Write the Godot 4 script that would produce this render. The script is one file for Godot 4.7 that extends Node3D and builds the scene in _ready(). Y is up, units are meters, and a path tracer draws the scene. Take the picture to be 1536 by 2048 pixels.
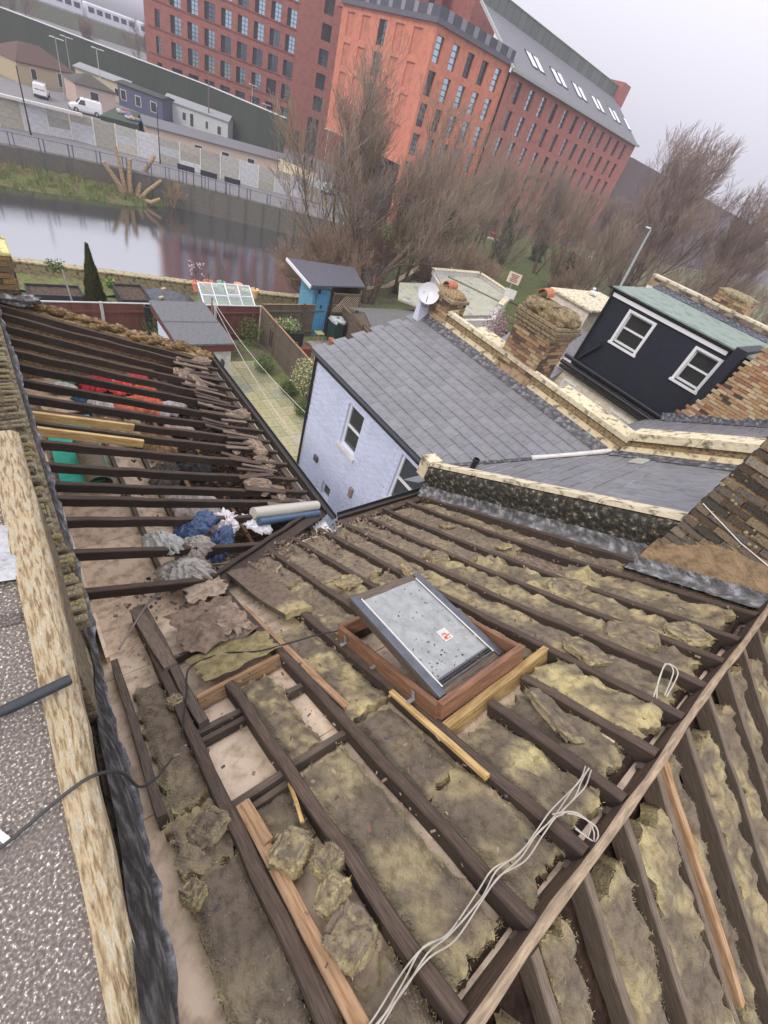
extends Node3D
# A stripped London roof, the neighbours' roofs and gardens, a river and the red brick campus beyond.
# World axes: x along the terrace, -z towards the river, y up; metres.

const EYE := Vector3(0, 8.8, 0)
const GY := -0.8          # garden level
const FY := -3.7          # level of the far bank
const WY := -6.3          # water
var M := {}
var rng := RandomNumberGenerator.new()
var taken := {}
var noi := FastNoiseLite.new()
const ORD := ["first", "second", "third", "fourth", "fifth", "sixth", "seventh", "eighth", "ninth", "tenth", "eleventh", "twelfth", "thirteenth", "fourteenth", "fifteenth", "sixteenth", "seventeenth", "eighteenth", "nineteenth", "twentieth", "twenty-first", "twenty-second", "twenty-third", "twenty-fourth"]

class MB:
	var v := PackedVector3Array()
	var n := PackedVector3Array()
	var c := PackedColorArray()
	var u := PackedVector2Array()
	var col := Color(1, 1, 1)
	func tri(a: Vector3, b: Vector3, d: Vector3) -> void:      # counter-clockwise from outside
		var nn := (b - a).cross(d - a).normalized()
		v.append(a); v.append(d); v.append(b)
		for i in 3:
			n.append(nn); c.append(col)
		u.append(Vector2(0, 0)); u.append(Vector2(0, 1)); u.append(Vector2(1, 0))
	func trin(a: Vector3, b: Vector3, d: Vector3, na: Vector3, nb: Vector3, nd: Vector3, ca: Color, cb: Color, cd: Color) -> void:
		v.append(a); v.append(d); v.append(b)
		n.append(na); n.append(nd); n.append(nb)
		c.append(ca); c.append(cd); c.append(cb)
		u.append(Vector2(0, 0)); u.append(Vector2(0, 1)); u.append(Vector2(1, 0))
	func quad(a: Vector3, b: Vector3, d: Vector3, e: Vector3) -> void:
		var nn := (d - a).cross(e - b).normalized()
		for p in [a, d, b, a, e, d]:
			v.append(p); n.append(nn); c.append(col)
		for p in [Vector2(0, 0), Vector2(1, 1), Vector2(1, 0), Vector2(0, 0), Vector2(0, 1), Vector2(1, 1)]:
			u.append(p)
	func hexa(p: Array) -> void:   # p[0..3] bottom counter-clockwise seen from above, p[4..7] top
		quad(p[3], p[2], p[1], p[0]); quad(p[4], p[5], p[6], p[7])
		for i in 4:
			var j: int = (i + 1) % 4
			quad(p[i], p[j], p[j + 4], p[i + 4])
	func box(ctr: Vector3, s: Vector3, b := Basis()) -> void:
		var h := s / 2
		var p := []
		for y in [-h.y, h.y]:
			p.append(ctr + b * Vector3(-h.x, y, h.z)); p.append(ctr + b * Vector3(h.x, y, h.z))
			p.append(ctr + b * Vector3(h.x, y, -h.z)); p.append(ctr + b * Vector3(-h.x, y, -h.z))
		hexa(p)
	func bbox(a: Vector3, b: Vector3) -> void:
		box((a + b) / 2, (b - a).abs())
	# box with chamfered edges: c metres off every edge
	func cbox(ctr: Vector3, s: Vector3, ch: float, b := Basis()) -> void:
		var h := s / 2
		var f := func(x: float, y: float, z: float) -> Vector3: return ctr + b * Vector3(x * h.x, y * h.y, z * h.z)
		for ax in 3:
			for sg in [-1.0, 1.0]:
				var q := []
				for k in [[-1, -1], [1, -1], [1, 1], [-1, 1]]:
					var w := Vector3()
					w[ax] = sg * h[ax]; w[(ax + 1) % 3] = k[0] * sg * (h[(ax + 1) % 3] - ch); w[(ax + 2) % 3] = k[1] * (h[(ax + 2) % 3] - ch)
					q.append(ctr + b * w)
				quad(q[0], q[1], q[2], q[3])
		for ax in 3:
			var a1 := (ax + 1) % 3
			var a2 := (ax + 2) % 3
			for s1 in [-1.0, 1.0]:
				for s2 in [-1.0, 1.0]:
					var q := []
					for k in [[-1, 0], [1, 0], [1, 1], [-1, 1]]:
						var w := Vector3()
						w[ax] = k[0] * (h[ax] - ch)
						if k[1] == 0:
							w[a1] = s1 * h[a1]; w[a2] = s2 * (h[a2] - ch)
						else:
							w[a1] = s1 * (h[a1] - ch); w[a2] = s2 * h[a2]
						q.append(ctr + b * w)
					if s1 * s2 > 0: quad(q[0], q[1], q[2], q[3])
					else: quad(q[3], q[2], q[1], q[0])
		for sx in [-1.0, 1.0]:
			for sy in [-1.0, 1.0]:
				for sz in [-1.0, 1.0]:
					var a := ctr + b * Vector3(sx * h.x, sy * (h.y - ch), sz * (h.z - ch))
					var d := ctr + b * Vector3(sx * (h.x - ch), sy * h.y, sz * (h.z - ch))
					var e := ctr + b * Vector3(sx * (h.x - ch), sy * (h.y - ch), sz * h.z)
					if sx * sy * sz > 0: tri(a, d, e)
					else: tri(a, e, d)
	# polygon (xz, counter-clockwise seen from above) between two heights
	func prism(poly: PackedVector2Array, y0: float, y1: float) -> void:
		var pl := poly
		if not Geometry2D.is_polygon_clockwise(pl):
			pl = poly.duplicate(); pl.reverse()
		var ix := Geometry2D.triangulate_polygon(pl)
		for i in range(0, ix.size(), 3):
			var a := pl[ix[i]]; var b := pl[ix[i + 1]]; var d := pl[ix[i + 2]]
			if (b - a).cross(d - a) > 0:
				var t := b; b = d; d = t
			tri(Vector3(a.x, y1, a.y), Vector3(b.x, y1, b.y), Vector3(d.x, y1, d.y))
			tri(Vector3(a.x, y0, a.y), Vector3(d.x, y0, d.y), Vector3(b.x, y0, b.y))
		for i in pl.size():
			var a := pl[i]; var b := pl[(i + 1) % pl.size()]
			var q := [Vector3(a.x, y0, a.y), Vector3(b.x, y0, b.y), Vector3(b.x, y1, b.y), Vector3(a.x, y1, a.y)]
			var ctr := Vector3()
			quad(q[0], q[1], q[2], q[3])
	func tube(p: Array, r: Array, sides := 6, caps := true) -> void:
		var rings := []
		var ref := Vector3(0.31, 0.9, 0.22)
		for i in p.size():
			var d: Vector3 = (p[min(i + 1, p.size() - 1)] - p[max(i - 1, 0)]).normalized()
			var a := d.cross(ref)
			if a.length() < 0.15: a = d.cross(Vector3(1, 0.1, 0.2))
			a = a.normalized()
			var b := d.cross(a)
			var ring := []
			for k in sides:
				var t := TAU * k / sides
				ring.append(a * cos(t) + b * sin(t))
			rings.append(ring)
		for i in p.size() - 1:
			for k in sides:
				var j := (k + 1) % sides
				var n0: Vector3 = rings[i][k]; var n1: Vector3 = rings[i][j]; var n2: Vector3 = rings[i + 1][j]; var n3: Vector3 = rings[i + 1][k]
				var a: Vector3 = p[i] + n0 * r[i]; var b: Vector3 = p[i] + n1 * r[i]
				var d: Vector3 = p[i + 1] + n2 * r[i + 1]; var e: Vector3 = p[i + 1] + n3 * r[i + 1]
				trin(a, b, d, n0, n1, n2, col, col, col)
				trin(a, d, e, n0, n2, n3, col, col, col)
		if caps:
			for k in sides:
				var j := (k + 1) % sides
				tri(p[0], p[0] + rings[0][j] * r[0], p[0] + rings[0][k] * r[0])
				var l := p.size() - 1
				tri(p[l], p[l] + rings[l][k] * r[l], p[l] + rings[l][j] * r[l])
	func lathe(ctr: Vector3, prof: Array, sides := 16, b := Basis()) -> void:
		for i in prof.size() - 1:
			var d: Vector2 = prof[i + 1] - prof[i]
			var nr := Vector2(d.y, -d.x).normalized()
			for k in sides:
				var t0 := TAU * k / sides; var t1 := TAU * (k + 1) / sides
				var f := func(q: Vector2, t: float) -> Vector3: return ctr + b * Vector3(q.x * cos(t), q.y, -q.x * sin(t))
				var g := func(t: float) -> Vector3: return b * Vector3(nr.x * cos(t), nr.y, -nr.x * sin(t))
				var a: Vector3 = f.call(prof[i], t0); var e: Vector3 = f.call(prof[i], t1)
				var h: Vector3 = f.call(prof[i + 1], t1); var m: Vector3 = f.call(prof[i + 1], t0)
				var na: Vector3 = g.call(t0); var nb: Vector3 = g.call(t1)
				trin(a, e, h, na, nb, nb, col, col, col)
				trin(a, h, m, na, nb, na, col, col, col)
	# a surface from a grid of points (rows of equal length), smooth; colours per point
	func grid(rows: Array, cols: Array = [], flip := false) -> void:
		var nr := rows.size(); var nc: int = rows[0].size()
		var nn := []
		for i in nr:
			var l := []
			for j in nc:
				var du: Vector3 = rows[min(i + 1, nr - 1)][j] - rows[max(i - 1, 0)][j]
				var dv: Vector3 = rows[i][min(j + 1, nc - 1)] - rows[i][max(j - 1, 0)]
				var q := du.cross(dv).normalized()
				l.append(-q if flip else q)
			nn.append(l)
		for i in nr - 1:
			for j in nc - 1:
				var ca := col; var cb := col; var cd := col; var ce := col
				if cols:
					ca = cols[i][j]; cb = cols[i + 1][j]; cd = cols[i + 1][j + 1]; ce = cols[i][j + 1]
				if flip:
					trin(rows[i][j], rows[i][j + 1], rows[i + 1][j + 1], nn[i][j], nn[i][j + 1], nn[i + 1][j + 1], ca, ce, cd)
					trin(rows[i][j], rows[i + 1][j + 1], rows[i + 1][j], nn[i][j], nn[i + 1][j + 1], nn[i + 1][j], ca, cd, cb)
				else:
					trin(rows[i][j], rows[i + 1][j], rows[i + 1][j + 1], nn[i][j], nn[i + 1][j], nn[i + 1][j + 1], ca, cb, cd)
					trin(rows[i][j], rows[i + 1][j + 1], rows[i][j + 1], nn[i][j], nn[i + 1][j + 1], nn[i][j + 1], ca, cd, ce)
	# irregular lump: a ball of noise
	func lump(ctr: Vector3, s: Vector3, seed_: int, rough := 0.35, b := Basis(), cols: Array = [], nu := 14, nv := 9, fq := 1.1) -> void:
		var f := FastNoiseLite.new(); f.seed = seed_; f.frequency = fq; f.fractal_octaves = 4
		if fq > 1.9: f.fractal_type = FastNoiseLite.FRACTAL_RIDGED
		var rows := []; var cc := []
		for i in nv + 1:
			var ph := PI * i / nv
			var l := []; var lc := []
			for j in nu + 1:
				var t := TAU * (j % nu) / nu
				var d := Vector3(sin(ph) * cos(t), cos(ph), -sin(ph) * sin(t))
				var q := d.sign() * Vector3(pow(absf(d.x), 0.75), pow(absf(d.y), 0.75), pow(absf(d.z), 0.75))
				var k := 1.0 + rough * f.get_noise_3d(d.x * 1.3, d.y * 1.3, d.z * 1.3) * 2.0
				l.append(ctr + b * (q * s * 0.5 * k))
				if cols:
					lc.append((cols[0] as Color).lerp(cols[1], clampf(0.5 + 1.4 * f.get_noise_3d(d.x * 2 + 5, d.y * 2, d.z * 2), 0, 1)))
			rows.append(l); cc.append(lc)
		grid(rows, cc if cols else [])
	func mesh(m: Material = null) -> ArrayMesh:
		var a := []
		a.resize(Mesh.ARRAY_MAX)
		a[Mesh.ARRAY_VERTEX] = v; a[Mesh.ARRAY_NORMAL] = n; a[Mesh.ARRAY_COLOR] = c; a[Mesh.ARRAY_TEX_UV] = u
		var am := ArrayMesh.new()
		am.add_surface_from_arrays(Mesh.PRIMITIVE_TRIANGLES, a)
		if m: am.surface_set_material(0, m)
		return am

func numbered(s: String) -> String:
	if not taken.has(s):
		taken[s] = 0
		return s
	taken[s] += 1
	return "%s_%03d" % [s, taken[s]]

func tag(o: Node, label: String, category: String, group := "") -> void:
	o.set_meta("label", label); o.set_meta("category", category)
	if group: o.set_meta("group", group)

func thing(called: String, label: String, category: String, at: Vector3, group := "") -> Node3D:
	var o := Node3D.new(); o.name = numbered(called)
	add_child(o); o.position = at
	tag(o, label, category, group)
	return o

# one mesh in world coordinates, under parent
func obj(called: String, mb: MB, m: Material, parent: Node3D = self) -> MeshInstance3D:
	var o := MeshInstance3D.new()
	o.name = numbered(called) if parent == self else called
	o.mesh = mb.mesh(m)
	parent.add_child(o, true)
	if parent != self: o.position = -parent.global_position
	return o

func put(called: String, me: Mesh, t: Transform3D, parent: Node3D) -> MeshInstance3D:
	var o := MeshInstance3D.new()
	o.name = numbered(called) if parent == self else called
	o.mesh = me
	parent.add_child(o, true)
	if parent != self: t.origin -= parent.global_position
	o.transform = t
	return o

func struct(called: String, mb: MB, m: Material) -> MeshInstance3D:
	var o := obj(called, mb, m); o.set_meta("kind", "structure"); return o

func stuff(called: String, mb: MB, m: Material, parent: Node3D) -> MeshInstance3D:
	var o := obj(called, mb, m, parent); o.set_meta("kind", "stuff"); return o

func frame(d: Vector3, up: Vector3) -> Basis:
	var x := d.normalized()
	var z := x.cross(up).normalized()
	return Basis(x, z.cross(x).normalized(), z)

# a sawn timber from a to b; its upper face is centred on the line a-b
func timber(called: String, a: Vector3, b: Vector3, w: float, h: float, up: Vector3, m: Material, parent: Node3D, sag := 0.0, wob := 0.004, tone := 1.0) -> MeshInstance3D:
	var len := a.distance_to(b)
	var bs := frame(b - a, up)
	var x0 := rng.randf() * 40.0
	var mb := MB.new()
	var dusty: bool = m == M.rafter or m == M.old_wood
	var segs := int(clamp(len / 0.2, 2, 18))
	var sec := []
	var ch := minf(w, h) * 0.11
	var prof := [Vector2(-w / 2 + ch, 0), Vector2(w / 2 - ch, 0), Vector2(w / 2, -ch), Vector2(w / 2, -h), Vector2(-w / 2, -h), Vector2(-w / 2, -ch)]
	for i in segs + 1:
		var t := float(i) / segs
		var off := Vector2(rng.randf_range(-wob, wob), rng.randf_range(-wob, wob) - sag * sin(PI * t))
		var l := []
		for q in prof:
			l.append(Vector3(x0 + t * len, q.y + off.y + rng.randf_range(-wob, wob) * 0.5, q.x + off.x + rng.randf_range(-wob, wob) * 0.5))
		sec.append(l)
	for i in segs:
		var cc := Color(tone, tone, tone) * rng.randf_range(0.93, 1.07)
		for k in 6:
			var j := (k + 1) % 6
			mb.col = cc * (1.0 if not dusty else (.92 if k == 0 else (.74 if k in [1, 5] else .5)))  # dust pales the top face; shade of the gaps is painted into the sides
			mb.quad(sec[i][k], sec[i][j], sec[i + 1][j], sec[i + 1][k])
	for k in range(1, 5):
		mb.tri(sec[0][0], sec[0][k + 1], sec[0][k]); mb.tri(sec[segs][0], sec[segs][k], sec[segs][k + 1])
	return put(called, mb.mesh(m), Transform3D(bs, a - bs.x * x0), parent)

# ---------------------------------------------------------------- materials
func ramp(stops: Array) -> Gradient:
	var g := Gradient.new()
	var o := PackedFloat32Array(); var c := PackedColorArray()
	for s in stops:
		o.append(s[0]); c.append((s[1] as Color).linear_to_srgb())
	g.offsets = o; g.colors = c
	return g

func ntex(sd: int, freq: float, stops: Array, oct := 5, size := 512, typ := FastNoiseLite.TYPE_SIMPLEX_SMOOTH, ret := -1) -> NoiseTexture2D:
	var f := FastNoiseLite.new()
	f.seed = sd; f.frequency = freq; f.fractal_octaves = oct; f.noise_type = typ; f.fractal_gain = 0.6
	if ret >= 0: f.cellular_return_type = ret
	var t := NoiseTexture2D.new()
	t.width = size; t.height = size; t.seamless = true; t.noise = f
	t.color_ramp = ramp(stops)
	return t

func nrm(sd: int, freq: float, strength: float, oct := 4, size := 512, typ := FastNoiseLite.TYPE_SIMPLEX_SMOOTH) -> NoiseTexture2D:
	var f := FastNoiseLite.new()
	f.seed = sd; f.frequency = freq; f.fractal_octaves = oct; f.noise_type = typ; f.fractal_gain = 0.6
	var t := NoiseTexture2D.new()
	t.width = size; t.height = size; t.seamless = true; t.noise = f
	t.as_normal_map = true; t.bump_strength = strength
	return t

func mat(key: String, c: Color, tex: Texture2D, scale: Vector3, rough: float, normal: Texture2D = null, ns := 1.0, metal := 0.0) -> StandardMaterial3D:
	var m := StandardMaterial3D.new()
	m.resource_name = key
	m.albedo_color = c.linear_to_srgb()
	m.albedo_texture = tex
	m.roughness = rough; m.metallic = metal
	m.vertex_color_use_as_albedo = true
	m.uv1_triplanar = true; m.uv1_scale = scale; m.uv1_triplanar_sharpness = 6.0
	if normal:
		m.normal_enabled = true; m.normal_texture = normal; m.normal_scale = ns
	M[key] = m
	return m

func L(r: float, g: float, b: float) -> Color: return Color(r, g, b)

func _ready() -> void:
	rng.seed = 7
	noi.seed = 11; noi.frequency = 1.0; noi.fractal_octaves = 3
	# camera
	var cam := Camera3D.new()
	cam.name = "camera"
	cam.fov = 100.15
	cam.near = 0.05; cam.far = 900.0
	cam.transform = Transform3D(Basis(Vector3(0.779405, 0.272224, 0.564288), Vector3(0.245448, 0.696005, -0.674784), Vector3(-0.576440, 0.664433, 0.475653)), EYE)
	add_child(cam)
	cam.current = true
	# overcast sky
	var we := WorldEnvironment.new(); we.name = "world"
	var env := Environment.new()
	env.background_mode = Environment.BG_SKY
	var sk := Sky.new(); var ps := ProceduralSkyMaterial.new()
	ps.sky_top_color = Color(1.22, 1.21, 1.25); ps.sky_horizon_color = Color(0.80, 0.79, 0.84); ps.sky_curve = 0.30
	ps.ground_bottom_color = Color(0.30, 0.29, 0.28); ps.ground_horizon_color = Color(0.62, 0.61, 0.62)
	ps.sky_energy_multiplier = 1.0
	ps.sun_angle_max = 1.0
	sk.sky_material = ps; env.sky = sk
	env.tonemap_mode = Environment.TONE_MAPPER_LINEAR
	env.tonemap_exposure = 1.06
	env.sdfgi_enabled = true; env.ssao_enabled = true; env.ssil_enabled = true
	env.fog_enabled = true; env.fog_density = 0.0011; env.fog_light_color = Color(0.80, 0.80, 0.86)
	we.environment = env
	add_child(we)
	var sun := DirectionalLight3D.new(); sun.name = "sun"
	sun.light_energy = 0.5; sun.light_color = Color(1.0, 0.96, 0.9); sun.light_angular_distance = 14.0; sun.shadow_enabled = true
	sun.basis = Basis.looking_at(Vector3(0.72, -0.78, -0.22))
	add_child(sun)
	materials()
	ground_and_water()
	our_house()
	loose_things_on_roof()
	party_walls()
	lilac_house()
	far_party_wall()
	dark_house()
	gardens()
	far_bank()
	campus()
	trees()

func materials() -> void:
	var wn := nrm(3, 0.012, 6.0)
	var fine := nrm(5, 0.05, 7.0)
	var rough := nrm(8, 0.02, 10.0)
	var white := ntex(2, 0.02, [[0.0, L(.62, .62, .62)], [0.5, L(.86, .86, .86)], [1.0, L(1, 1, 1)]])
	var wood := ntex(21, 0.02, [[0.0, L(.36, .35, .34)], [0.4, L(.6, .58, .56)], [0.6, L(.75, .73, .7)], [0.8, L(.92, .9, .87)], [1.0, L(1, 1, 1)]])
	var pinet := ntex(22, 0.02, [[0.0, L(.5, .38, .24)], [0.42, L(.82, .74, .6)], [0.6, L(1, .95, .86)], [1.0, L(1.05, 1.02, .98)]])
	var dirt := ntex(23, 0.014, [[0.0, L(.3, .28, .26)], [0.4, L(.6, .58, .56)], [0.58, L(.82, .81, .8)], [0.8, L(1, 1, .96)], [1.0, L(1, 1, 1)]])
	var speck := ntex(24, 0.06, [[0.0, L(1, 1, 1)], [0.55, L(1, 1, 1)], [0.72, L(.6, .58, .55)], [0.85, L(.25, .22, .2)], [1.0, L(.2, .18, .16)]], 4)
	mat("rafter", L(.135, .096, .074), wood, Vector3(0.5, 9.0, 9.0), 0.88, wn, 0.45)
	mat("old_wood", L(.26, .205, .16), wood, Vector3(0.5, 9.0, 9.0), 0.88, wn, 0.45)
	mat("tan_wood", L(.46, .31, .20), pinet, Vector3(0.35, 5.0, 5.0), 0.8, wn, 0.6)
	mat("pine", L(.72, .53, .26), pinet, Vector3(0.35, 5.0, 5.0), 0.75, wn, 0.35)
	mat("red_wood", L(.33, .17, .10), wood, Vector3(0.35, 5.0, 5.0), 0.7, wn, 0.6)
	mat("worn_ridge", L(.45, .35, .26), wood, Vector3(0.5, 4.0, 4.0), 0.85, wn, 0.9)
	mat("wool", L(1, 1, 1), ntex(23, 0.022, [[0.0, L(.5, .48, .46)], [0.4, L(.82, .8, .78)], [0.58, L(1, 1, 1)], [0.8, L(1.15, 1.14, 1.08)], [1.0, L(1.4, 1.36, 1.25)]], 6), Vector3(1.3, 1.3, 1.3), 0.97, nrm(31, 0.10, 6.0, 4), 0.8)
	mat("plasterboard", L(.78, .62, .46), ntex(26, 0.012, [[0.0, L(.45, .42, .4)], [0.4, L(.85, .83, .8)], [0.6, L(1, 1, 1)], [1.0, L(1.08, 1.06, 1.02)]]), Vector3(0.9, 0.9, 0.9), 0.9, fine, 0.25)
	mat("dust", L(.30, .225, .165), dirt, Vector3(2.2, 2.2, 2.2), 0.95, rough, 1.2)
	mat("teal_board", L(.06, .60, .46), ntex(27, 0.02, [[0.0, L(.35, .4, .4)], [0.3, L(.85, .85, .85)], [1.0, L(1, 1, 1)]]), Vector3(0.6, 0.6, 0.6), 0.7)
	mat("lead", L(.40, .40, .415), ntex(28, 0.016, [[0.0, L(.13, .125, .12)], [0.4, L(.26, .255, .25)], [0.55, L(.42, .42, .42)], [0.68, L(.62, .62, .63)], [0.8, L(.95, .95, .95)], [1.0, L(1, 1, 1)]], 6), Vector3(1.1, 1.1, 0.8), 0.55, nrm(8, 0.02, 10.0), 0.9, 0.2)
	mat("felt", L(1, 1, 1), ntex(29, 0.085, [[0.0, L(.07, .058, .052)], [0.45, L(.135, .113, .10)], [0.66, L(.22, .19, .165)], [0.74, L(.30, .27, .23)], [0.785, L(.80, .78, .70)], [1.0, L(.92, .9, .83)]], 5, 1024), Vector3(0.75, 0.75, 0.75), 0.7, nrm(30, 0.06, 9.0, 3), 0.25)
	mat("coping_wood", L(1, 1, 1), ntex(32, 0.022, [[0.0, L(.12, .09, .06)], [0.3, L(.26, .19, .11)], [0.45, L(.39, .30, .18)], [0.58, L(.47, .38, .24)], [0.7, L(.38, .35, .26)], [0.85, L(.5, .46, .37)], [1.0, L(.6, .57, .48)]], 6), Vector3(4.5, 4.5, 0.7), 0.92, rough, 1.4)
	mat("moss_brick", L(1, 1, 1), ntex(33, 0.02, [[0.0, L(.09, .075, .06)], [0.4, L(.25, .20, .14)], [0.55, L(.36, .29, .19)], [0.7, L(.28, .265, .14)], [1.0, L(.5, .45, .35)]]), Vector3(1.1, 1.1, 1.1), 0.95, rough, 1.2)
	mat("mortar", L(.48, .39, .27), dirt, Vector3(2, 2, 2), 0.95, rough, 0.9)
	mat("stock_brick", L(1, 1, 1), ntex(34, 0.03, [[0.0, L(.3, .28, .27)], [0.4, L(.8, .8, .8)], [0.6, L(1, 1, 1)], [1.0, L(1.35, 1.3, 1.2)]]), Vector3(3, 3, 3), 0.92, rough, 0.7)
	mat("stone", L(.68, .61, .47), ntex(35, 0.010, [[0.0, L(.15, .15, .13)], [0.3, L(.42, .41, .37)], [0.42, L(.85, .84, .8)], [0.6, L(1.02, 1.0, .96)], [0.8, L(1.06, 1.02, .92)], [1.0, L(.82, .68, .45)]], 6), Vector3(0.9, 0.9, 0.9), 0.9, rough, 0.4)
	mat("black_render", L(1, 1, 1), ntex(36, 0.02, [[0.0, L(.014, .013, .012)], [0.5, L(.04, .037, .03)], [0.68, L(.10, .09, .065)], [0.80, L(.2, .18, .14)], [0.9, L(.55, .53, .46)], [1.0, L(.7, .68, .6)]], 6), Vector3(1.0, 1.0, 1.0), 0.95, rough, 1.4)
	mat("brown_render", L(.34, .24, .14), ntex(37, 0.012, [[0.0, L(.35, .35, .35)], [0.5, L(.9, .9, .9)], [1.0, L(1.5, 1.4, 1.3)]]), Vector3(0.8, 0.8, 0.8), 0.92, rough, 0.5)
	mat("slate", L(.60, .605, .65), ntex(38, 0.012, [[0.0, L(.62, .62, .6)], [0.38, L(.88, .88, .88)], [0.55, L(.98, .98, .98)], [0.8, L(1.0, 1.0, 1.0)], [1.0, L(1.0, 1.0, .98)]], 6), Vector3(0.8, 0.8, 0.8), 0.62, fine, 0.2)
	mat("lilac_paint", L(.64, .69, .87), ntex(2, 0.02, [[0.0, L(.9, .9, .91)], [1.0, L(1, 1, 1)]]), Vector3(0.5, 0.5, 0.5), 0.75, fine, 0.2)
	mat("white_plastic", L(.78, .79, .82), null, Vector3.ONE, 0.4)
	mat("white_paint", L(.72, .70, .68), white, Vector3(0.5, 0.5, 0.5), 0.6)
	mat("black_plastic", L(.018, .018, .021), null, Vector3.ONE, 0.38)
	mat("gutter_plastic", L(.05, .062, .075), white, Vector3(2, 2, 2), 0.32)
	mat("dark_glass", L(.03, .036, .04), null, Vector3.ONE, 0.06, null, 1, 0.0)
	M.dark_glass.metallic_specular = 0.9
	mat("navy_paint", L(.014, .018, .032), white, Vector3(0.5, 0.5, 0.5), 0.6, fine, 0.2)
	mat("cream_paint", L(.82, .74, .62), white, Vector3(0.5, 0.5, 0.5), 0.8, fine, 0.3)
	mat("grey_felt", L(.17, .175, .19), white, Vector3(0.6, 0.6, 0.6), 0.8, fine, 0.5)
	mat("green_felt", L(.24, .29, .27), ntex(39, 0.01, [[0.0, L(.5, .6, .45)], [0.5, L(.95, .98, .95)], [1.0, L(1.3, 1.3, 1.3)]]), Vector3(0.4, 0.4, 0.4), 0.8, fine, 0.5)
	mat("mossy_felt", L(1, 1, 1), ntex(40, 0.01, [[0.0, L(.18, .19, .17)], [0.4, L(.38, .39, .35)], [0.55, L(.43, .42, .33)], [0.75, L(.34, .34, .2)], [1.0, L(.5, .5, .46)]]), Vector3(0.22, 0.22, 0.22), 0.85, fine, 0.4)
	mat("terracotta", L(.62, .24, .13), dirt, Vector3(3, 3, 3), 0.85, fine, 0.4)
	mat("concrete", L(.68, .68, .67), ntex(41, 0.012, [[0.0, L(.78, .77, .73)], [0.5, L(.95, .95, .94)], [1.0, L(1.08, 1.08, 1.08)]]), Vector3(0.3, 0.3, 0.3), 0.92, fine, 0.15)
	mat("fence_wood", L(.205, .168, .132), wood, Vector3(2.0, 0.3, 2.0), 0.92, wn, 0.6)
	mat("red_fence", L(.16, .06, .047), ntex(42, 0.02, [[0.0, L(.75, .75, .75)], [1.0, L(1.15, 1.15, 1.15)]]), Vector3(2, 0.3, 2), 0.85)
	mat("soil", L(.12, .085, .06), dirt, Vector3(0.9, 0.9, 0.9), 0.97, rough, 1.2)
	mat("garden", L(1, 1, 1), ntex(43, 0.012, [[0.0, L(.08, .07, .045)], [0.42, L(.17, .145, .10)], [0.55, L(.15, .18, .065)], [0.75, L(.11, .17, .05)], [1.0, L(.25, .22, .15)]]), Vector3(0.16, 0.16, 0.16), 0.97, rough, 1.0)
	mat("tarmac", L(.24, .235, .24), white, Vector3(0.15, 0.15, 0.15), 0.92, fine, 0.3)
	mat("paving", L(1, 1, 1), ntex(44, 0.015, [[0.0, L(.6, .62, .5)], [0.5, L(.92, .92, .88)], [1.0, L(1.15, 1.15, 1.1)]]), Vector3(0.8, 0.8, 0.8), 0.9, fine, 0.3)
	mat("bark", L(.52, .43, .35), dirt, Vector3(1.2, 0.5, 1.2), 0.95, rough, 0.9)
	mat("twig", L(.36, .30, .255), null, Vector3.ONE, 0.95)
	mat("leaf", L(1, 1, 1), null, Vector3.ONE, 0.7)
	M.leaf.backlight = Color(0.12, 0.16, 0.06)
	mat("plain", L(1, 1, 1), white, Vector3(0.7, 0.7, 0.7), 0.75)
	mat("gloss", L(1, 1, 1), null, Vector3.ONE, 0.28)
	mat("brickwork", L(1, 1, 1), ntex(45, 0.016, [[0.0, L(.7, .66, .64)], [0.4, L(.93, .92, .91)], [0.6, L(1.0, 1.0, 1.0)], [1.0, L(1.2, 1.22, 1.24)]], 6), Vector3(0.11, 0.11, 0.11), 0.9, fine, 0.3)
	mat("steel", L(.42, .44, .46), white, Vector3(1, 1, 1), 0.4, null, 1, 0.6)
	mat("blue_glass", L(.50, .68, .78), null, Vector3.ONE, 0.06, null, 1, 0.85)
	mat("mid_glass", L(.16, .21, .24), null, Vector3.ONE, 0.08, null, 1, 0.7)
	mat("foil", L(.55, .55, .56), white, Vector3(3, 3, 3), 0.3, wn, 1.0, 0.7)
	var w := mat("water", L(.50, .52, .54), null, Vector3(0.8, 0.8, 0.8), 0.06, nrm(50, 0.02, 1.6, 3), 0.3, 0.97)
	w.metallic_specular = 0.75
	var g := mat("clear_glass", L(.7, .8, .78), null, Vector3.ONE, 0.04)
	g.transparency = BaseMaterial3D.TRANSPARENCY_ALPHA; g.albedo_color = Color(.7, .8, .78, .22)
	var g2 := mat("dusty_glass", L(1, 1, 1), ntex(51, 0.012, [[0.0, L(.20, .22, .22)], [0.5, L(.28, .30, .30)], [1.0, L(.36, .38, .38)]]), Vector3(1.2, 1.2, 1.2), 0.12, null)
	g2.metallic_specular = 0.7
	var sp := mat("tarp", L(.09, .10, .125), white, Vector3(1, 1, 1), 0.35, rough, 0.8)
	sp.cull_mode = BaseMaterial3D.CULL_DISABLED
	M.leaf.cull_mode = BaseMaterial3D.CULL_DISABLED

func sagf(x: float, z: float) -> float:
	return 0.055 * sin(PI * clampf((z + 2.95) / 3.55, 0, 1)) * smoothstep(1.9, 3.2, x) * (1.0 - 0.5 * smoothstep(3.7, 4.3, x))

# a point on the stripped rear slope: h metres above the tops of the rafters
func rp(x: float, z: float, h := 0.0) -> Vector3:
	return Vector3(x, 8.8 - 2.303 + 0.583 * z - sagf(x, z) + h * 0.864, z - h * 0.504)

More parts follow.
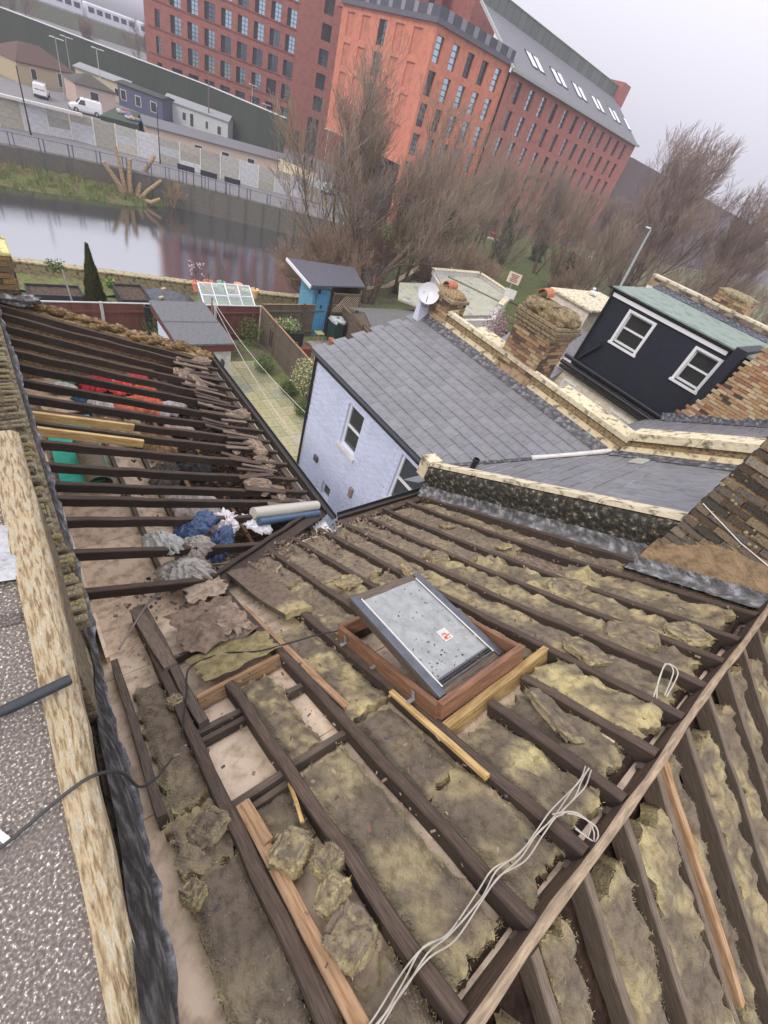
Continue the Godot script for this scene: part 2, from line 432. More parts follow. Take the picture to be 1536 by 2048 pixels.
func fp(x: float, z: float, h := 0.0) -> Vector3:      # the front slope
	return Vector3(x, 6.83 - 0.72 * (z - 0.62) + h * 0.81, z + h * 0.58)

func op(x: float, z: float, h := 0.0) -> Vector3:      # the outrigger's slope
	return Vector3(x + h * 0.32, 5.42 - 0.341 * x + h * 0.947, z)

const SL := Vector3(0, 0.864, -0.504)
const ROW := [0.25, 0.58, 0.98, 1.36, 1.72, 2.08, 2.46, 2.82, 3.17, 3.52, 3.97, 4.28]

func our_house() -> void:
	var h := thing("terraced_house", "roofless terraced house in the foreground with bare dark rafters over old insulation", "house", Vector3(2.2, GY, -3.0))
	# rafters of the rear slope
	for i in ROW.size():
		var x: float = ROW[i]
		var runs := [[-2.95, 0.585]]
		if i == 0: runs = [[-2.45, 0.585]]
		if i == 1: runs = [[-1.2, 0.585]]
		if i == 4 or i == 5: runs = [[-2.92, -1.13], [-0.1, 0.585]]
		if i == 11: runs = [[-2.95, -0.3]]
		for r in runs:
			var dx := rng.randf_range(-0.012, 0.012)
			var mid := 0.055 * smoothstep(1.9, 3.2, x) if r[1] - r[0] > 3 else 0.0
			var a := Vector3(x + dx, 6.497 + 0.583 * r[0], r[0]); var b := Vector3(x - dx * 0.5, 6.497 + 0.583 * r[1], r[1])
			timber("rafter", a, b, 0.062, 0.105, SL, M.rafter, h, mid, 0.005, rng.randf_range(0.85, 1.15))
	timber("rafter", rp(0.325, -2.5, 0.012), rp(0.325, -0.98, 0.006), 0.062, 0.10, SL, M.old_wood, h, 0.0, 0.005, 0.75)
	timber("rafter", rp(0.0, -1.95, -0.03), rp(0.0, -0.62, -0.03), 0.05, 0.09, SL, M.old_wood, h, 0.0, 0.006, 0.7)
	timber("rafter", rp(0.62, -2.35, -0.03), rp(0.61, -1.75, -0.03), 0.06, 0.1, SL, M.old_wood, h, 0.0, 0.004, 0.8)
	# trimmers round the openings and short noggins
	timber("trimmer", rp(0.36, -1.2, 0.0), rp(0.95, -1.225, 0.0), 0.035, 0.10, SL, M.tan_wood, h, 0.0, 0.003, 0.8)
	timber("trimmer", rp(1.39, -0.145, 0.005), rp(2.44, -0.15, 0.005), 0.05, 0.10, SL, M.pine, h, 0.0, 0.003, 0.62)
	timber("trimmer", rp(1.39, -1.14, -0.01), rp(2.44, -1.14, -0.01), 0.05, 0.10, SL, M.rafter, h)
	for q in [[0.28, 0.55, -0.98, 0.0], [0.28, 0.55, -0.48, 0.0], [0.61, 0.95, -0.49, 0.01], [0.84, 0.95, -0.93, 0.0], [0.36, 0.62, -1.72, 0.0]]:
		timber("noggin", rp(q[0], q[2], -0.045), rp(q[1], q[2] + q[3], -0.045), 0.045, 0.06, SL, M.old_wood, h, 0.0, 0.003, 0.7)
		if q[2] < -0.3 and q[0] < 0.5 and q[2] > -1.5: timber("noggin", rp(q[0], q[2] + 0.05, -0.06), rp(q[1], q[2] + 0.05, -0.06), 0.04, 0.05, SL, M.old_wood, h, 0.0, 0.003, 0.6)
	# plasterboard under the rafters, a sheet to each bay, split where the boards meet
	var xs := [-0.18] + ROW + [4.42]
	for i in xs.size() - 1:
		var cuts := [-3.0, -1.85 + 0.2 * sin(i * 2.0), -0.72 + 0.25 * sin(i * 1.3), 0.6]
		for k in 3:
			var b := MB.new()
			b.col = Color(1, 1, 1) * rng.randf_range(0.9, 1.05)
			var za: float = cuts[k] + 0.004; var zb: float = cuts[k + 1] - 0.004
			b.hexa([rp(xs[i], zb, -.135), rp(xs[i + 1], zb, -.135), rp(xs[i + 1], za, -.135), rp(xs[i], za, -.135), rp(xs[i], zb, -.122), rp(xs[i + 1], zb, -.122), rp(xs[i + 1], za, -.122), rp(xs[i], za, -.122)])
			obj("ceiling_board", b, M.plasterboard if i < 10 else M.dust, h)
	# ridge board: its worn top edge wanders a little
	var rb := MB.new()
	var prev := []
	for k in 24:
		var x := -0.12 + k * 0.2
		var y := 6.872 + 0.006 * sin(k * 1.9) - 0.02 * sin(PI * k / 23.0); var z := 0.612 + 0.006 * sin(k * 0.7 + 1)
		var wd := 0.019 + 0.003 * sin(k * 2.3)
		var s := [Vector3(x, y - 0.2, z + wd), Vector3(x, y - 0.006, z + wd), Vector3(x, y, z + wd * 0.6), Vector3(x, y, z - wd * 0.6), Vector3(x, y - 0.006, z - wd), Vector3(x, y - 0.2, z - wd)]
		if prev:
			for j in 5:
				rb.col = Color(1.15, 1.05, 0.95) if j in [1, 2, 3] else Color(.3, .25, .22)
				rb.quad(prev[j], s[j], s[j + 1], prev[j + 1])
		prev = s
	obj("ridge_board", rb, M.worn_ridge, h)
	# front slope
	var fx := [0.12, 0.47, 0.60, 0.93, 1.30, 1.66, 2.02, 2.12, 2.42, 2.80, 3.15, 3.5, 3.86, 4.2]
	for i in fx.size():
		var pale: bool = i == 7 or i == 2
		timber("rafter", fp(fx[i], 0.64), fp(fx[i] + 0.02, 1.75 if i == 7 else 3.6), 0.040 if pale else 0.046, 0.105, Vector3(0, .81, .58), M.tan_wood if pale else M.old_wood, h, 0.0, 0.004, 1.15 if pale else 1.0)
	var fb := MB.new()
	fb.col = Color(.22, .16, .13)  # dark sheet, its colour painting the shade of the void between front rafters
	fb.hexa([fp(-0.1, 3.7, -.16), fp(4.5, 3.7, -.16), fp(4.5, .62, -.16), fp(-.1, .62, -.16), fp(-0.1, 3.7, -.14), fp(4.5, 3.7, -.14), fp(4.5, .62, -.14), fp(-.1, .62, -.14)])
	fb.col = Color(.5, .4, .35)
	obj("gap_shade_sheet", fb, M.dust, h)
	# outrigger rafters, some patched with new pine
	var k := 0
	for z in [-2.57, -3.0, -3.42, -3.71, -3.92, -4.23, -4.58, -4.92, -5.19, -5.46, -5.78, -6.12, -6.46, -6.78, -7.08, -7.47, -7.74]:
		var xe := 2.88
		if k == 0: xe = 0.93
		if k == 1: xe = 1.75
		if k == 2: xe = 2.55
		var zr: float = z + (0.05 if k == 0 else 0.0) + (0.06 if k == 1 else 0.0)
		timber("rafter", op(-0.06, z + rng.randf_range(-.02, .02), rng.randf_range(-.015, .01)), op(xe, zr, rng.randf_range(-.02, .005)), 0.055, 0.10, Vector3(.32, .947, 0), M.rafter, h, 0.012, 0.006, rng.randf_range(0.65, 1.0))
		k += 1
	timber("rafter_patch", op(-0.05, -5.085, 0.012), op(0.93, -5.10, 0.012), 0.042, 0.10, Vector3(.32, .947, 0), M.pine, h, 0.0, 0.001)
	timber("rafter_patch", op(-0.03, -4.80, 0.012), op(0.95, -4.77, 0.012), 0.042, 0.10, Vector3(.32, .947, 0), M.pine, h, 0.0, 0.001)
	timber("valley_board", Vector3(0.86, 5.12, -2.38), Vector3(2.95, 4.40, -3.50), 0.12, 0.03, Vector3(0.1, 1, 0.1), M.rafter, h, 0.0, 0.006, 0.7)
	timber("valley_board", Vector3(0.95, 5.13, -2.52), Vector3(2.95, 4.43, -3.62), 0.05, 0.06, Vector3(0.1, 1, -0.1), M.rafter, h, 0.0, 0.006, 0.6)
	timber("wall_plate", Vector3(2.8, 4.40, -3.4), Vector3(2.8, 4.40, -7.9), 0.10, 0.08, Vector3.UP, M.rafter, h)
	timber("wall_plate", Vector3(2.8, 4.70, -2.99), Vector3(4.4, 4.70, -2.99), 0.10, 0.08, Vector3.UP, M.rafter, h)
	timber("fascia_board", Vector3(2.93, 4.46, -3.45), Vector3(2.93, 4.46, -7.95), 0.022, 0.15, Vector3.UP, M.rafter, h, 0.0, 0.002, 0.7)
	timber("fascia_board", Vector3(2.85, 4.74, -3.06), Vector3(4.42, 4.74, -3.06), 0.022, 0.15, Vector3.UP, M.rafter, h, 0.0, 0.002, 0.7)
	half_gutter("gutter", Vector3(2.985, 4.44, -3.3), Vector3(2.985, 4.42, -8.05), 0.05, M.black_plastic, h)
	half_gutter("gutter", Vector3(2.9, 4.69, -3.12), Vector3(4.45, 4.71, -3.12), 0.05, M.black_plastic, h)
	# walls
	var w := MB.new()
	w.bbox(Vector3(2.68, GY, -8.0), Vector3(2.9, 4.32, -3.0)); w.bbox(Vector3(-0.05, GY, -8.08), Vector3(2.9, 4.1, -7.86)); w.bbox(Vector3(2.9, GY, -3.0), Vector3(4.4, 4.6, -2.8))
	w.col = Color(.5, .42, .3)
	obj("wall", w, M.stock_brick, h)
	# the rubble top of the end wall, broken bricks bedded in old mortar
	var core := MB.new()
	core.col = Color(.9, .8, .62)
	core.hexa([Vector3(-.05, 4.0, -7.84), Vector3(2.95, 4.0, -7.84), Vector3(2.95, 4.0, -8.08), Vector3(-.05, 4.0, -8.08), Vector3(-.05, 5.40, -7.84), Vector3(2.95, 4.40, -7.84), Vector3(2.95, 4.40, -8.08), Vector3(-.05, 5.40, -8.08)])
	obj("gable_wall", core, M.mortar, h)
	var vars := []
	for i in 6:
		var b := MB.new()
		var tone: Array = [[L(.6, .44, .24), L(.8, .66, .42)], [L(.42, .3, .19), L(.66, .54, .37)], [L(.66, .55, .36), L(.85, .78, .6)]][i % 3]
		b.lump(Vector3.ZERO, Vector3(0.2, 0.1, 0.13), 60 + i, 0.3, Basis(), tone, 9, 6)
		vars.append(b.mesh(M.mortar))
	for i in 74:
		var x := 0.1 + 2.85 * (i + rng.randf()) / 74.0
		var t := Transform3D(Basis(Vector3(0, 0, 1), -0.33).rotated(Vector3.UP, rng.randf_range(-.6, .6)).scaled(Vector3.ONE * rng.randf_range(0.55, 1.15)), Vector3(x, 5.42 - 0.341 * x + rng.randf_range(-.03, .05), -7.97 + rng.randf_range(-.12, .1)))
		put("rubble_brick", vars[i % 6], t, h)
	# ceiling of the back room, the boards that show between the rafters
	for i in 4:
		for j in 6:
			var b := MB.new()
			b.col = Color(1, 1, 1) * rng.randf_range(0.72, 0.95)
			b.bbox(Vector3(-0.04 + i * 0.69, 4.2, -2.2 - j * 0.95 - 0.945), Vector3(-0.045 + (i + 1) * 0.69, 4.215, -2.2 - j * 0.95))
			obj("ceiling_board", b, M.plasterboard if i < 2 else M.dust, h)
	for x in [0.68, 1.05, 1.42, 1.80, 2.17]:
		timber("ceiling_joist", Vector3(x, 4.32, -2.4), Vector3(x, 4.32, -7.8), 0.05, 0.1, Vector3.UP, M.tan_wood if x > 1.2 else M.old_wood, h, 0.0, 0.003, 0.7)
	var inner := MB.new()
	inner.bbox(Vector3(-0.045, 4.2, -7.8), Vector3(-0.02, 5.28, -2.0))
	inner.col = Color(.5, .42, .34)
	obj("lining_board", inner, M.plasterboard, h)
	var uw := MB.new()
	uw.bbox(Vector3(0, 4.12, -7.85), Vector3(2.7, 4.19, -1.5))
	obj("ceiling_backing", uw, M.dust, h)

func half_gutter(called: String, a: Vector3, b: Vector3, r: float, m: Material, parent: Node3D) -> MeshInstance3D:
	var mb := MB.new()
	var f := frame(b - a, Vector3.UP)
	var n := 8
	for i in n:
		var t0 := PI * i / n; var t1 := PI * (i + 1) / n
		var p0 := -f.z * cos(t0) * r - f.y * sin(t0) * r; var p1 := -f.z * cos(t1) * r - f.y * sin(t1) * r
		mb.quad(a + p0, b + p0, b + p1, a + p1)
		mb.quad(a + p0 * .9, a + p1 * .9, b + p1 * .9, b + p0 * .9)
	for s in [-1.0, 1.0]:
		mb.box((a + b) / 2 + f.z * s * r, Vector3(a.distance_to(b), r * .16, r * .2), f)
	var bed := MB.new()
	return obj(called, mb, m, parent)

const DIRT := Color(.14, .113, .084)
const DIRT2 := Color(.235, .185, .137)
const YEL := Color(.50, .425, .22)

# a slab of mineral wool in a rafter bay: ragged edges, dirty on top and yellow where it is torn
func wool(x0: float, x1: float, za: float, zb: float, top: float, thick: float, sd: int, yel := 0.35, dusty := 0.0, surf := 0, fold := 0.0) -> MB:
	var mb := MB.new()
	var f := FastNoiseLite.new(); f.seed = sd; f.frequency = 1.0; f.fractal_octaves = 4
	var g := FastNoiseLite.new(); g.seed = sd + 3; g.frequency = 1.0; g.fractal_type = FastNoiseLite.FRACTAL_RIDGED; g.fractal_octaves = 3
	var nx := 12; var nz := int(clampf((zb - za) / 0.032, 6, 110))
	var rows := []; var cols := []
	for i in nz + 1:
		var l := []; var lc := []
		for j in nx + 1:
			var s := float(j) / nx; var t := float(i) / nz
			var x := lerpf(x0, x1, s); var z := lerpf(za, zb, t)
			var ed := minf(minf(s, 1 - s) * (x1 - x0), minf(t, 1 - t) * (zb - za))
			if j == 0 or j == nx: x += f.get_noise_2d(z * 9.0, j * 7.0) * 0.03 + f.get_noise_2d(z * 31.0, j * 9.0) * 0.014
			if i == 0 or i == nz: z += f.get_noise_2d(x * 9.0, i * 3.0 + 50) * 0.06 + f.get_noise_2d(x * 30.0, i * 3.0 + 9) * 0.02
			var h := top + f.get_noise_2d(x * 3.2 + sd, z * 3.2) * 0.03 + f.get_noise_2d(x * 14.0, z * 14.0 + sd) * 0.014 - 0.025 * pow(1.0 - clampf(ed / 0.05, 0, 1), 2)
			var rd := maxf(0.0, g.get_noise_2d(x * 2.2 + z * 1.1, z * 3.4 - x * 1.6))
			h += fold * rd
			var y := clampf(0.5 + 1.5 * f.get_noise_2d(x * 2.6 + 9, z * 2.6 + sd * 0.7) + 0.7 * f.get_noise_2d(x * 11, z * 11), 0, 1)
			y = clampf(pow(y, 3.0) * yel * 1.7 + (0.42 if ed < 0.004 else 0.0) + fold * 7.0 * rd * yel, 0, 1)
			l.append(rp(x, z, h) if surf == 0 else fp(x, z, h))
			lc.append(DIRT.lerp(DIRT2, clampf(dusty + 0.5 * f.get_noise_2d(x * 4, z * 4 + 30), 0, 1)).lerp(YEL, y))
		rows.append(l); cols.append(lc)
	mb.grid(rows, cols, surf != 0)
	# the cut sides
	var up := SL if surf == 0 else Vector3(0, .81, .58)
	var ring := []; var rc := []
	for i in nz + 1: ring.append(rows[i][0])
	for j in range(1, nx + 1): ring.append(rows[nz][j])
	for i in range(nz - 1, -1, -1): ring.append(rows[i][nx])
	for j in range(nx - 1, -1, -1): ring.append(rows[0][j])
	var lo := []; var hi := []
	for p in ring:
		hi.append(p); lo.append(p - up * (thick + 0.012 * f.get_noise_3dv(p * 12)))
		rc.append(DIRT.lerp(YEL, clampf(0.5 + f.get_noise_3dv(p * 8), 0.1, 0.9)))
	mb.grid([hi, lo], [rc, rc])
	# frayed fibres, thickest along the torn edges
	var r := RandomNumberGenerator.new(); r.seed = sd
	for k in int(420 + 900 * (zb - za)):
		var i := r.randi_range(0, nz); var j := r.randi_range(0, nx)
		if k % 2: j = 0 if r.randf() < .5 else nx
		elif k % 5 == 0: i = 0 if r.randf() < .5 else nz
		var p: Vector3 = rows[i][j] + Vector3(r.randf_range(-.012, .012), 0, r.randf_range(-.012, .012))
		var d := Vector3(r.randfn(0, 1), 0, r.randfn(0, 1)).normalized(); d = (d - up * d.dot(up) + up * r.randf_range(.05, .5)).normalized()
		var l := r.randf_range(.005, .017); var w := d.cross(up).normalized() * r.randf_range(.0008, .002)
		mb.col = (cols[i][j] as Color).lerp(YEL, r.randf_range(0, .55)) * r.randf_range(.75, 1.35)
		mb.tri(p - w, p + w, p + d * l)
	return mb

func batt(x0: float, x1: float, za: float, zb: float, label: String, yel := 0.3, dusty := 0.2, top := -0.05, thick := 0.06, fold := 0.012) -> void:
	var o := obj("insulation_batt", wool(x0, x1, za, zb, top, thick, 100 + rng.randi() % 900, yel, dusty, 0, fold), M.wool)
	tag(o, label, "insulation", "insulation batts between the rafters")

func loose_things_on_roof() -> void:
	var b := func(i: int) -> String: return ORD[i] + " rafter bay"
	batt(0.04, 0.22, -1.55, -0.62, "dusty insulation slab in the " + b.call(0) + ", beside the double rafter", 0.15, 0.6)
	batt(0.0, 0.22, -0.57, -0.3, "short crumbled insulation piece in the " + b.call(0) + ", under the black cable", 0.3, 0.7, -0.03)
	batt(0.0, 0.225, -0.28, 0.56, "long grey insulation slab in the " + b.call(0) + ", running down to the ridge", 0.12, 0.3, -0.03)
	batt(0.33, 0.55, -0.44, -0.19, "dark square insulation piece beside the splintered stick in the " + b.call(1), 0.15, 0.0, -0.08, 0.04)
	batt(0.30, 0.54, 0.33, 0.575, "insulation slab at the ridge end of the " + b.call(1), 0.2, 0.1, -0.06)
	batt(0.615, 0.83, -1.17, -0.52, "narrow insulation slab beside a bare plasterboard strip in the " + b.call(2), 0.5, 0.1)
	batt(0.615, 0.90, -0.42, 0.50, "long grey insulation slab in the " + b.call(2) + ", crossed by white cables", 0.25, 0.15)
	batt(1.015, 1.325, -1.5, -0.52, "insulation slab with a pale scuff in the " + b.call(3) + ", left of the skylight", 0.5, 0.35)
	batt(1.015, 1.29, -0.49, 0.03, "dark smooth insulation slab in the " + b.call(3) + ", beside the pale loose batten", 0.1, 0.1)
	batt(1.02, 1.325, 0.05, 0.52, "cracked insulation slab at the ridge end of the " + b.call(3), 0.25, 0.15)
	batt(1.395, 1.69, -2.85, -2.05, "dust-covered insulation at the eaves end of the " + b.call(4), 0.1, 0.9, -0.045)
	batt(1.395, 1.69, -2.02, -1.2, "insulation with a torn yellow patch in the " + b.call(4) + ", above the skylight", 0.4, 0.6, -0.05, 0.06, .025)
	batt(1.395, 1.69, -0.07, 0.5, "yellowish insulation slab in the " + b.call(4) + ", below the skylight", 0.75, 0.1, -0.05, 0.06, .03)
	batt(1.755, 2.05, -2.85, -1.9, "dust-covered insulation at the eaves end of the " + b.call(5), 0.12, 0.95, -0.045)
	batt(1.755, 2.05, -1.87, -1.2, "insulation slab tucked against the raised edge of the skylight in the " + b.call(5), 0.35, 0.5, -0.05, 0.06, .04)
	batt(1.755, 2.045, -0.05, 0.47, "dark green-grey rumpled insulation in the " + b.call(5) + ", below the skylight", 0.15, 0.0, -0.05, 0.06, .05)
	batt(2.115, 2.42, -2.85, -1.75, "dust-covered insulation at the eaves end of the " + b.call(6), 0.15, 0.95, -0.045)
	batt(2.19, 2.42, -1.7, -0.22, "narrow insulation strip right of the skylight in the " + b.call(6), 0.5, 0.5, -0.05, 0.06, .03)
	batt(2.115, 2.425, -0.08, 0.49, "bulging yellow-ended insulation in the " + b.call(6) + ", below the skylight", 0.7, 0.2, -0.02, 0.06, .06)
	batt(2.495, 2.785, -2.85, -1.6, "dust-covered insulation at the eaves end of the " + b.call(7), 0.15, 0.9, -0.045)
	batt(2.495, 2.785, -1.5, 0.49, "long insulation strip with a white cable loop in the " + b.call(7), 0.35, 0.35, -0.05, 0.06, .03)
	batt(2.855, 3.135, -2.85, -1.75, "dust-covered insulation at the eaves end of the " + b.call(8), 0.15, 0.85, -0.045)
	batt(2.855, 3.135, -1.55, 0.48, "long rumpled insulation strip in the " + b.call(8) + ", ending in a yellow fold", 0.35, 0.3, -0.05, 0.06, .06)
	batt(3.205, 3.485, -2.85, -1.35, "dust-covered insulation at the eaves end of the " + b.call(9), 0.15, 0.8, -0.045)
	batt(3.205, 3.485, -1.3, 0.47, "rumpled insulation strip in the " + b.call(9) + ", with deep yellow creases", 0.4, 0.3, -0.045, 0.06, .07)
	batt(3.555, 3.93, -2.85, -1.2, "brown insulation at the eaves end of the " + b.call(10) + ", near the blackened parapet", 0.12, 0.6, -0.045)
	batt(3.555, 3.93, -0.68, 0.46, "insulation strip in the " + b.call(10) + " with a rolled flap near the chimney", 0.4, 0.3, -0.05, 0.06, .06)
	batt(4.005, 4.25, -2.85, -0.35, "insulation strip in the last bay, between the final rafter pair and the lead flashing", 0.25, 0.5, -0.06, 0.06, .04)
	# front slope wool, in narrow strips with dark gaps between
	var fx := [0.12, 0.60, 0.93, 1.30, 1.66, 2.12, 2.42, 2.80, 3.15, 3.5, 3.86, 4.2]
	for i in fx.size() - 1:
		var ln := 3.2 if i != 4 else 1.9
		var o := obj("insulation_strip", wool(fx[i] + 0.035, fx[i + 1] - 0.10 - 0.03 * (i % 3), 0.76 + 0.06 * sin(i * 2.2), ln, -0.015, 0.09, 400 + i, 0.34, 0.35, 1, .05), M.wool)
		tag(o, "%s insulation strip from the left on the front slope beyond the ridge board" % ORD[i], "insulation", "insulation strips on the front slope")
	# torn lumps and folds
	var n := 0
	for q in [[0.40, -0.12, .17, .12, .16, 0.7, "large torn yellow lump of insulation beside the orange batten"], [0.50, 0.0, .13, .10, .12, 0.6, "torn insulation chunk against the rafter, right of the largest lump"], [0.45, 0.1, .14, .10, .12, 0.8, "folded yellow insulation chunk below the largest lump"], [0.43, 0.23, .17, .11, .18, 0.4, "big crumbling insulation chunk, lowest of the pile by the orange batten"],
		[0.15, -0.42, .16, .07, .16, 0.2, "crumbled grey insulation chunk beside the lead flashing, under the black cable"], [0.02, -0.22, .08, .1, .10, 0.9, "small yellow tuft of insulation against the bent lead flashing"], [0.24, -1.25, .09, .07, .1, .9, "yellow tuft of insulation poking out beside the double rafter"],
		[1.62, -1.62, .18, .07, .2, .7, "pale folded wool flap between two rafters above the skylight"], [1.96, -1.7, .25, .09, .2, .9, "yellow curled insulation flap behind the raised skylight"], [2.28, -1.55, .22, .1, .24, .9, "crumpled yellow insulation roll behind the skylight corner"], [2.33, -1.35, .13, .1, .12, 1., "small bright yellow tuft behind the skylight corner"],
		[2.62, -1.95, .2, .12, .2, .6, "rounded insulation hump in the bay two past the skylight"], [2.58, -1.48, .26, .12, .3, .8, "thick rolled insulation end with a yellow face, past the skylight"], [3.0, -1.55, .22, .13, .22, .6, "puffed insulation ball mid-slope in the ninth bay"], [3.75, -1.28, .17, .05, .12, 1., "flat yellow scrap of wool lying near the parapet flashing"], [3.3, -0.62, .2, .08, .14, .8, "yellow scrap of wool hooked on a rafter in the tenth bay"],
		[3.37, -0.45, .24, .1, .3, .4, "brown rolled insulation flap in the tenth bay"], [3.75, 0.08, .26, .14, .26, .5, "large curled insulation flap in the eleventh bay, nearest the chimney"], [3.05, 0.14, .2, .12, .34, .35, "long folded insulation hump in the ninth bay"], [2.96, 0.4, .26, .1, .22, .8, "creased yellow insulation end at the ridge in the ninth bay"], [3.35, 0.36, .26, .1, .26, .8, "creased yellow insulation end at the ridge in the tenth bay"], [3.72, 0.38, .3, .08, .2, .8, "creased yellow insulation end at the ridge in the eleventh bay"],
		[2.62, 0.02, .22, .1, .3, .5, "rounded insulation hump in the eighth bay below the skylight"], [2.3, 0.28, .22, .1, .24, .7, "creased insulation fold near the ridge in the seventh bay"], [1.93, 0.16, .16, .09, .4, .15, "dark mossy insulation ridge near the rafter in the sixth bay"], [2.0, 0.36, .14, .06, .2, .6, "pale torn wool end beside the plasterboard offcut at the ridge"], [3.75, -2.05, .18, .08, .16, .5, "small brown insulation hump near the parapet, high in the eleventh bay"], [1.9, 0.27, .05, .06, .14, 1., "thin pale wool curl near the ridge in the sixth bay"]]:
		var mb := MB.new()
		var c0 := DIRT.lerp(YEL, clampf(q[5] - 0.35, 0, 1)); var c1 := DIRT2.lerp(YEL * 1.12, q[5])
		if n >= 7 and n % 2 == 1 and n != 13:
			n += 1
			continue
		chunk(mb, rp(q[0], q[1], -0.012), Vector3(q[2], q[3] * (.8 if n < 7 else .62), q[4]), 700 + n, frame(Vector3(1, rng.randf_range(-.3, .3), rng.randf_range(-.6, .6)), SL), DIRT.lerp(DIRT2, .5), YEL * (.75 + .35 * q[5]), q[5])
		tag(obj("insulation_lump", mb, M.wool), q[6], "insulation", "torn lumps of insulation")
		n += 1
	# the flipped slab and crumpled paper in the upper left
	var sl := MB.new()
	sl.col = Color(.2, .15, .11)
	var rows := []; var cc := []
	for i in 15:
		var t := i / 14.0
		var l := []; var lc := []
		for j in 5:
			l.append(rp(1.06 + 0.25 * j / 4.0 + 0.06 * t - 0.1 * (1 - t) * 0.5 + 0.08, -2.8 + 1.25 * t, 0.005 + 0.02 * sin(t * 7 + j) + 0.03 * t))
			lc.append(Color(.19, .145, .105).lerp(YEL, 0.75 if i >= 13 else 0.0))
		rows.append(l); cc.append(lc)
	sl.grid(rows, cc)
	var under := []
	for j in 5: under.append(rows[14][j] - SL * 0.06)
	sl.col = YEL
	sl.grid([rows[14], under], [cc[14], cc[14]])
	var s0 := []; var s1 := []; var c2 := []
	for i in 15:
		s0.append(rows[i][0]); s1.append(rows[i][0] - SL * 0.05); c2.append(DIRT)
	sl.grid([s1, s0], [c2, c2])
	tag(obj("insulation_slab", sl, M.wool), "long brown slab lying loose with a curled yellow end, upper left of the slope", "insulation")
	crumple("building_paper", Vector2(0.68, -1.8), Vector2(0.46, 0.55), 0.11, 5, Color(.26, .19, .14), "crumpled brown building paper over the rafters, near the double rafter")
	crumple("building_paper", Vector2(0.84, -2.42), Vector2(0.32, 0.42), 0.05, 9, Color(.46, .36, .27), "torn pale sheet of lining paper below the last outrigger rafter")
	crumple("paper_flap", Vector2(0.82, -1.75), Vector2(0.2, 0.4), 0.12, 15, Color(.36, .28, .21), "stiff folded paper flap standing up beside the crumpled paper")
	crumple("wool_sheet", Vector2(0.7, -1.38), Vector2(0.5, 0.26), 0.04, 21, Color(.30, .25, .12), "yellowish wool layer with a frayed edge behind the tan trimmer")
	# loose sticks
	tag(timber("loose_batten", rp(1.325, -0.5, 0.012), rp(1.31, 0.17, 0.02), 0.035, 0.025, SL, M.pine, self, 0, 0.003, .85), "pale loose batten lying along a rafter, left of the skylight's lower corner", "timber", "loose timbers on the roof")
	tag(timber("loose_batten", rp(0.315, -0.45, -0.03), rp(0.335, 0.6, -0.03), 0.06, 0.03, SL, M.tan_wood, self, 0, 0.002, 1.25), "long orange-brown batten against a rafter beside the torn insulation lumps", "timber", "loose timbers on the roof")
	tag(timber("wood_block", rp(0.33, -0.44, -0.02), rp(0.345, -0.22, -0.02), 0.045, 0.04, SL, M.tan_wood, self, 0, 0.003, .9), "short tan wood block at the top of the long orange-brown batten", "timber", "loose timbers on the roof")
	tag(timber("splinter", rp(0.545, -0.4, -0.03), rp(0.5, -0.19, 0.0), 0.018, 0.012, SL, M.pine, self, 0, 0.004, .85), "thin splintered stick over the dark square insulation piece", "timber", "loose timbers on the roof")
	tag(timber("tan_strip", rp(1.01, -1.95, 0.0), rp(1.06, -0.6, -0.03), 0.05, 0.02, SL, M.tan_wood, self, 0, 0.003, .9), "tan weathered strip fixed beside the fourth rafter, crossed by the thin black wire", "timber", "loose timbers on the roof")
	tag(timber("loose_plank", rp(0.26, -2.45, 0.03), rp(0.30, -1.55, 0.025), 0.09, 0.03, SL, M.old_wood, self, 0, 0.004, 1.3), "weathered grey plank on top of the double rafter", "timber", "loose timbers on the roof")
	tag(timber("loose_stick", rp(0.99, -2.86, 0.03), rp(1.2, -2.72, 0.04), 0.03, 0.02, SL, M.old_wood, self, 0, 0.004, 1.5), "short grey stick across the eaves end of the third rafter", "timber", "loose timbers on the roof")
	var off := MB.new()
	off.hexa([rp(2.03, .42, -.11), rp(2.2, .42, -.11), rp(2.2, .2, -.11), rp(2.03, .2, -.11), rp(2.03, .42, -.06), rp(2.2, .42, -.06), rp(2.2, .2, -.06), rp(2.03, .2, -.06)])
	tag(obj("board_offcut", off, M.plasterboard), "small pink-beige board offcut near the ridge below the skylight", "board")
	# cables
	cable("white_cable", [[1.72, 0.43, .0], [1.60, 0.45, .03], [1.52, 0.45, .01], [1.37, 0.45, .015], [1.27, 0.44, -.01], [1.13, 0.44, -.02], [0.99, 0.43, .012], [0.89, 0.43, -.02], [0.72, 0.43, -.03], [0.6, 0.42, .012], [0.5, 0.42, -.03], [0.38, 0.43, -.04], [0.25, 0.44, .0]], 0.0034, 4, Color(.50, .46, .40), "bundle of white electric cables crossing the rafters near the ridge")
	cable("white_cable", [[1.37, 0.45, .012], [1.41, 0.5, .06], [1.45, 0.56, .03], [1.42, 0.58, -.02], [1.40, 0.52, .0]], 0.0034, 3, Color(.54, .5, .44), "loose loop of white cable in the fourth bay near the ridge")
	cable("white_cable", [[2.50, 0.44, -.03], [2.6, 0.42, .02], [2.76, 0.41, .06], [2.74, 0.46, .04], [2.56, 0.47, -.03]], 0.0038, 2, Color(.6, .57, .5), "small white cable loop in the eighth bay, nearer the chimney")
	cable("black_wire", [[0.2, -0.95, .02], [0.3, -1.2, .03], [0.38, -1.40, .03], [0.47, -1.44, .03], [0.64, -1.42, .03], [0.83, -1.29, .04], [1.04, -1.23, .03], [1.26, -1.18, .03], [1.40, -1.11, .05]], 0.006, 1, Color(.03, .028, .028), "thin black wire running over the rafters to the skylight")
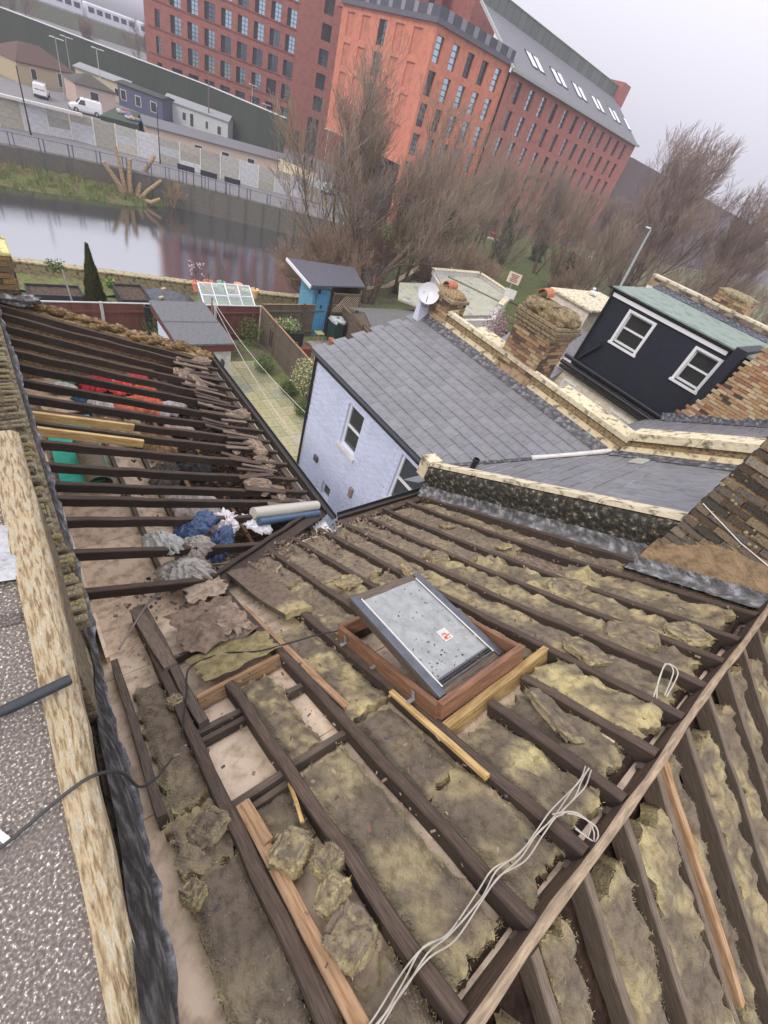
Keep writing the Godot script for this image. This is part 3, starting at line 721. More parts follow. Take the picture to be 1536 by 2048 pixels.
	cable("grey_wires", [[0.05, -1.98, .0], [0.2, -2.2, .02], [0.35, -2.42, .03], [0.5, -2.55, .05], [0.7, -2.75, .06], [0.95, -2.82, .05]], 0.005, 3, Color(.3, .27, .23), "tangle of thin grey wires under the last outrigger rafter")
	var bc := MB.new(); bc.col = Color(.06, .06, .06)
	var bcv := Curve3D.new(); var bp := [Vector3(-1.1, 6.80, -.30), Vector3(-.62, 6.80, -.56), Vector3(-.4, 6.80, -.63), Vector3(-.24, 6.81, -.68), Vector3(-.15, 6.805, -.69), Vector3(-.085, 6.62, -.71), Vector3(-.05, 6.30, -.72), rp(.02, -.74, .06), rp(.06, -.80, .02), rp(.12, -.86, .0)]
	for i in bp.size():
		var tg: Vector3 = (bp[min(i + 1, bp.size() - 1)] - bp[max(i - 1, 0)]) * .17
		bcv.add_point(bp[i], -tg, tg)
	bcv.bake_interval = .02
	var bq := Array(bcv.get_baked_points()); var br := []
	for i in bq.size(): br.append(.0062)
	bc.tube(bq, br, 6)
	tag(obj("black_cable", bc, M.plain), "black cable lying over the felt and the weathered coping", "cable")
	skylight()
	outrigger_clutter()
	# rubbish nobody could count: mortar crumbs, broken slate and splinters
	var db := MB.new()
	for i in 2600:
		var x := rng.randf_range(0.05, 4.3); var z := rng.randf_range(-2.95, 0.5)
		if i > 1500: z = -2.95 + absf(rng.randfn(0, 0.35)); x = rng.randf_range(0.3, 3.4)
		var s := 0.004 + 0.012 * pow(rng.randf(), 3.0) * (2.0 if z < -2.2 else 1.0)
		var cs: Array = [Color(.3, .22, .15), Color(.12, .09, .07), Color(.36, .28, .2), Color(.2, .12, .08), Color(.09, .09, .1), Color(.24, .17, .12)]
		db.col = cs[rng.randi() % 6]
		db.box(rp(x, z, -0.015 + rng.randf() * .01), Vector3(s * rng.randf_range(1, 3.0), s * 0.5, s), Basis(Vector3(rng.randf() - .5, 1, rng.randf() - .5).normalized(), rng.randf() * TAU))
	var dbo := obj("roof_debris", db, M.plain); dbo.set_meta("kind", "stuff"); tag(dbo, "mortar crumbs and splinters scattered over the rear slope", "debris")

# a torn piece of mineral wool: a slab bent and broken, layered at its sides, furred with fibres
func chunk(mb: MB, ctr: Vector3, s: Vector3, sd: int, b: Basis, dark: Color, pale: Color, yel: float, fib := 700) -> void:
	var f := FastNoiseLite.new(); f.seed = sd; f.frequency = 1.0; f.fractal_octaves = 4
	var nu := 40; var nv := 22
	var rows := []; var cols := []
	for i in nv + 1:
		var ph := PI * i / nv
		var l := []; var lc := []
		for j in nu + 1:
			var t := TAU * (j % nu) / nu
			var e := Vector3(cos(t) * sin(ph), cos(ph), sin(t) * sin(ph))
			var q := e.sign() * Vector3(pow(absf(e.x), .55), pow(absf(e.y), .5), pow(absf(e.z), .55))
			q *= 1.0 + .22 * f.get_noise_3d(e.x * 1.6, e.y * 1.6, e.z * 1.6) + .10 * f.get_noise_3d(e.x * 6, e.y * 11, e.z * 6)
			q.y += .35 * f.get_noise_2d(e.x * 1.8, e.z * 1.8 + 7)
			l.append(ctr + b * (q * s * .5))
			var k := clampf(yel * .45 + .9 * f.get_noise_3d(e.x * 2.5 + 3, e.y * 2.5, e.z * 2.5) + (.35 if absf(q.y) < .75 else -.1), 0, 1)
			lc.append(dark.lerp(pale, k))
		rows.append(l); cols.append(lc)
	mb.grid(rows, cols, true)
	var r := RandomNumberGenerator.new(); r.seed = sd
	for k in fib:
		var i := r.randi_range(1, nv - 1); var j := r.randi_range(0, nu - 1)
		var p: Vector3 = rows[i][j]
		var o := (p - ctr).normalized(); var d := (o + Vector3(r.randfn(0, .8), r.randfn(0, .8), r.randfn(0, .8))).normalized()
		var w := d.cross(o + Vector3(.01, .02, 0)).normalized() * r.randf_range(.0008, .002)
		mb.col = (cols[i][j] as Color) * r.randf_range(.7, 1.4)
		mb.tri(p - w, p + w, p + d * r.randf_range(.005, .016))

# a heap of thin crumpled material
func cloth(mb: MB, ctr: Vector3, s: Vector2, amp: float, sd: int, c: Color, b: Basis) -> void:
	var f := FastNoiseLite.new(); f.seed = sd; f.frequency = 1.0; f.fractal_type = FastNoiseLite.FRACTAL_RIDGED; f.fractal_octaves = 4; f.fractal_gain = .55
	var rows := []; var cols := []
	for i in 33:
		var l := []; var lc := []
		for j in 33:
			var u := i / 16.0 - 1.0; var v := j / 16.0 - 1.0
			var m := maxf(absf(u), absf(v)); var r := sqrt(u * u + v * v) + .0001
			var k := m / r * (0.82 + .3 * f.get_noise_2d(atan2(u, v) * 1.2, sd * .1))
			var e := pow(clampf(1.0 - m, 0, 1), .45)
			l.append(ctr + b * Vector3(u * k * s.x * .5, amp * e * (.62 + .5 * f.get_noise_2d(u * 1.5 + sd, v * 1.5)) + .002, v * k * s.y * .5))
			lc.append(c * (1.0 + .12 * f.get_noise_2d(u * 1.1 + 20, v * 1.1)))
		rows.append(l); cols.append(lc)
	mb.grid(rows, cols)

func cable(called: String, pts: Array, r: float, strands: int, c: Color, label: String) -> void:
	var mb := MB.new(); mb.col = c
	for k in strands:
		var cv := Curve3D.new()
		for i in pts.size():
			var p: Array = pts[i]
			cv.add_point(rp(p[0] + 0.004 * sin(i * 2.1 + k), p[1] + 0.009 * (k - (strands - 1) * 0.5) + 0.007 * sin(i * 1.7 + k * 2.0), p[2] + 0.012))
		var q := []; var rr := []
		for i in cv.point_count:
			var a := cv.get_point_position(max(i - 1, 0)); var b := cv.get_point_position(min(i + 1, cv.point_count - 1))
			cv.set_point_in(i, (a - b) * 0.16); cv.set_point_out(i, (b - a) * 0.16)
		cv.bake_interval = 0.03
		for p in cv.get_baked_points():
			q.append(p); rr.append(r)
		mb.tube(q, rr, 6)
	tag(obj(called, mb, M.plain), label, "cable")

func crumple(called: String, ctr: Vector2, s: Vector2, amp: float, sd: int, c: Color, label: String) -> void:
	var f := FastNoiseLite.new(); f.seed = sd; f.frequency = 1.0; f.fractal_type = FastNoiseLite.FRACTAL_RIDGED; f.fractal_octaves = 2
	var rows := []; var cols := []
	for i in 19:
		var l := []; var lc := []
		for j in 19:
			var u := i / 18.0 - 0.5; var v := j / 18.0 - 0.5
			var e := 1.0 + 0.25 * f.get_noise_2d(atan2(u, v) * 1.3, 3.0)
			var x := ctr.x + u * s.x * e; var z := ctr.y + v * s.y * e
			l.append(rp(x, z, 0.02 + amp * (0.5 + 0.6 * f.get_noise_2d(x * 3.0, z * 3.0)) * (1.0 - 0.6 * maxf(absf(u), absf(v)))))
			lc.append(c * (0.85 + 0.3 * f.get_noise_2d(x * 5 + 8, z * 5)))
		rows.append(l); cols.append(lc)
	var mb := MB.new()
	mb.grid(rows, cols, false)
	tag(obj(called, mb, M.wool), label, "paper" if called.begins_with("paper") or called.begins_with("building") else "insulation")

func skylight() -> void:
	var t := thing("skylight", "wooden skylight box with its glazed sash lifted askew, in mid-roof", "skylight", rp(1.8, -0.65))
	var c := [Vector2(1.40, -0.20), Vector2(2.19, -0.19), Vector2(2.19, -1.10), Vector2(1.40, -1.10)]
	for i in 4:
		var a: Vector2 = c[i]; var b: Vector2 = c[(i + 1) % 4]
		timber("curb_board", rp(a.x, a.y, 0.105), rp(b.x, b.y, 0.105), 0.04, 0.115, SL, M.red_wood, t, 0, 0.003, 1.1 if i == 0 else 0.95)
	timber("curb_cap", rp(1.40, -0.19, 0.117), rp(2.2, -0.185, 0.117), 0.045, 0.012, SL, M.red_wood, t, 0, 0.001, 1.5)
	for q in [[1.37, -1.0], [1.37, -0.36], [1.385, -0.7]]:
		var k := MB.new(); k.box(rp(q[0], q[1], 0.03), Vector3(0.09, 0.004, 0.03), frame(Vector3.RIGHT, SL)); k.box(rp(q[0] + 0.0, q[1], 0.06), Vector3(0.004, 0.06, 0.03), frame(Vector3.RIGHT, SL))
		obj("bracket", k, M.steel, t)
	# the sash rests askew in the box, its far end lifted
	var o := Vector3(1.44, 6.45, -0.29); var ex := (Vector3(2.14, 6.33, -0.31) - o); var ez := (Vector3(1.385, 6.33, -1.13) - o)
	var w := ex.length(); var hh := ez.length(); ex /= w; ez = (ez - ex * ez.dot(ex)).normalized()
	var up := ex.cross(-ez).normalized()
	if up.y < 0: up = -up
	var bs := Basis(ex, up, ex.cross(up))
	var fr := func(u: float, v: float, hgt: float) -> Vector3: return o + ex * u + ez * v + up * hgt
	for q in [[0.0, 0.0, w, 0.0, 0.06], [0.0, hh, w, hh, 0.06], [0.03, 0.0, 0.03, hh, 0.06], [w - 0.03, 0.0, w - 0.03, hh, 0.06]]:
		var a: Vector3 = fr.call(q[0], q[1], 0.0); var b2: Vector3 = fr.call(q[2], q[3], 0.0)
		timber("sash_frame", a, b2, 0.075, 0.05, up, M.old_wood, t, 0, 0.001, 0.8)
	for u in [0.022, w - 0.022]:
		var k := MB.new(); k.col = Color(.36, .37, .42); k.cbox(fr.call(u, hh / 2, 0.008), Vector3(0.062, 0.016, hh + 0.04), 0.004, bs)
		obj("flashing_cover", k, M.steel, t)
	for q in [[0.064, 0.01], [w - 0.064, 0.01]]:
		var k := MB.new(); k.col = Color(.9, .88, .82); k.box(fr.call(q[0], hh / 2, 0.012), Vector3(0.008, 0.006, hh * 0.94), bs)
		obj("bead", k, M.white_plastic, t)
	for q in [0.03, 0.05, 0.07]:
		var k := MB.new(); k.col = Color(.12, .11, .11) if q == 0.05 else Color(.3, .3, .3); k.box(fr.call(w / 2, q, 0.008), Vector3(w - 0.1, 0.008, 0.012), bs)
		obj("bead", k, M.steel, t)
	var g := MB.new()
	g.box(fr.call(w / 2, hh / 2 + 0.02, -0.004), Vector3(w - 0.12, 0.006, hh - 0.1), bs)
	var gl := obj("pane", g, M.dusty_glass, t)
	var lab := MB.new(); lab.col = Color(.72, .70, .68); lab.box(fr.call(w * .60, hh * .36, 0.0015), Vector3(.095, .002, .095), bs)
	lab.col = Color(.62, .2, .13)
	for k in 16: lab.box(fr.call(w * .60 + rng.randf_range(-.03, .03), hh * .35 + rng.randf_range(-.03, .02), 0.003), Vector3(rng.randf_range(.008, .025), .001, rng.randf_range(.006, .016)), bs)
	obj("sticker", lab, M.plain, gl)
	var sp := MB.new()
	for k in 90:
		var u := rng.randf_range(.09, w - .09); var v := rng.randf_range(.07, hh - .07)
		if k > 40: v = rng.randf_range(.07, hh * 0.45); u = rng.randf_range(.09, w * 0.6)
		var s := rng.randf_range(.002, .008)
		sp.col = [Color(.03, .025, .02), Color(.2, .13, .09), Color(.7, .66, .6), Color(.35, .2, .14)][rng.randi() % 4]
		sp.box(fr.call(u, v, 0.002), Vector3(s * 1.6, .003, s), bs.rotated(up, rng.randf() * 3))
	for q in [[.78, .42], [.86, .33], [.83, .40], [.72, .62], [.9, .22], [.76, .3], [.35, .92], [.8, .25]]:
		sp.col = Color(.62, .6, .56)
		sp.lathe(fr.call(w * q[0], hh * q[1], 0.0), [Vector2(.006, 0.001), Vector2(.007, .0025), Vector2(.011, .0025), Vector2(.012, .001)], 10, bs)
	stuff("dirt_specks", sp, M.plain, gl)

func outrigger_clutter() -> void:
	var y := 4.33
	var tb := MB.new(); tb.col = Color(1, 1, 1)
	tb.box(Vector3(0.32, y, -5.8), Vector3(0.56, 0.02, 1.5), Basis(Vector3.UP, -0.02))
	tag(obj("green_board", tb, M.teal_board), "bright green board lying below the outrigger rafters near the left wall", "board")
	var wb := MB.new(); wb.col = Color(.85, .8, .74)
	wb.box(Vector3(0.42, y + .02, -6.9), Vector3(0.7, 0.02, 0.55), Basis(Vector3.UP, 0.1))
	tag(obj("white_board", wb, M.plasterboard), "pale offcut of board on the loft floor beyond the green board", "board")
	var du := MB.new(); du.col = Color(.26, .22, .16)
	var pr := []
	for i in 25: pr.append(Vector2(0.14 + 0.006 * (i % 2), i * 0.032))
	du.lathe(Vector3(0.42, y + .1, -4.88), pr, 18, Basis(Vector3.RIGHT, -1.45))
	du.col = Color(.42, .38, .22)
	du.lathe(Vector3(0.42, y + .1, -4.88) + Basis(Vector3.RIGHT, -1.45) * Vector3(0, 0.77, 0), [Vector2(.146, 0), Vector2(.11, .04), Vector2(0, .05)], 18, Basis(Vector3.RIGHT, -1.45))
	tag(obj("flue_pipe", du, M.plain), "thick ribbed grey-brown pipe lying across the green board", "pipe")
	# rolled lead and bags in the valley
	var rl := MB.new(); rl.col = Color(.52, .50, .44)
	rl.tube([op(1.78, -3.42, .02), op(2.3, -3.48, .03), op(2.82, -3.55, .04)], [.075, .08, .07], 12)
	rl.col = Color(.07, .12, .2)
	rl.tube([op(1.82, -3.30, -.02), op(2.8, -3.43, .0)], [.05, .045], 10)
	tag(obj("sheet_roll", rl, M.gloss), "rolled grey and blue plastic sheet lying in the valley by the gutter", "sheet")
	for q in [["plastic_bag", 1.48, -3.40, .34, .13, .26, Color(.72, .68, .7), "white plastic sack left of the rolled sheet"], ["plastic_bag", 1.86, -3.37, .36, .1, .22, Color(.84, .84, .9), "bright white plastic sheet against the rolled sheet"], ["blue_bag", 1.12, -3.36, .46, .12, .26, Color(.06, .10, .2), "dark blue bag under the rafters beside the white sack"], ["blue_bag", 1.3, -3.08, .42, .12, .22, Color(.05, .085, .17), "dark blue bag below the white sack, near the valley board"], ["clear_bag", 0.72, -3.12, .42, .16, .24, Color(.42, .42, .40), "crumpled clear rubbish bag with a yellow print, left of the blue bags"], ["clear_bag", 0.98, -3.02, .36, .16, .26, Color(.36, .32, .28), "crumpled grey rubbish bag in front of the lower blue bag"], ["clear_bag", 0.8, -2.72, .5, .14, .3, Color(.34, .32, .29), "silvery crumpled plastic by the last outrigger rafter"]]:
		var mb := MB.new()
		cloth(mb, op(q[1], q[2], -.13), Vector2(q[3] * 1.25, q[5] * 1.3), q[4] * 1.1, 900 + int(q[1] * 100), q[6], Basis(Vector3(0, 0, 1), -.3).rotated(Vector3.UP, q[1] * 3.0))
		tag(obj(q[0], mb, M.gloss), q[7], "bag", "bags in the valley")
	# builders' rubble and clothes among the far joists
	var cl := [[0.9, -7.3, .3, Color(.62, .04, .05), "red cloth"], [1.2, -7.15, .25, Color(.75, .08, .06), "bright red bag"], [1.5, -6.9, .3, Color(.8, .16, .08), "orange plastic sack"], [1.25, -6.55, .32, Color(.78, .22, .12), "orange cloth"], [1.55, -6.5, .25, Color(.8, .25, .14), "orange net"], [0.85, -6.75, .25, Color(.7, .66, .62), "white crumpled bag"], [1.75, -6.4, .28, Color(.66, .6, .62), "pale plastic bag"], [0.4, -7.2, .22, Color(.72, .7, .66), "white tin"], [1.05, -7.45, .22, Color(.75, .72, .7), "pink-white rag"], [0.75, -6.2, .2, Color(.6, .32, .12), "orange-brown box"], [1.05, -5.95, .3, Color(.5, .42, .22), "mustard bag"], [1.3, -5.6, .35, Color(.42, .26, .12), "brown paper sack"], [1.7, -5.9, .25, Color(.66, .5, .42), "peach rag"], [0.65, -6.95, .2, Color(.05, .12, .25), "blue cloth"], [1.8, -7.0, .26, Color(.05, .05, .05), "black bag"], [1.6, -4.95, .3, Color(.04, .04, .042), "black holdall"], [1.2, -4.9, .3, Color(.1, .085, .07), "dark metal drum"], [1.35, -4.2, .4, Color(.62, .55, .52), "pale pink wrapped pack"], [0.55, -7.5, .18, Color(.1, .3, .16), "green bottle"], [1.5, -7.35, .2, Color(.7, .05, .08), "scarlet scarf"]]
	for i in cl.size():
		var q: Array = cl[i]
		var mb := MB.new()
		cloth(mb, Vector3(q[0], y + .03 + .012 * (i % 4), q[1]), Vector2(q[2] * 1.9, q[2] * 1.5), q[2] * .55, 40 + i, q[3], Basis(Vector3.UP, rng.randf() * 3))
		tag(obj((q[4] as String).replace(" ", "_").replace("-", "_"), mb, M.plain), q[4] + " among the clutter below the outrigger rafters", "clutter", "clutter on the loft floor")
	# mortar lumps and slipped boards along the eaves side
	for i in 32:
		var z := -3.7 - 4.1 * i / 32.0
		var x := rng.randf_range(2.0, 2.75)
		var mb := MB.new()
		var big := 0.21 if i % 7 == 3 else rng.randf_range(.08, .17)
		chunk(mb, op(x, z, -.09 + big * .25), Vector3(big * rng.randf_range(1.2, 2.2), big * rng.randf_range(.3, .6), big), 300 + i, Basis(Vector3.UP, rng.randf() * 3).rotated(Vector3(0, 0, 1), rng.randf_range(-.6, .2)), L(.17, .125, .09), L(.46, .36, .28), rng.randf_range(.3, 1.0), 0)
		var o := obj("mortar_lump", mb, M.wool)
		tag(o, ("large pale plaster lump" if big > .2 else "small broken mortar lump") + " on the outrigger's eaves side, %s back from the valley" % nth(i), "rubble", "mortar lumps along the outrigger eaves")
	for i in 30:
		var z := -3.65 - 4.0 * i / 30.0
		var x := rng.randf_range(1.9, 2.3)
		var o := timber("broken_batten", op(x, z, -.02 + rng.randf() * .06), op(x + rng.randf_range(.3, .6), z + rng.randf_range(-.12, .12), -.03 + rng.randf() * .05), rng.randf_range(.03, .09), 0.02, Vector3(.32, .947, 0), M.rafter if i % 3 else M.old_wood, self, 0, .003, 1.1)
		tag(o, "broken dark batten on the outrigger's eaves side, %s back from the valley" % nth(i), "timber", "broken battens along the outrigger eaves")
	var db := MB.new()
	for i in 5200:
		var x := 2.72 - absf(rng.randfn(0, .6)); var z := rng.randf_range(-7.7, -3.3)
		if x < 0.4: continue
		var s := rng.randf_range(.008, .034)
		var cs: Array = [Color(.28, .2, .14), Color(.1, .075, .06), Color(.42, .31, .23), Color(.2, .13, .1), Color(.5, .4, .3), Color(.08, .07, .07)]
		db.col = cs[rng.randi() % 6]
		db.box(Vector3(x, lerpf(4.25, 5.30 - .341 * x, smoothstep(1.6, 2.5, x)) + rng.randf() * .05, z), Vector3(s * rng.randf_range(1, 3), s * .6, s), Basis(Vector3(rng.randf() - .5, 1, rng.randf() - .5).normalized(), rng.randf() * TAU))
	var bed := []
	for i in 60:
		var l := []
		for j in 14:
			var x := 1.5 + j * 0.098; var z := -3.4 - i * 0.075
			l.append(Vector3(x, lerpf(4.22, 5.29 - .341 * x, smoothstep(1.7, 2.5, x)) + noi.get_noise_2d(x * 6, z * 6) * .05, z))
		bed.append(l)
	db.col = Color(.26, .2, .15)
	db.grid(bed, [], true)
	var dbo := obj("loft_rubble", db, M.dust); dbo.set_meta("kind", "stuff"); tag(dbo, "bed of plaster rubble along the eaves of the outrigger", "debris")

func nth(i: int) -> String:
	if i < 20: return ORD[i]
	var tens: String = ["twenty", "thirty", "forty"][(i + 1) / 10 - 2]
	return (tens.trim_suffix("y") + "ieth") if (i + 1) % 10 == 0 else tens + "-" + ORD[i % 10]

var brick_sets := {}
func brick_set(key: String, tones: Array, s := Vector3(0.215, 0.065, 0.03), rough := 0.006) -> Array:
	if brick_sets.has(key): return brick_sets[key]
	var out := []
	for i in 12:
		var b := MB.new(); b.col = tones[i % tones.size()]
		var p := []
		for y in [-1.0, 1.0]:
			for q in [[-1, 1], [1, 1], [1, -1], [-1, -1]]:
				p.append(Vector3(q[0] * s.x / 2 + rng.randf_range(-rough, rough), y * s.y / 2 + rng.randf_range(-rough, rough), q[1] * s.z / 2 + rng.randf_range(-rough, rough)))
		b.hexa(p)
		out.append(b.mesh(M.stock_brick))
	brick_sets[key] = out
	return out

# bricks on a face: o = lower left corner, ux along the courses, uy up the face; the set's own z points out
func brickface(parent: Node3D, set_: Array, o: Vector3, ux: Vector3, uy: Vector3, w: float, h: float, inside: Callable, most := 300, course := 0.075, len := 0.225) -> int:
	var bs := Basis(ux, uy, ux.cross(uy))
	var n := 0
	var rest := MB.new()
	var rows := int(h / course)
	for r in rows:
		var y := (r + 0.5) * course
		var x := -len * (0.25 if r % 2 else 0.75)
		while x < w:
			x += len
			var xc := x - len * .25
			if xc - len * .5 > w: break
			var x0 := maxf(0.0, xc - len * .5 + .005); var x1 := minf(w, xc + len * .5 - .005)
			if x1 - x0 < .035: continue
			if not inside.call((x0 + x1) / 2, y): continue
			var k := (x1 - x0) / (len - .01)
			var bb := bs.rotated(uy, rng.randf_range(-.01, .01))
			var t := Transform3D(Basis(bb.x * k, bb.y, bb.z), o + ux * ((x0 + x1) / 2) + uy * y + bs.z * rng.randf_range(-.003, .004))
			if n < most:
				put("brick", set_[rng.randi() % 12], t, parent)
				n += 1
			else:
				rest.col = [Color(.42, .3, .19), Color(.36, .22, .14), Color(.5, .4, .26), Color(.2, .14, .1), Color(.55, .45, .3)][rng.randi() % 5]
				rest.box(t.origin, Vector3(len - .012, course - .011, .03), t.basis)
	if rest.v.size(): stuff("brickwork", rest, M.stock_brick, parent)
	return n

func party_walls() -> void:
	# left: the neighbour's flat felt roof and the wall between
	var nb := thing("neighbour_dormer", "flat roof of dark mineral felt flecked with white grit, along the left edge", "roof", Vector3(-2, 6, -1))
	var f := MB.new()
	var rows := []
	for i in 40:
		var l := []
		for j in 24:
			var x := -0.262 - j * 0.16; var z := -6.0 + i * 0.23
			l.append(Vector3(x, 6.755 + 0.006 * noi.get_noise_2d(x * 2, z * 2) + 0.003 * noi.get_noise_2d(x * 12, z * 12), z))
		rows.append(l)
	f.grid(rows, [], true)
	obj("felt_sheet", f, M.felt, nb)
	var fe := MB.new(); fe.col = Color(.5, .5, .5); fe.bbox(Vector3(-4.0, 6.5, -6.0), Vector3(-0.285, 6.74, 3.0))
	obj("deck", fe, M.felt, nb)
	var lp := MB.new(); lp.col = Color(.6, .6, .6)
	lp.quad(Vector3(-.275, 6.762, -1.48), Vector3(-3.5, 6.762, -1.78), Vector3(-3.5, 6.769, -1.84), Vector3(-.275, 6.769, -1.54))
	obj("felt_lap", lp, M.felt, nb)
	var wl := thing("party_wall", "old party wall on the left, mossy bricks with a weathered yellowish coping and torn lead", "wall", Vector3(-0.2, GY, -3))
	var core := MB.new(); core.col = Color(.8, .8, .8)
	core.bbox(Vector3(-.30, GY, -1.2), Vector3(-.185, 6.70, 1.6)); core.bbox(Vector3(-.30, GY, -2.85), Vector3(-.135, 6.70, -1.2)); core.bbox(Vector3(-.36, GY, -8.05), Vector3(-.075, 5.60, -2.85))
	obj("wall_core", core, M.moss_brick, wl)
	var cp := MB.new()
	var prev := []
	for k in 40:
		var z := -2.86 + k * 0.115
		var j := func(a: float) -> float: return 0.006 * noi.get_noise_2d(z * 5.0, a)
		var wr: float = -0.115 - 0.05 * smoothstep(-2.0, -.2, z) - .012 * smoothstep(-.2, .8, z)
		var s := [Vector3(-.262 + j.call(0.0), 6.70, z), Vector3(-.262 + j.call(0.0), 6.782 + j.call(3.0), z), Vector3(-.235, 6.80 + j.call(7.0), z), Vector3(wr - .03, 6.797 + j.call(11.0), z), Vector3(wr + j.call(15.0) * 1.6, 6.772, z), Vector3(wr + j.call(15.0) * 1.6, 6.68, z)]
		if prev:
			for i in 5: cp.quad(prev[i + 1], prev[i], s[i], s[i + 1])
		else: cp.quad(s[5], s[4], s[1], s[0])
		prev = s
	obj("coping", cp, M.coping_wood, wl)
	# bricks on edge along the lower wall, uneven and mossy
	var mv := []
	for i in 10:
		var b := MB.new()
		b.cbox(Vector3.ZERO, Vector3(.23 + .02 * (i % 3), .12, .058), .009 + .002 * (i % 3))
		b.col = Color.WHITE
		var cs := [Color(1, .95, .9), Color(.7, .66, .62), Color(1.5, 1.3, 1.0), Color(1.1, 1.2, .7), Color(.55, .5, .5)]
		var mb2 := MB.new(); mb2.col = cs[i % 5]
		mb2.cbox(Vector3.ZERO, Vector3(.23 + .02 * (i % 3), .12, .058), .009 + .002 * (i % 3))
		mv.append(mb2.mesh(M.moss_brick))
	var z := -7.9
	while z < -2.0:
		var t := Transform3D(Basis(Vector3(0, 1, 0), rng.randf_range(-.08, .08)).rotated(Vector3(0, 0, 1), rng.randf_range(-.06, .06)), Vector3(-.235 + rng.randf_range(-.02, .015) + (0.055 if z > -2.86 else 0.0), 5.60 + rng.randf_range(-.02, .025) + (0.25 * smoothstep(-2.9, -2.0, z)), z))
		put("brick", mv[rng.randi() % 10], t, wl)
		z += .07 + rng.randf() * .016
	# mortar fillet beside them
	var ml := []
	for i in 80:
		var zz := -8.0 + i * 0.122
		var top := 5.62 if zz < -2.4 else 6.497 + .583 * zz + .26
		var sx := -.05 * smoothstep(-3.0, -1.5, zz) - .05 * smoothstep(-.7, .5, zz)
		ml.append([Vector3(-.13 + sx, minf(top, 6.66), zz), Vector3(-.095 + sx + .012 * noi.get_noise_2d(zz * 4, 2), minf(top, 6.66) - .05 + .02 * noi.get_noise_2d(zz * 5, 9), zz), Vector3(-.078 + sx, minf(top, 6.66) - .12, zz), Vector3(-.075 + sx, minf(top, 6.66) - .6, zz)])
	var mo := MB.new(); mo.col = Color(1.25, 1.15, 1.0)
	mo.grid(ml, [], true)
	obj("mortar_fillet", mo, M.moss_brick, wl)
	# torn lead, its loose edge lifting off the rafters
	var ld := MB.new()
	var lr := []
	for i in 150:
		var zz := -7.8 + i * 0.058
		var base := 5.43 if zz < -2.45 else 6.497 + .583 * zz
		base = maxf(base, 5.43) if zz < -1.83 else base
		var w1 := noi.get_noise_2d(zz * 2.2, 31) ; var w2 := noi.get_noise_2d(zz * 5.5, 47)
		var near := smoothstep(-1.9, -1.0, zz)
		var bx := lerpf(-.058, -.105, smoothstep(-3.0, -1.5, zz)) - .055 * smoothstep(-.7, .5, zz)
		lr.append([Vector3(bx - .012 - near * .03, base + .13 + near * (.25 + .05 * w1), zz), Vector3(bx + .006 * w2, base + .07 + near * .12, zz + .01 * w1), Vector3(bx + .012 + .016 * w1, base + .035 + .02 * w2, zz), Vector3(bx + .03 + .026 * w1 + .018 * w2, base + .03 + .03 * w2, zz + .02 * w1)])
	var lcc := []
	for i in 150:
		var zz := -7.8 + i * 0.058
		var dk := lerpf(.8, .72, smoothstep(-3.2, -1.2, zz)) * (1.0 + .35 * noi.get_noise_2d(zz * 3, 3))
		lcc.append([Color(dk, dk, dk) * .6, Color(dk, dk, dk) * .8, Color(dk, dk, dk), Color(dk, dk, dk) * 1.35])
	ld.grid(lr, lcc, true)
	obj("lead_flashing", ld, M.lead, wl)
	# pier at the river end
	var pier := MB.new(); pier.col = Color(.9, .85, .8); pier.bbox(Vector3(-.36, 5.3, -8.42), Vector3(.235, 6.0, -7.88))
	obj("pier_core", pier, M.mortar, wl)
	var pb := brick_set("pier", [Color(.24, .16, .08), Color(.16, .11, .07), Color(.34, .22, .10), Color(.10, .075, .05)])
	brickface(wl, pb, Vector3(-.36, 5.42, -7.875), Vector3.RIGHT, Vector3.UP, .6, .6, func(_x, _y): return true)
	brickface(wl, pb, Vector3(.24, 5.42, -7.88), Vector3(0, 0, -1), Vector3.UP, .54, .6, func(_x, _y): return true)
	var pc := MB.new(); pc.col = Color(1.15, 1.0, .62); pc.cbox(Vector3(-.06, 6.03, -8.15), Vector3(.64, .06, .6), .015)
	obj("pier_cap", pc, M.stone, wl)
	var pl := MB.new()
	pl.lump(Vector3(.2, 5.44, -7.84), Vector3(.5, .14, .2), 77, .4)
	obj("lead_dressing", pl, M.lead, wl)
	# things lying on the felt
	var po := MB.new(); po.col = Color(.6, .6, .62)
	po.tube([Vector3(-1.15, 6.83, -.98), Vector3(-.42, 6.85, -1.05), Vector3(-.33, 6.855, -1.052)], [.016, .016, .022], 12)
	po.tube([Vector3(-.36, 6.855, -1.05), Vector3(-.16, 6.865, -1.065), Vector3(-.15, 6.865, -1.066)], [.022, .022, .017], 12)
	tag(obj("pole", po, M.gutter_plastic), "dark grey pole end sticking out over the weathered coping", "pole")
	var fs := []
	for i in 14:
		var l := []
		for j in 14:
			var x := -.225 - j * .03; var zz := -2.06 + i * .028
			l.append(Vector3(x, 6.79 + .022 * noi.get_noise_2d(x * 9, zz * 9), zz + x * .06))
		fs.append(l)
	var fo := MB.new(); fo.grid(fs, [], true); fo.col = Color(.8, .75, .74)
	tag(obj("foil_sheet", fo, M.foil), "silvery foil sheet lying on the felt roof at the left edge", "sheet")
	var st := MB.new(); st.col = Color(.75, .75, .78); st.box(Vector3(-.43, 6.768, -.66), Vector3(.02, .012, .07), Basis(Vector3.UP, .5))
	tag(obj("plastic_scrap", st, M.gloss), "small white plastic scrap on the felt roof", "scrap")
	# right: parapet with stone coping between our roof and the lilac house
	var pr := thing("parapet_wall", "black-crusted parapet with pale yellow stone coping between the stripped roof and the slates", "wall", Vector3(4.5, GY, -1.5))
	var rz := func(zz: float, h: float) -> float: return 6.497 + .583 * zz + h
	var bw := MB.new()
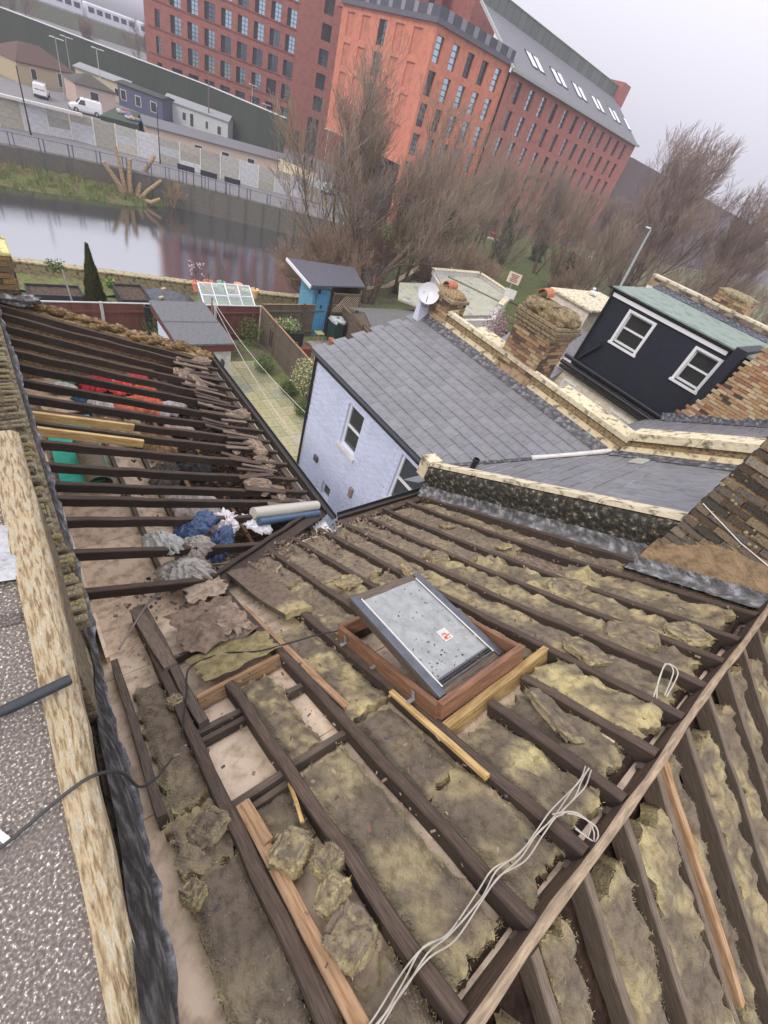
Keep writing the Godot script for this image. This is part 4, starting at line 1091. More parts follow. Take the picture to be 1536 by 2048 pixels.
	bw.hexa([Vector3(4.425, GY, .6), Vector3(4.6, GY, .6), Vector3(4.6, GY, -3.12), Vector3(4.425, GY, -3.12), Vector3(4.425, rz.call(.6, .5), .6), Vector3(4.6, rz.call(.6, .5), .6), Vector3(4.6, rz.call(-3.12, .52), -3.12), Vector3(4.425, rz.call(-3.12, .52), -3.12)])
	obj("wall_core", bw, M.black_render, pr)
	# the crumbling black lip under the coping
	var cr := []
	for i in 60:
		var zz := -3.1 + i * .05
		var e := noi.get_noise_2d(zz * 9, 5)
		cr.append([Vector3(4.42, rz.call(zz, .05), zz), Vector3(4.40 - .012 * e, rz.call(zz, .24), zz), Vector3(4.375 + .02 * e, rz.call(zz, .31 + .03 * e), zz), Vector3(4.36 + .02 * noi.get_noise_2d(zz * 14, 8), rz.call(zz, .40), zz), Vector3(4.385, rz.call(zz, .50 + .02 * e), zz), Vector3(4.44, rz.call(zz, .52), zz)])
	var cm := MB.new(); cm.grid(cr, [], true)
	obj("render", cm, M.black_render, pr)
	for i in 4:
		var za := -3.16 + i * .74; var zb := za + .732
		if i == 3: zb = -.22
		var c := MB.new(); c.col = Color(1, 1, 1) * rng.randf_range(.9, 1.08)
		c.hexa([Vector3(4.385, rz.call(zb, .53), zb), Vector3(4.66, rz.call(zb, .50), zb), Vector3(4.66, rz.call(za, .50), za), Vector3(4.385, rz.call(za, .53), za), Vector3(4.395, rz.call(zb, .585), zb), Vector3(4.65, rz.call(zb, .54), zb), Vector3(4.65, rz.call(za, .54), za), Vector3(4.395, rz.call(za, .585), za)])
		obj("coping_stone", c, M.stone, pr)
	var kn := MB.new(); kn.hexa([Vector3(4.38, 4.95, -3.13), Vector3(4.66, 4.95, -3.13), Vector3(4.66, 4.95, -3.3), Vector3(4.38, 4.95, -3.3), Vector3(4.38, 5.27, -3.13), Vector3(4.66, 5.24, -3.13), Vector3(4.66, 5.24, -3.32), Vector3(4.38, 5.27, -3.32)])
	obj("kneeler_stone", kn, M.stone, pr)
	var lf := []
	for i in 90:
		var zz := -3.1 + i * .0318
		var e := noi.get_noise_2d(zz * 4, 61); var e2 := noi.get_noise_2d(zz * 11, 66)
		lf.append([Vector3(4.415, rz.call(zz, .17 + .012 * e), zz), Vector3(4.395 + .01 * e2, rz.call(zz, .10), zz), Vector3(4.37 + .015 * e, rz.call(zz, .04 + .01 * e2), zz), Vector3(4.33 + .02 * e, rz.call(zz, .0 + .012 * e2), zz), Vector3(4.29 + .03 * e2, rz.call(zz, -.02), zz)])
	var lm := MB.new(); lm.grid(lf, [], true)
	obj("lead_flashing", lm, M.lead, pr)
	# chimney stack at the ridge
	var cs := thing("chimney_stack", "weathered lichen-spotted brick chimney stack at the right edge, rising beside the ridge", "chimney", Vector3(4.7, 6, .4))
	var ck := MB.new(); ck.col = Color(1.0, .78, .55); ck.bbox(Vector3(4.362, 5.4, -.265), Vector3(4.95, 8.7, 1.3))
	obj("mortar_core", ck, M.mortar, cs)
	var cb := brick_set("stack", [Color(.11, .09, .07), Color(.20, .16, .12), Color(.07, .06, .05), Color(.26, .2, .13), Color(.15, .13, .11), Color(.3, .26, .2)], Vector3(.222, .052, .035), .009)
	brickface(cs, cb, Vector3(4.355, 6.60, -.275), Vector3(0, 0, 1), Vector3.UP, 1.5, 2.05, func(x, y): return y > .08 - x * .05 + .10 * absf(sin(x * 6.0)) - (0.0 if x > .3 else .2), 180)
	brickface(cs, cb, Vector3(4.945, 6.2, -.272), Vector3(-1, 0, 0), Vector3.UP, .57, 2.4, func(_x, _y): return true, 90)
	var lich := MB.new()
	for i in 240:
		lich.col = [Color(.5, .48, .38), Color(.62, .56, .36), Color(.4, .4, .34)][i % 3]
		var p := Vector3(4.337, 6.8 + rng.randf() * 1.7, -.27 + rng.randf() * 1.4)
		var s := rng.randf_range(.006, .022)
		lich.lathe(p, [Vector2(s, 0), Vector2(s * .7, .004), Vector2(0, .005)], 7, Basis(Vector3(0, 0, 1), PI / 2))
	stuff("lichen", lich, M.stone, cs)
	var fl := []
	for i in 30:
		var zz := -.30 + i * .05
		var top := 6.62 + .42 * smoothstep(-.3, .1, zz) * .75 + (zz * .32 if zz > 0 else 0.0)
		fl.append([Vector3(4.352, top + .03 * noi.get_noise_2d(zz * 7, 2), zz), Vector3(4.33, top - .05, zz), Vector3(4.305, lerpf(6.4 + .58 * zz, top, .2), zz), Vector3(4.29, 6.46 + .583 * zz, zz)])
	var fm := MB.new(); fm.grid(fl, [], true)
	fm.tri(Vector3(4.352, 6.62, -.30), Vector3(4.4, 6.3, -.33), Vector3(4.29, 6.29, -.30))
	obj("cement_fillet", fm, M.brown_render, cs)
	var l2 := []
	for i in 60:
		var zz := -.31 + i * .026
		var e := noi.get_noise_2d(zz * 6, 71); var e2 := noi.get_noise_2d(zz * 16, 76)
		var y0 := 6.47 + .583 * zz
		l2.append([Vector3(4.288, y0 + .075 + .01 * e, zz), Vector3(4.272 + .008 * e2, y0 + .04, zz), Vector3(4.262 + .01 * e, y0 - .0, zz), Vector3(4.22 + .014 * e, y0 - .035 + .012 * e2, zz), Vector3(4.17 + .02 * e2, y0 - .045 + .01 * e, zz)])
	var l3 := MB.new(); l3.grid(l2, [], true)
	obj("lead_apron", l3, M.lead, cs)
	var wr := MB.new(); wr.col = Color(.75, .74, .72)
	wr.tube([Vector3(4.33, 7.13, -.26), Vector3(4.328, 7.05, .15), Vector3(4.325, 7.02, .6)], [.006, .006, .006], 6)
	tag(obj("aerial_wire", wr, M.plain), "thin white wire clipped along the brick chimney stack", "cable")

# a leaf of slates on a roof: courses up the slope
func slates(parent: Node3D, pt: Callable, nrm_: Vector3, along: Vector3, upv: Vector3, n_course: int, n_col: int, expo: float, wid: float, keep: Callable, most: int) -> void:
	var vars := []
	for i in 8:
		var b := MB.new()
		var k := 0.92 + 0.022 * i
		var w := wid - .006; var l := expo * 1.35
		b.col = Color(k, k, k * 1.02) * .335
		b.hexa([Vector3(-w / 2, 0.0, 0), Vector3(w / 2, 0.0, 0), Vector3(w / 2, -.012, -l), Vector3(-w / 2, -.012, -l), Vector3(-w / 2, .013, 0), Vector3(w / 2, .013, 0), Vector3(w / 2, -.006, -l), Vector3(-w / 2, -.006, -l)])
		b.col = Color(1.0, .98, .92) * (0.42 + 0.19 * (i % 4))
		b.quad(Vector3(-w / 2, .004, .0025), Vector3(w / 2, .004, .0025), Vector3(w / 2, .013, .0025), Vector3(-w / 2, .013, .0025))
		vars.append(b.mesh(M.slate))
	var rest := MB.new()
	var n := 0
	var bs := Basis(along, nrm_, along.cross(nrm_))
	for r in n_course:
		for c in n_col:
			var a := (c + 0.5 * (r % 2)) * wid; var s := r * expo
			if not keep.call(a, s): continue
			var t := Transform3D(bs.rotated(nrm_, rng.randf_range(-.006, .006) + (rng.randf_range(-.03, .03) if rng.randf() < .04 else 0.0)), pt.call(a, s) + nrm_ * (.006 + rng.randf() * .003))
			if n < most:
				put("slate", vars[rng.randi() % 8], t, parent); n += 1
			else:
				var k := 0.92 + rng.randf() * .16
				rest.col = Color(k, k, k) * .335
				rest.box(t * Vector3(0, 0, -expo * .65), Vector3(wid - .006, .008, expo * 1.3), t.basis)
	if rest.v.size(): stuff("slate_courses", rest, M.slate, parent)

func sash_window(parent: Node3D, o: Vector3, ux: Vector3, w: float, h: float, out: Vector3, sill := true, panes := 2, sillw := .06) -> void:
	# o lower left corner of the opening seen from outside, out the outward normal; the frame sits 9 cm back
	var bs := Basis(ux, Vector3.UP, out)
	var fr := MB.new(); fr.col = Color(1, 1, 1)
	var t := .055
	var bk := o - out * .09
	for q in [[t / 2, h / 2, t, h], [w - t / 2, h / 2, t, h], [w / 2, t / 2, w - 2 * t, t], [w / 2, h - t / 2, w - 2 * t, t]]:
		fr.box(bk + ux * q[0] + Vector3.UP * q[1], Vector3(q[2], q[3], .06), bs)
	if panes == 2: fr.box(bk + ux * (w / 2) + Vector3.UP * h * .5, Vector3(w - 2 * t, .05, .05), bs)
	if panes == -2: fr.box(bk + ux * (w / 2) + Vector3.UP * h * .5, Vector3(.05, h - 2 * t, .05), bs)
	var f := obj("window", fr, M.white_plastic, parent)
	var g := MB.new(); g.box(bk + ux * (w / 2) + Vector3.UP * (h / 2) - out * .012, Vector3(w - t, h - t, .008), bs)
	obj("pane", g, M.dark_glass, f)
	if sill:
		var s := MB.new(); s.cbox(o + ux * (w / 2) - Vector3.UP * .045 + out * (sillw * .5 - .06), Vector3(w + .14, .085, .12 + sillw), .008, bs)
		obj("sill", s, M.white_paint, f)

func lilac_house() -> void:
	var h := thing("lilac_house", "lilac-painted brick house with grey slate roof across the side yard", "house", Vector3(6.8, GY, -4.5))
	var X := 5.42
	# side wall built round its openings
	var w := MB.new()
	var ops := [[-6.52, -5.92, 2.93, 4.02], [-4.58, -3.7, 2.93, 4.1], [-6.80, -6.40, 1.06, 1.5]]
	var zs := [-8.0, -6.80, -6.52, -6.40, -5.92, -4.58, -3.7, -3.1]
	for i in zs.size() - 1:
		var y := GY
		var cuts := []
		for o in ops:
			if o[0] <= zs[i] + .001 and o[1] >= zs[i + 1] - .001: cuts.append(o)
		cuts.sort_custom(func(a, b): return a[2] < b[2])
		for o in cuts:
			w.bbox(Vector3(X, y, zs[i]), Vector3(X + .22, o[2], zs[i + 1])); y = o[3]
		w.bbox(Vector3(X, y, zs[i]), Vector3(X + .22, 4.40, zs[i + 1]))
	w.bbox(Vector3(X + .22, GY, -8.0), Vector3(8.4, 4.42, -7.8))
	w.bbox(Vector3(4.62, GY, -3.1), Vector3(X, 4.45, -2.9))
	obj("wall", w, M.lilac_paint, h)
	var pb := MB.new()
	for r in 67:
		var y := GY + .04 + r * .075
		if y > 4.36: break
		var z := -7.98 + (.112 if r % 2 else 0.0)
		while z < -3.2:
			var zc := z + .11
			var ok := true
			for o in ops:
				if zc > o[0] - .1 and zc < o[1] + .1 and y > o[2] - .04 and y < o[3] + .04: ok = false
			if ok:
				var k := rng.randf_range(.9, 1.06); pb.col = Color(k, k, k)
				pb.box(Vector3(X - .003 + rng.randf() * .004, y, zc), Vector3(.02, .060, .207))
			z += .2245
	stuff("painted_bricks", pb, M.lilac_paint, h)
	for o in ops:
		sash_window(h, Vector3(X, o[2], o[0]), Vector3(0, 0, 1), o[1] - o[0], o[3] - o[2], Vector3(-1, 0, 0), true, 2 if o[3] - o[2] > .6 else 1)
	for q in [[1.88, -7.24, .09, .2, Color(.12, .1, .1)], [2.11, -5.63, .2, .16, Color(.34, .27, .22)]]:
		var v := MB.new(); v.col = q[4]; v.cbox(Vector3(X - .03, q[0], q[1]), Vector3(.07, q[2] + .08, q[3] - .03), .008)
		obj("vent", v, M.plain, h)
	# outrigger roof
	var nn := Vector3(-.30, 1, 0).normalized()
	var up := Vector3(1, .30, 0).normalized()
	var rd := MB.new()
	rd.hexa([Vector3(5.36, 4.38, -2.0), Vector3(8.36, 5.27, -2.0), Vector3(8.36, 5.27, -8.03), Vector3(5.36, 4.38, -8.03), Vector3(5.36, 4.41, -2.0), Vector3(8.36, 5.31, -2.0), Vector3(8.36, 5.31, -8.03), Vector3(5.36, 4.41, -8.03)])
	rd.col = Color(.15, .15, .15)
	obj("roof_deck", rd, M.slate, h)
	# main roof slope
	var mp := func(x: float, z: float, u := 0.0) -> Vector3: return Vector3(x, 6.60 + .583 * z + u * .864, z - u * .504)
	var md := MB.new(); md.col = Color(.15, .15, .15)
	md.hexa([mp.call(4.6, .7, -.03), mp.call(8.4, .7, -.03), mp.call(8.4, -3.2, -.03), mp.call(4.6, -3.2, -.03), mp.call(4.6, .7), mp.call(8.4, .7), mp.call(8.4, -3.2), mp.call(4.6, -3.2)])
	obj("roof_deck", md, M.slate, h)
	# the valley: outrigger slates keep to the river side of it
	var vz := func(x: float) -> float: return (4.42 + .30 * (x - 5.35) - 6.60) / .583
	slates(h, func(a: float, s: float) -> Vector3: return Vector3(5.33, 4.415, -8.05) + Vector3(0, 0, a) + up * s, nn, Vector3(0, 0, 1), up, 12, 20, .265, .30, func(a, s): return -8.05 + a < vz.call(5.33 + s * .958) + .12, 190)
	slates(h, func(a: float, s: float) -> Vector3: return mp.call(4.66 + a, -3.28 + s * .864), SL, Vector3(1, 0, 0), Vector3(0, .504, .864), 15, 13, .262, .30, func(a, s): return -3.28 + s * .864 + .26 > vz.call(4.66 + a) and 4.66 + a < 8.45, 110)
	var vt := MB.new(); vt.col = Color(.6, .6, .6)
	var va := Vector3(5.5, 4.49, vz.call(5.5)); var vb := Vector3(8.3, 5.33, vz.call(8.3))
	vt.box((va + vb) / 2 + Vector3(0, .02, 0), Vector3(va.distance_to(vb), .014, .09), frame(vb - va, Vector3(-.1, 1, -.2)))
	obj("lead_valley", vt, M.lead, h)
	var vw := MB.new(); vw.col = Color(1.3, 1.3, 1.3)
	var vm := va.lerp(vb, .52)
	vw.tube([vm + Vector3(0, .035, 0), vm.lerp(vb, .3) + Vector3(0, .045, .01), vm.lerp(vb, .6) + Vector3(0, .035, 0), vb + Vector3(0, .05, 0)], [.05, .04, .045, .05], 8)
	obj("mortar_strip", vw, M.white_paint, h)
	half_gutter("gutter", Vector3(5.30, 4.42, -8.06), Vector3(5.30, 4.40, -2.9), .058, M.gutter_plastic, h)
	var fa := MB.new(); fa.bbox(Vector3(5.37, 4.22, -8.04), Vector3(5.415, 4.40, -3.1)); obj("fascia", fa, M.black_plastic, h)
	var dp := MB.new(); dp.tube([Vector3(5.38, 4.36, -8.02), Vector3(5.38, GY, -8.02)], [.036, .036], 10); dp.tube([Vector3(5.38, 2.6, -8.02), Vector3(5.38, 2.66, -8.02)], [.042, .042], 10)
	obj("downpipe", dp, M.black_plastic, h)
	var vg := MB.new(); vg.bbox(Vector3(5.36, 4.2, -8.07), Vector3(5.44, 4.40, -8.02))
	obj("fascia_end", vg, M.white_paint, h)
	# lead along the high side of the slates
	var la := MB.new(); la.col = Color(.7, .71, .76)
	la.hexa([Vector3(8.12, 5.265, -2.3), Vector3(8.35, 5.34, -2.3), Vector3(8.35, 5.34, -8.03), Vector3(8.12, 5.265, -8.03), Vector3(8.12, 5.275, -2.3), Vector3(8.352, 5.44, -2.3), Vector3(8.352, 5.44, -8.03), Vector3(8.12, 5.275, -8.03)])
	obj("lead_apron", la, M.lead, h)
	var lb := MB.new(); lb.col = Color(.7, .71, .76)
	lb.hexa([mp.call(8.15, .6, .02), mp.call(8.37, .6, .02), mp.call(8.37, -2.2, .02), mp.call(8.15, -2.2, .02), mp.call(8.15, .6, .03), mp.call(8.372, .6, .10), mp.call(8.372, -2.2, .10), mp.call(8.15, -2.2, .03)])
	obj("lead_apron", lb, M.lead, h)
	var rv := MB.new(); rv.col = Color(.5, .5, .45)
	var c := mp.call(7.95, -1.62, .03) as Vector3
	var rb := Basis(Vector3(1, 0, 0), SL, Vector3(0, .504, .864))
	rv.cbox(c, Vector3(.34, .03, .22), .008, rb)
	for i in 4: rv.box(c + SL * .02 + rb.z * (-.075 + i * .05), Vector3(.28, .016, .02), rb)
	obj("roof_vent", rv, M.plain, h)
	var sp := MB.new(); sp.col = Color(.9, .9, .9)
	sp.lathe(Vector3(5.78, 4.45, -3.25), [Vector2(.05, 0), Vector2(.05, .42), Vector2(.062, .42), Vector2(.062, .48), Vector2(.045, .48), Vector2(.045, .3)], 14)
	obj("soil_pipe", sp, M.black_plastic, h)
	var sk := MB.new(); sk.col = Color(.95, .93, .9)
	sk.hexa([Vector3(8.0, 5.22, -7.86), Vector3(8.3, 5.31, -7.86), Vector3(8.3, 5.31, -8.05), Vector3(8.0, 5.22, -8.05), Vector3(8.02, 5.9, -7.98), Vector3(8.3, 5.9, -7.98), Vector3(8.3, 5.9, -8.05), Vector3(8.02, 5.9, -8.05)])
	obj("chimney_apron", sk, M.lilac_paint, h)

func pot(parent: Node3D, p: Vector3, r: float, hh: float, tilt: float) -> void:
	var b := MB.new()
	b.lathe(p, [Vector2(r * .95, 0), Vector2(r, hh * .8), Vector2(r * 1.12, hh * .82), Vector2(r * 1.12, hh), Vector2(r * .86, hh), Vector2(r * .8, hh * .2), Vector2(0, hh * .2)], 18, Basis(Vector3(0, 0, 1), tilt))
	obj("chimney_pot", b, M.terracotta, parent)

func hood(parent: Node3D, p: Vector3, r: float, len: float, yaw: float) -> void:     # half-round ridge tile set as a cowl
	var b := MB.new()
	var bs := Basis(Vector3.UP, yaw)
	var n := 10
	for i in n:
		var t0 := PI * i / n; var t1 := PI * (i + 1) / n
		for k in [[r, false], [r * .86, true]]:
			var a := p + bs * Vector3(-len / 2, sin(t0) * k[0], cos(t0) * k[0]); var c := p + bs * Vector3(-len / 2, sin(t1) * k[0], cos(t1) * k[0])
			var d := bs * Vector3(len, 0, 0)
			if k[1]: b.quad(a, c, c + d, a + d)
			else: b.quad(a, a + d, c + d, c)
		for e in [-len / 2, len / 2]:
			b.quad(p + bs * Vector3(e, sin(t0) * r, cos(t0) * r), p + bs * Vector3(e, sin(t1) * r, cos(t1) * r), p + bs * Vector3(e, sin(t1) * r * .86, cos(t1) * r * .86), p + bs * Vector3(e, sin(t0) * r * .86, cos(t0) * r * .86))
	obj("terracotta_cowl", b, M.terracotta, parent)

func far_party_wall() -> void:
	var w := thing("parapet_wall", "parapet with weathered cream stone coping on the far side of the slate roofs", "wall", Vector3(8.5, GY, -4))
	var core := MB.new(); core.col = Color(1, .9, .75)
	core.bbox(Vector3(8.36, GY, -8.05), Vector3(8.62, 5.68, -2.1))
	var ry := func(z: float, u: float) -> float: return 6.497 + .583 * z + u
	core.hexa([Vector3(8.40, GY, 1.6), Vector3(8.62, GY, 1.6), Vector3(8.62, GY, -2.1), Vector3(8.40, GY, -2.1), Vector3(8.40, ry.call(1.6, .45), 1.6), Vector3(8.62, ry.call(1.6, .45), 1.6), Vector3(8.62, ry.call(-2.1, .43), -2.1), Vector3(8.40, ry.call(-2.1, .43), -2.1)])
	obj("wall_core", core, M.moss_brick, w)
	for i in 7:
		var za := -8.1 + i * .86; var zb := minf(za + .853, -2.06)
		if i in [1, 4]: continue
		var c := MB.new(); c.col = Color(1, 1, .95) * rng.randf_range(.85, 1.05)
		c.hexa([Vector3(8.32, 5.66, zb), Vector3(8.68, 5.66, zb), Vector3(8.68, 5.66, za), Vector3(8.32, 5.66, za), Vector3(8.32, 5.75, zb), Vector3(8.68, 5.80, zb), Vector3(8.68, 5.80, za), Vector3(8.32, 5.75, za)])
		obj("coping_stone", c, M.stone, w)
	for i in 2:
		var za: float = [-7.24, -4.66][i]
		var c := MB.new(); c.hexa([Vector3(8.32, 5.66, za + .853), Vector3(8.4, 5.66, za + .853), Vector3(8.4, 5.66, za), Vector3(8.32, 5.66, za), Vector3(8.32, 5.75, za + .853), Vector3(8.4, 5.77, za + .853), Vector3(8.4, 5.77, za), Vector3(8.32, 5.75, za)])
		obj("coping_stone", c, M.stone, w)
	var fil := MB.new(); fil.col = Color(.9, .85, .75)
	fil.hexa([Vector3(8.30, 5.38, -2.15), Vector3(8.37, 5.38, -2.15), Vector3(8.37, 5.38, -8.04), Vector3(8.30, 5.38, -8.04), Vector3(8.335, 5.5, -2.15), Vector3(8.37, 5.5, -2.15), Vector3(8.37, 5.5, -8.04), Vector3(8.335, 5.5, -8.04)])
	obj("cement_fillet", fil, M.stone, w)
	for i in 3:
		var za := -2.13 + i * .95; var zb := za + .943
		var c := MB.new(); c.col = Color(1, .98, .92) * rng.randf_range(.9, 1.08)
		c.hexa([Vector3(8.33, ry.call(zb, .44), zb), Vector3(8.68, ry.call(zb, .44), zb), Vector3(8.68, ry.call(za, .44), za), Vector3(8.33, ry.call(za, .44), za), Vector3(8.33, ry.call(zb, .60), zb), Vector3(8.68, ry.call(zb, .65), zb), Vector3(8.68, ry.call(za, .65), za), Vector3(8.33, ry.call(za, .60), za)])
		obj("coping_stone", c, M.stone, w)
	var f2 := MB.new(); f2.col = Color(1, .95, .85)
	f2.hexa([Vector3(8.33, ry.call(.6, .20), .6), Vector3(8.41, ry.call(.6, .20), .6), Vector3(8.41, ry.call(-2.1, .20), -2.1), Vector3(8.33, ry.call(-2.1, .20), -2.1), Vector3(8.37, ry.call(.6, .30), .6), Vector3(8.41, ry.call(.6, .30), .6), Vector3(8.41, ry.call(-2.1, .30), -2.1), Vector3(8.37, ry.call(-2.1, .30), -2.1)])
	obj("cement_fillet", f2, M.stone, w)
	# the tall double stack
	var tones := [Color(.42, .30, .17), Color(.30, .19, .11), Color(.5, .38, .22), Color(.2, .13, .08), Color(.38, .24, .13), Color(.12, .08, .06)]
	var cs := thing("chimney_stack", "tall yellow brick chimney stack with mossy top and terracotta cowl on the far parapet", "chimney", Vector3(8.7, 5.3, -4.9))
	var core2 := MB.new(); core2.col = Color(1.3, 1.25, 1.1); core2.bbox(Vector3(8.35, 5.3, -5.42), Vector3(9.05, 6.62, -4.48))
	obj("mortar_core", core2, M.mortar, cs)
	var bset := brick_set("yellow", tones)
	brickface(cs, bset, Vector3(8.345, 5.42, -5.43), Vector3(0, 0, 1), Vector3.UP, .96, .98, func(_x, y): return y > .06, 120)
	brickface(cs, bset, Vector3(8.345, 5.42, -4.475), Vector3(1, 0, 0), Vector3.UP, .72, .98, func(_x, y): return y > .03, 120)
	for q in [[6.41, .03], [6.49, .07], [6.57, .10], [6.65, .07], [6.73, .03]]:
		var c := MB.new(); c.col = Color(1.0, .95, .85) if q[1] < .1 else Color(.75, .7, .62)
		c.cbox(Vector3(8.70, q[0], -4.95), Vector3(.72 + q[1] * 2, .072, .96 + q[1] * 2), .008)
		obj("corbel_course", c, M.moss_brick, cs)
	for q in [[8.68, -5.2, 6.76, .3], [8.72, -4.72, 6.76, .27]]:
		var c := MB.new(); c.col = Color(.75, .68, .55); c.lump(Vector3(q[0], q[2] + .0, q[1]), Vector3(.86, .34, .64), int(q[3] * 100), .13, Basis(), [Color(.55, .5, .42), Color(1.1, 1.0, .8)], 30, 16)
		obj("flaunching", c, M.moss_brick, cs)
	hood(cs, Vector3(8.68, 6.97, -5.28), .13, .36, .2)
	var pk := MB.new(); pk.col = Color(.02, .02, .02)
	for i in 9:
		var t0 := PI * i / 9.0; var t1 := PI * (i + 1) / 9.0
		pk.quad(Vector3(8.44, 6.83 + sin(t0) * .10, -4.78 + cos(t0) * .10), Vector3(8.44, 6.83 + sin(t1) * .10, -4.78 + cos(t1) * .10), Vector3(8.60, 6.83 + sin(t1) * .10, -4.78 + cos(t1) * .10), Vector3(8.60, 6.83 + sin(t0) * .10, -4.78 + cos(t0) * .10))
	obj("flue_opening", pk, M.plain, cs)
	var bf := MB.new(); bf.hexa([Vector3(8.24, 5.25, -4.42), Vector3(8.4, 5.25, -4.42), Vector3(8.4, 5.25, -5.46), Vector3(8.24, 5.25, -5.46), Vector3(8.33, 5.52, -4.46), Vector3(8.4, 5.52, -4.46), Vector3(8.4, 5.52, -5.44), Vector3(8.33, 5.52, -5.44)])
	obj("cement_fillet", bf, M.brown_render, cs)
	var s2 := thing("chimney_stack", "short brick chimney stack with a terracotta cowl behind the satellite dish", "chimney", Vector3(8.6, 5.2, -7.6))
	var c3 := MB.new(); c3.col = Color(1, .9, .75); c3.bbox(Vector3(8.33, 5.2, -8.02), Vector3(8.85, 5.92, -7.28))
	obj("mortar_core", c3, M.mortar, s2)
	brickface(s2, bset, Vector3(8.325, 5.3, -8.03), Vector3(0, 0, 1), Vector3.UP, .76, .62, func(_x, _y): return true, 80)
	brickface(s2, bset, Vector3(8.325, 5.3, -7.275), Vector3(1, 0, 0), Vector3.UP, .54, .62, func(_x, _y): return true, 80)
	var k3 := MB.new(); k3.cbox(Vector3(8.59, 5.95, -7.65), Vector3(.64, .08, .86), .01); obj("corbel_course", k3, M.moss_brick, s2)
	var k4 := MB.new(); k4.col = Color(.8, .72, .58); k4.lump(Vector3(8.59, 6.0, -7.65), Vector3(.64, .26, .86), 5, .12); obj("flaunching", k4, M.mortar, s2)
	hood(s2, Vector3(8.57, 6.14, -7.72), .12, .32, .1)
	# dish
	var d := thing("satellite_dish", "pale grey satellite dish on a bracket at the top of the lilac house roof", "dish", Vector3(8.15, 5.55, -7.95))
	var dm := MB.new(); dm.col = Color(.62, .62, .66)
	var pr := []
	for i in 9: pr.append(Vector2(.008 + .031 * i, .10 * pow(i / 8.0, 2)))
	var db := Basis(Vector3(0.18, 0, 1).normalized(), .95).rotated(Vector3.UP, .55)
	dm.lathe(Vector3(8.14, 5.85, -7.9), pr, 28, db)
	obj("dish", dm, M.gloss, d)
	var ar := MB.new(); ar.col = Color(.14, .14, .15)
	ar.tube([Vector3(8.22, 5.5, -7.95), Vector3(8.2, 5.76, -7.94), Vector3(8.14, 5.83, -7.91)], [.018, .018, .018], 8)
	ar.tube([Vector3(8.14, 5.83, -7.91), Vector3(7.96, 5.66, -7.72)], [.01, .01], 6)
	ar.box(Vector3(7.95, 5.67, -7.71), Vector3(.07, .06, .07))
	obj("mast", ar, M.plain, d)

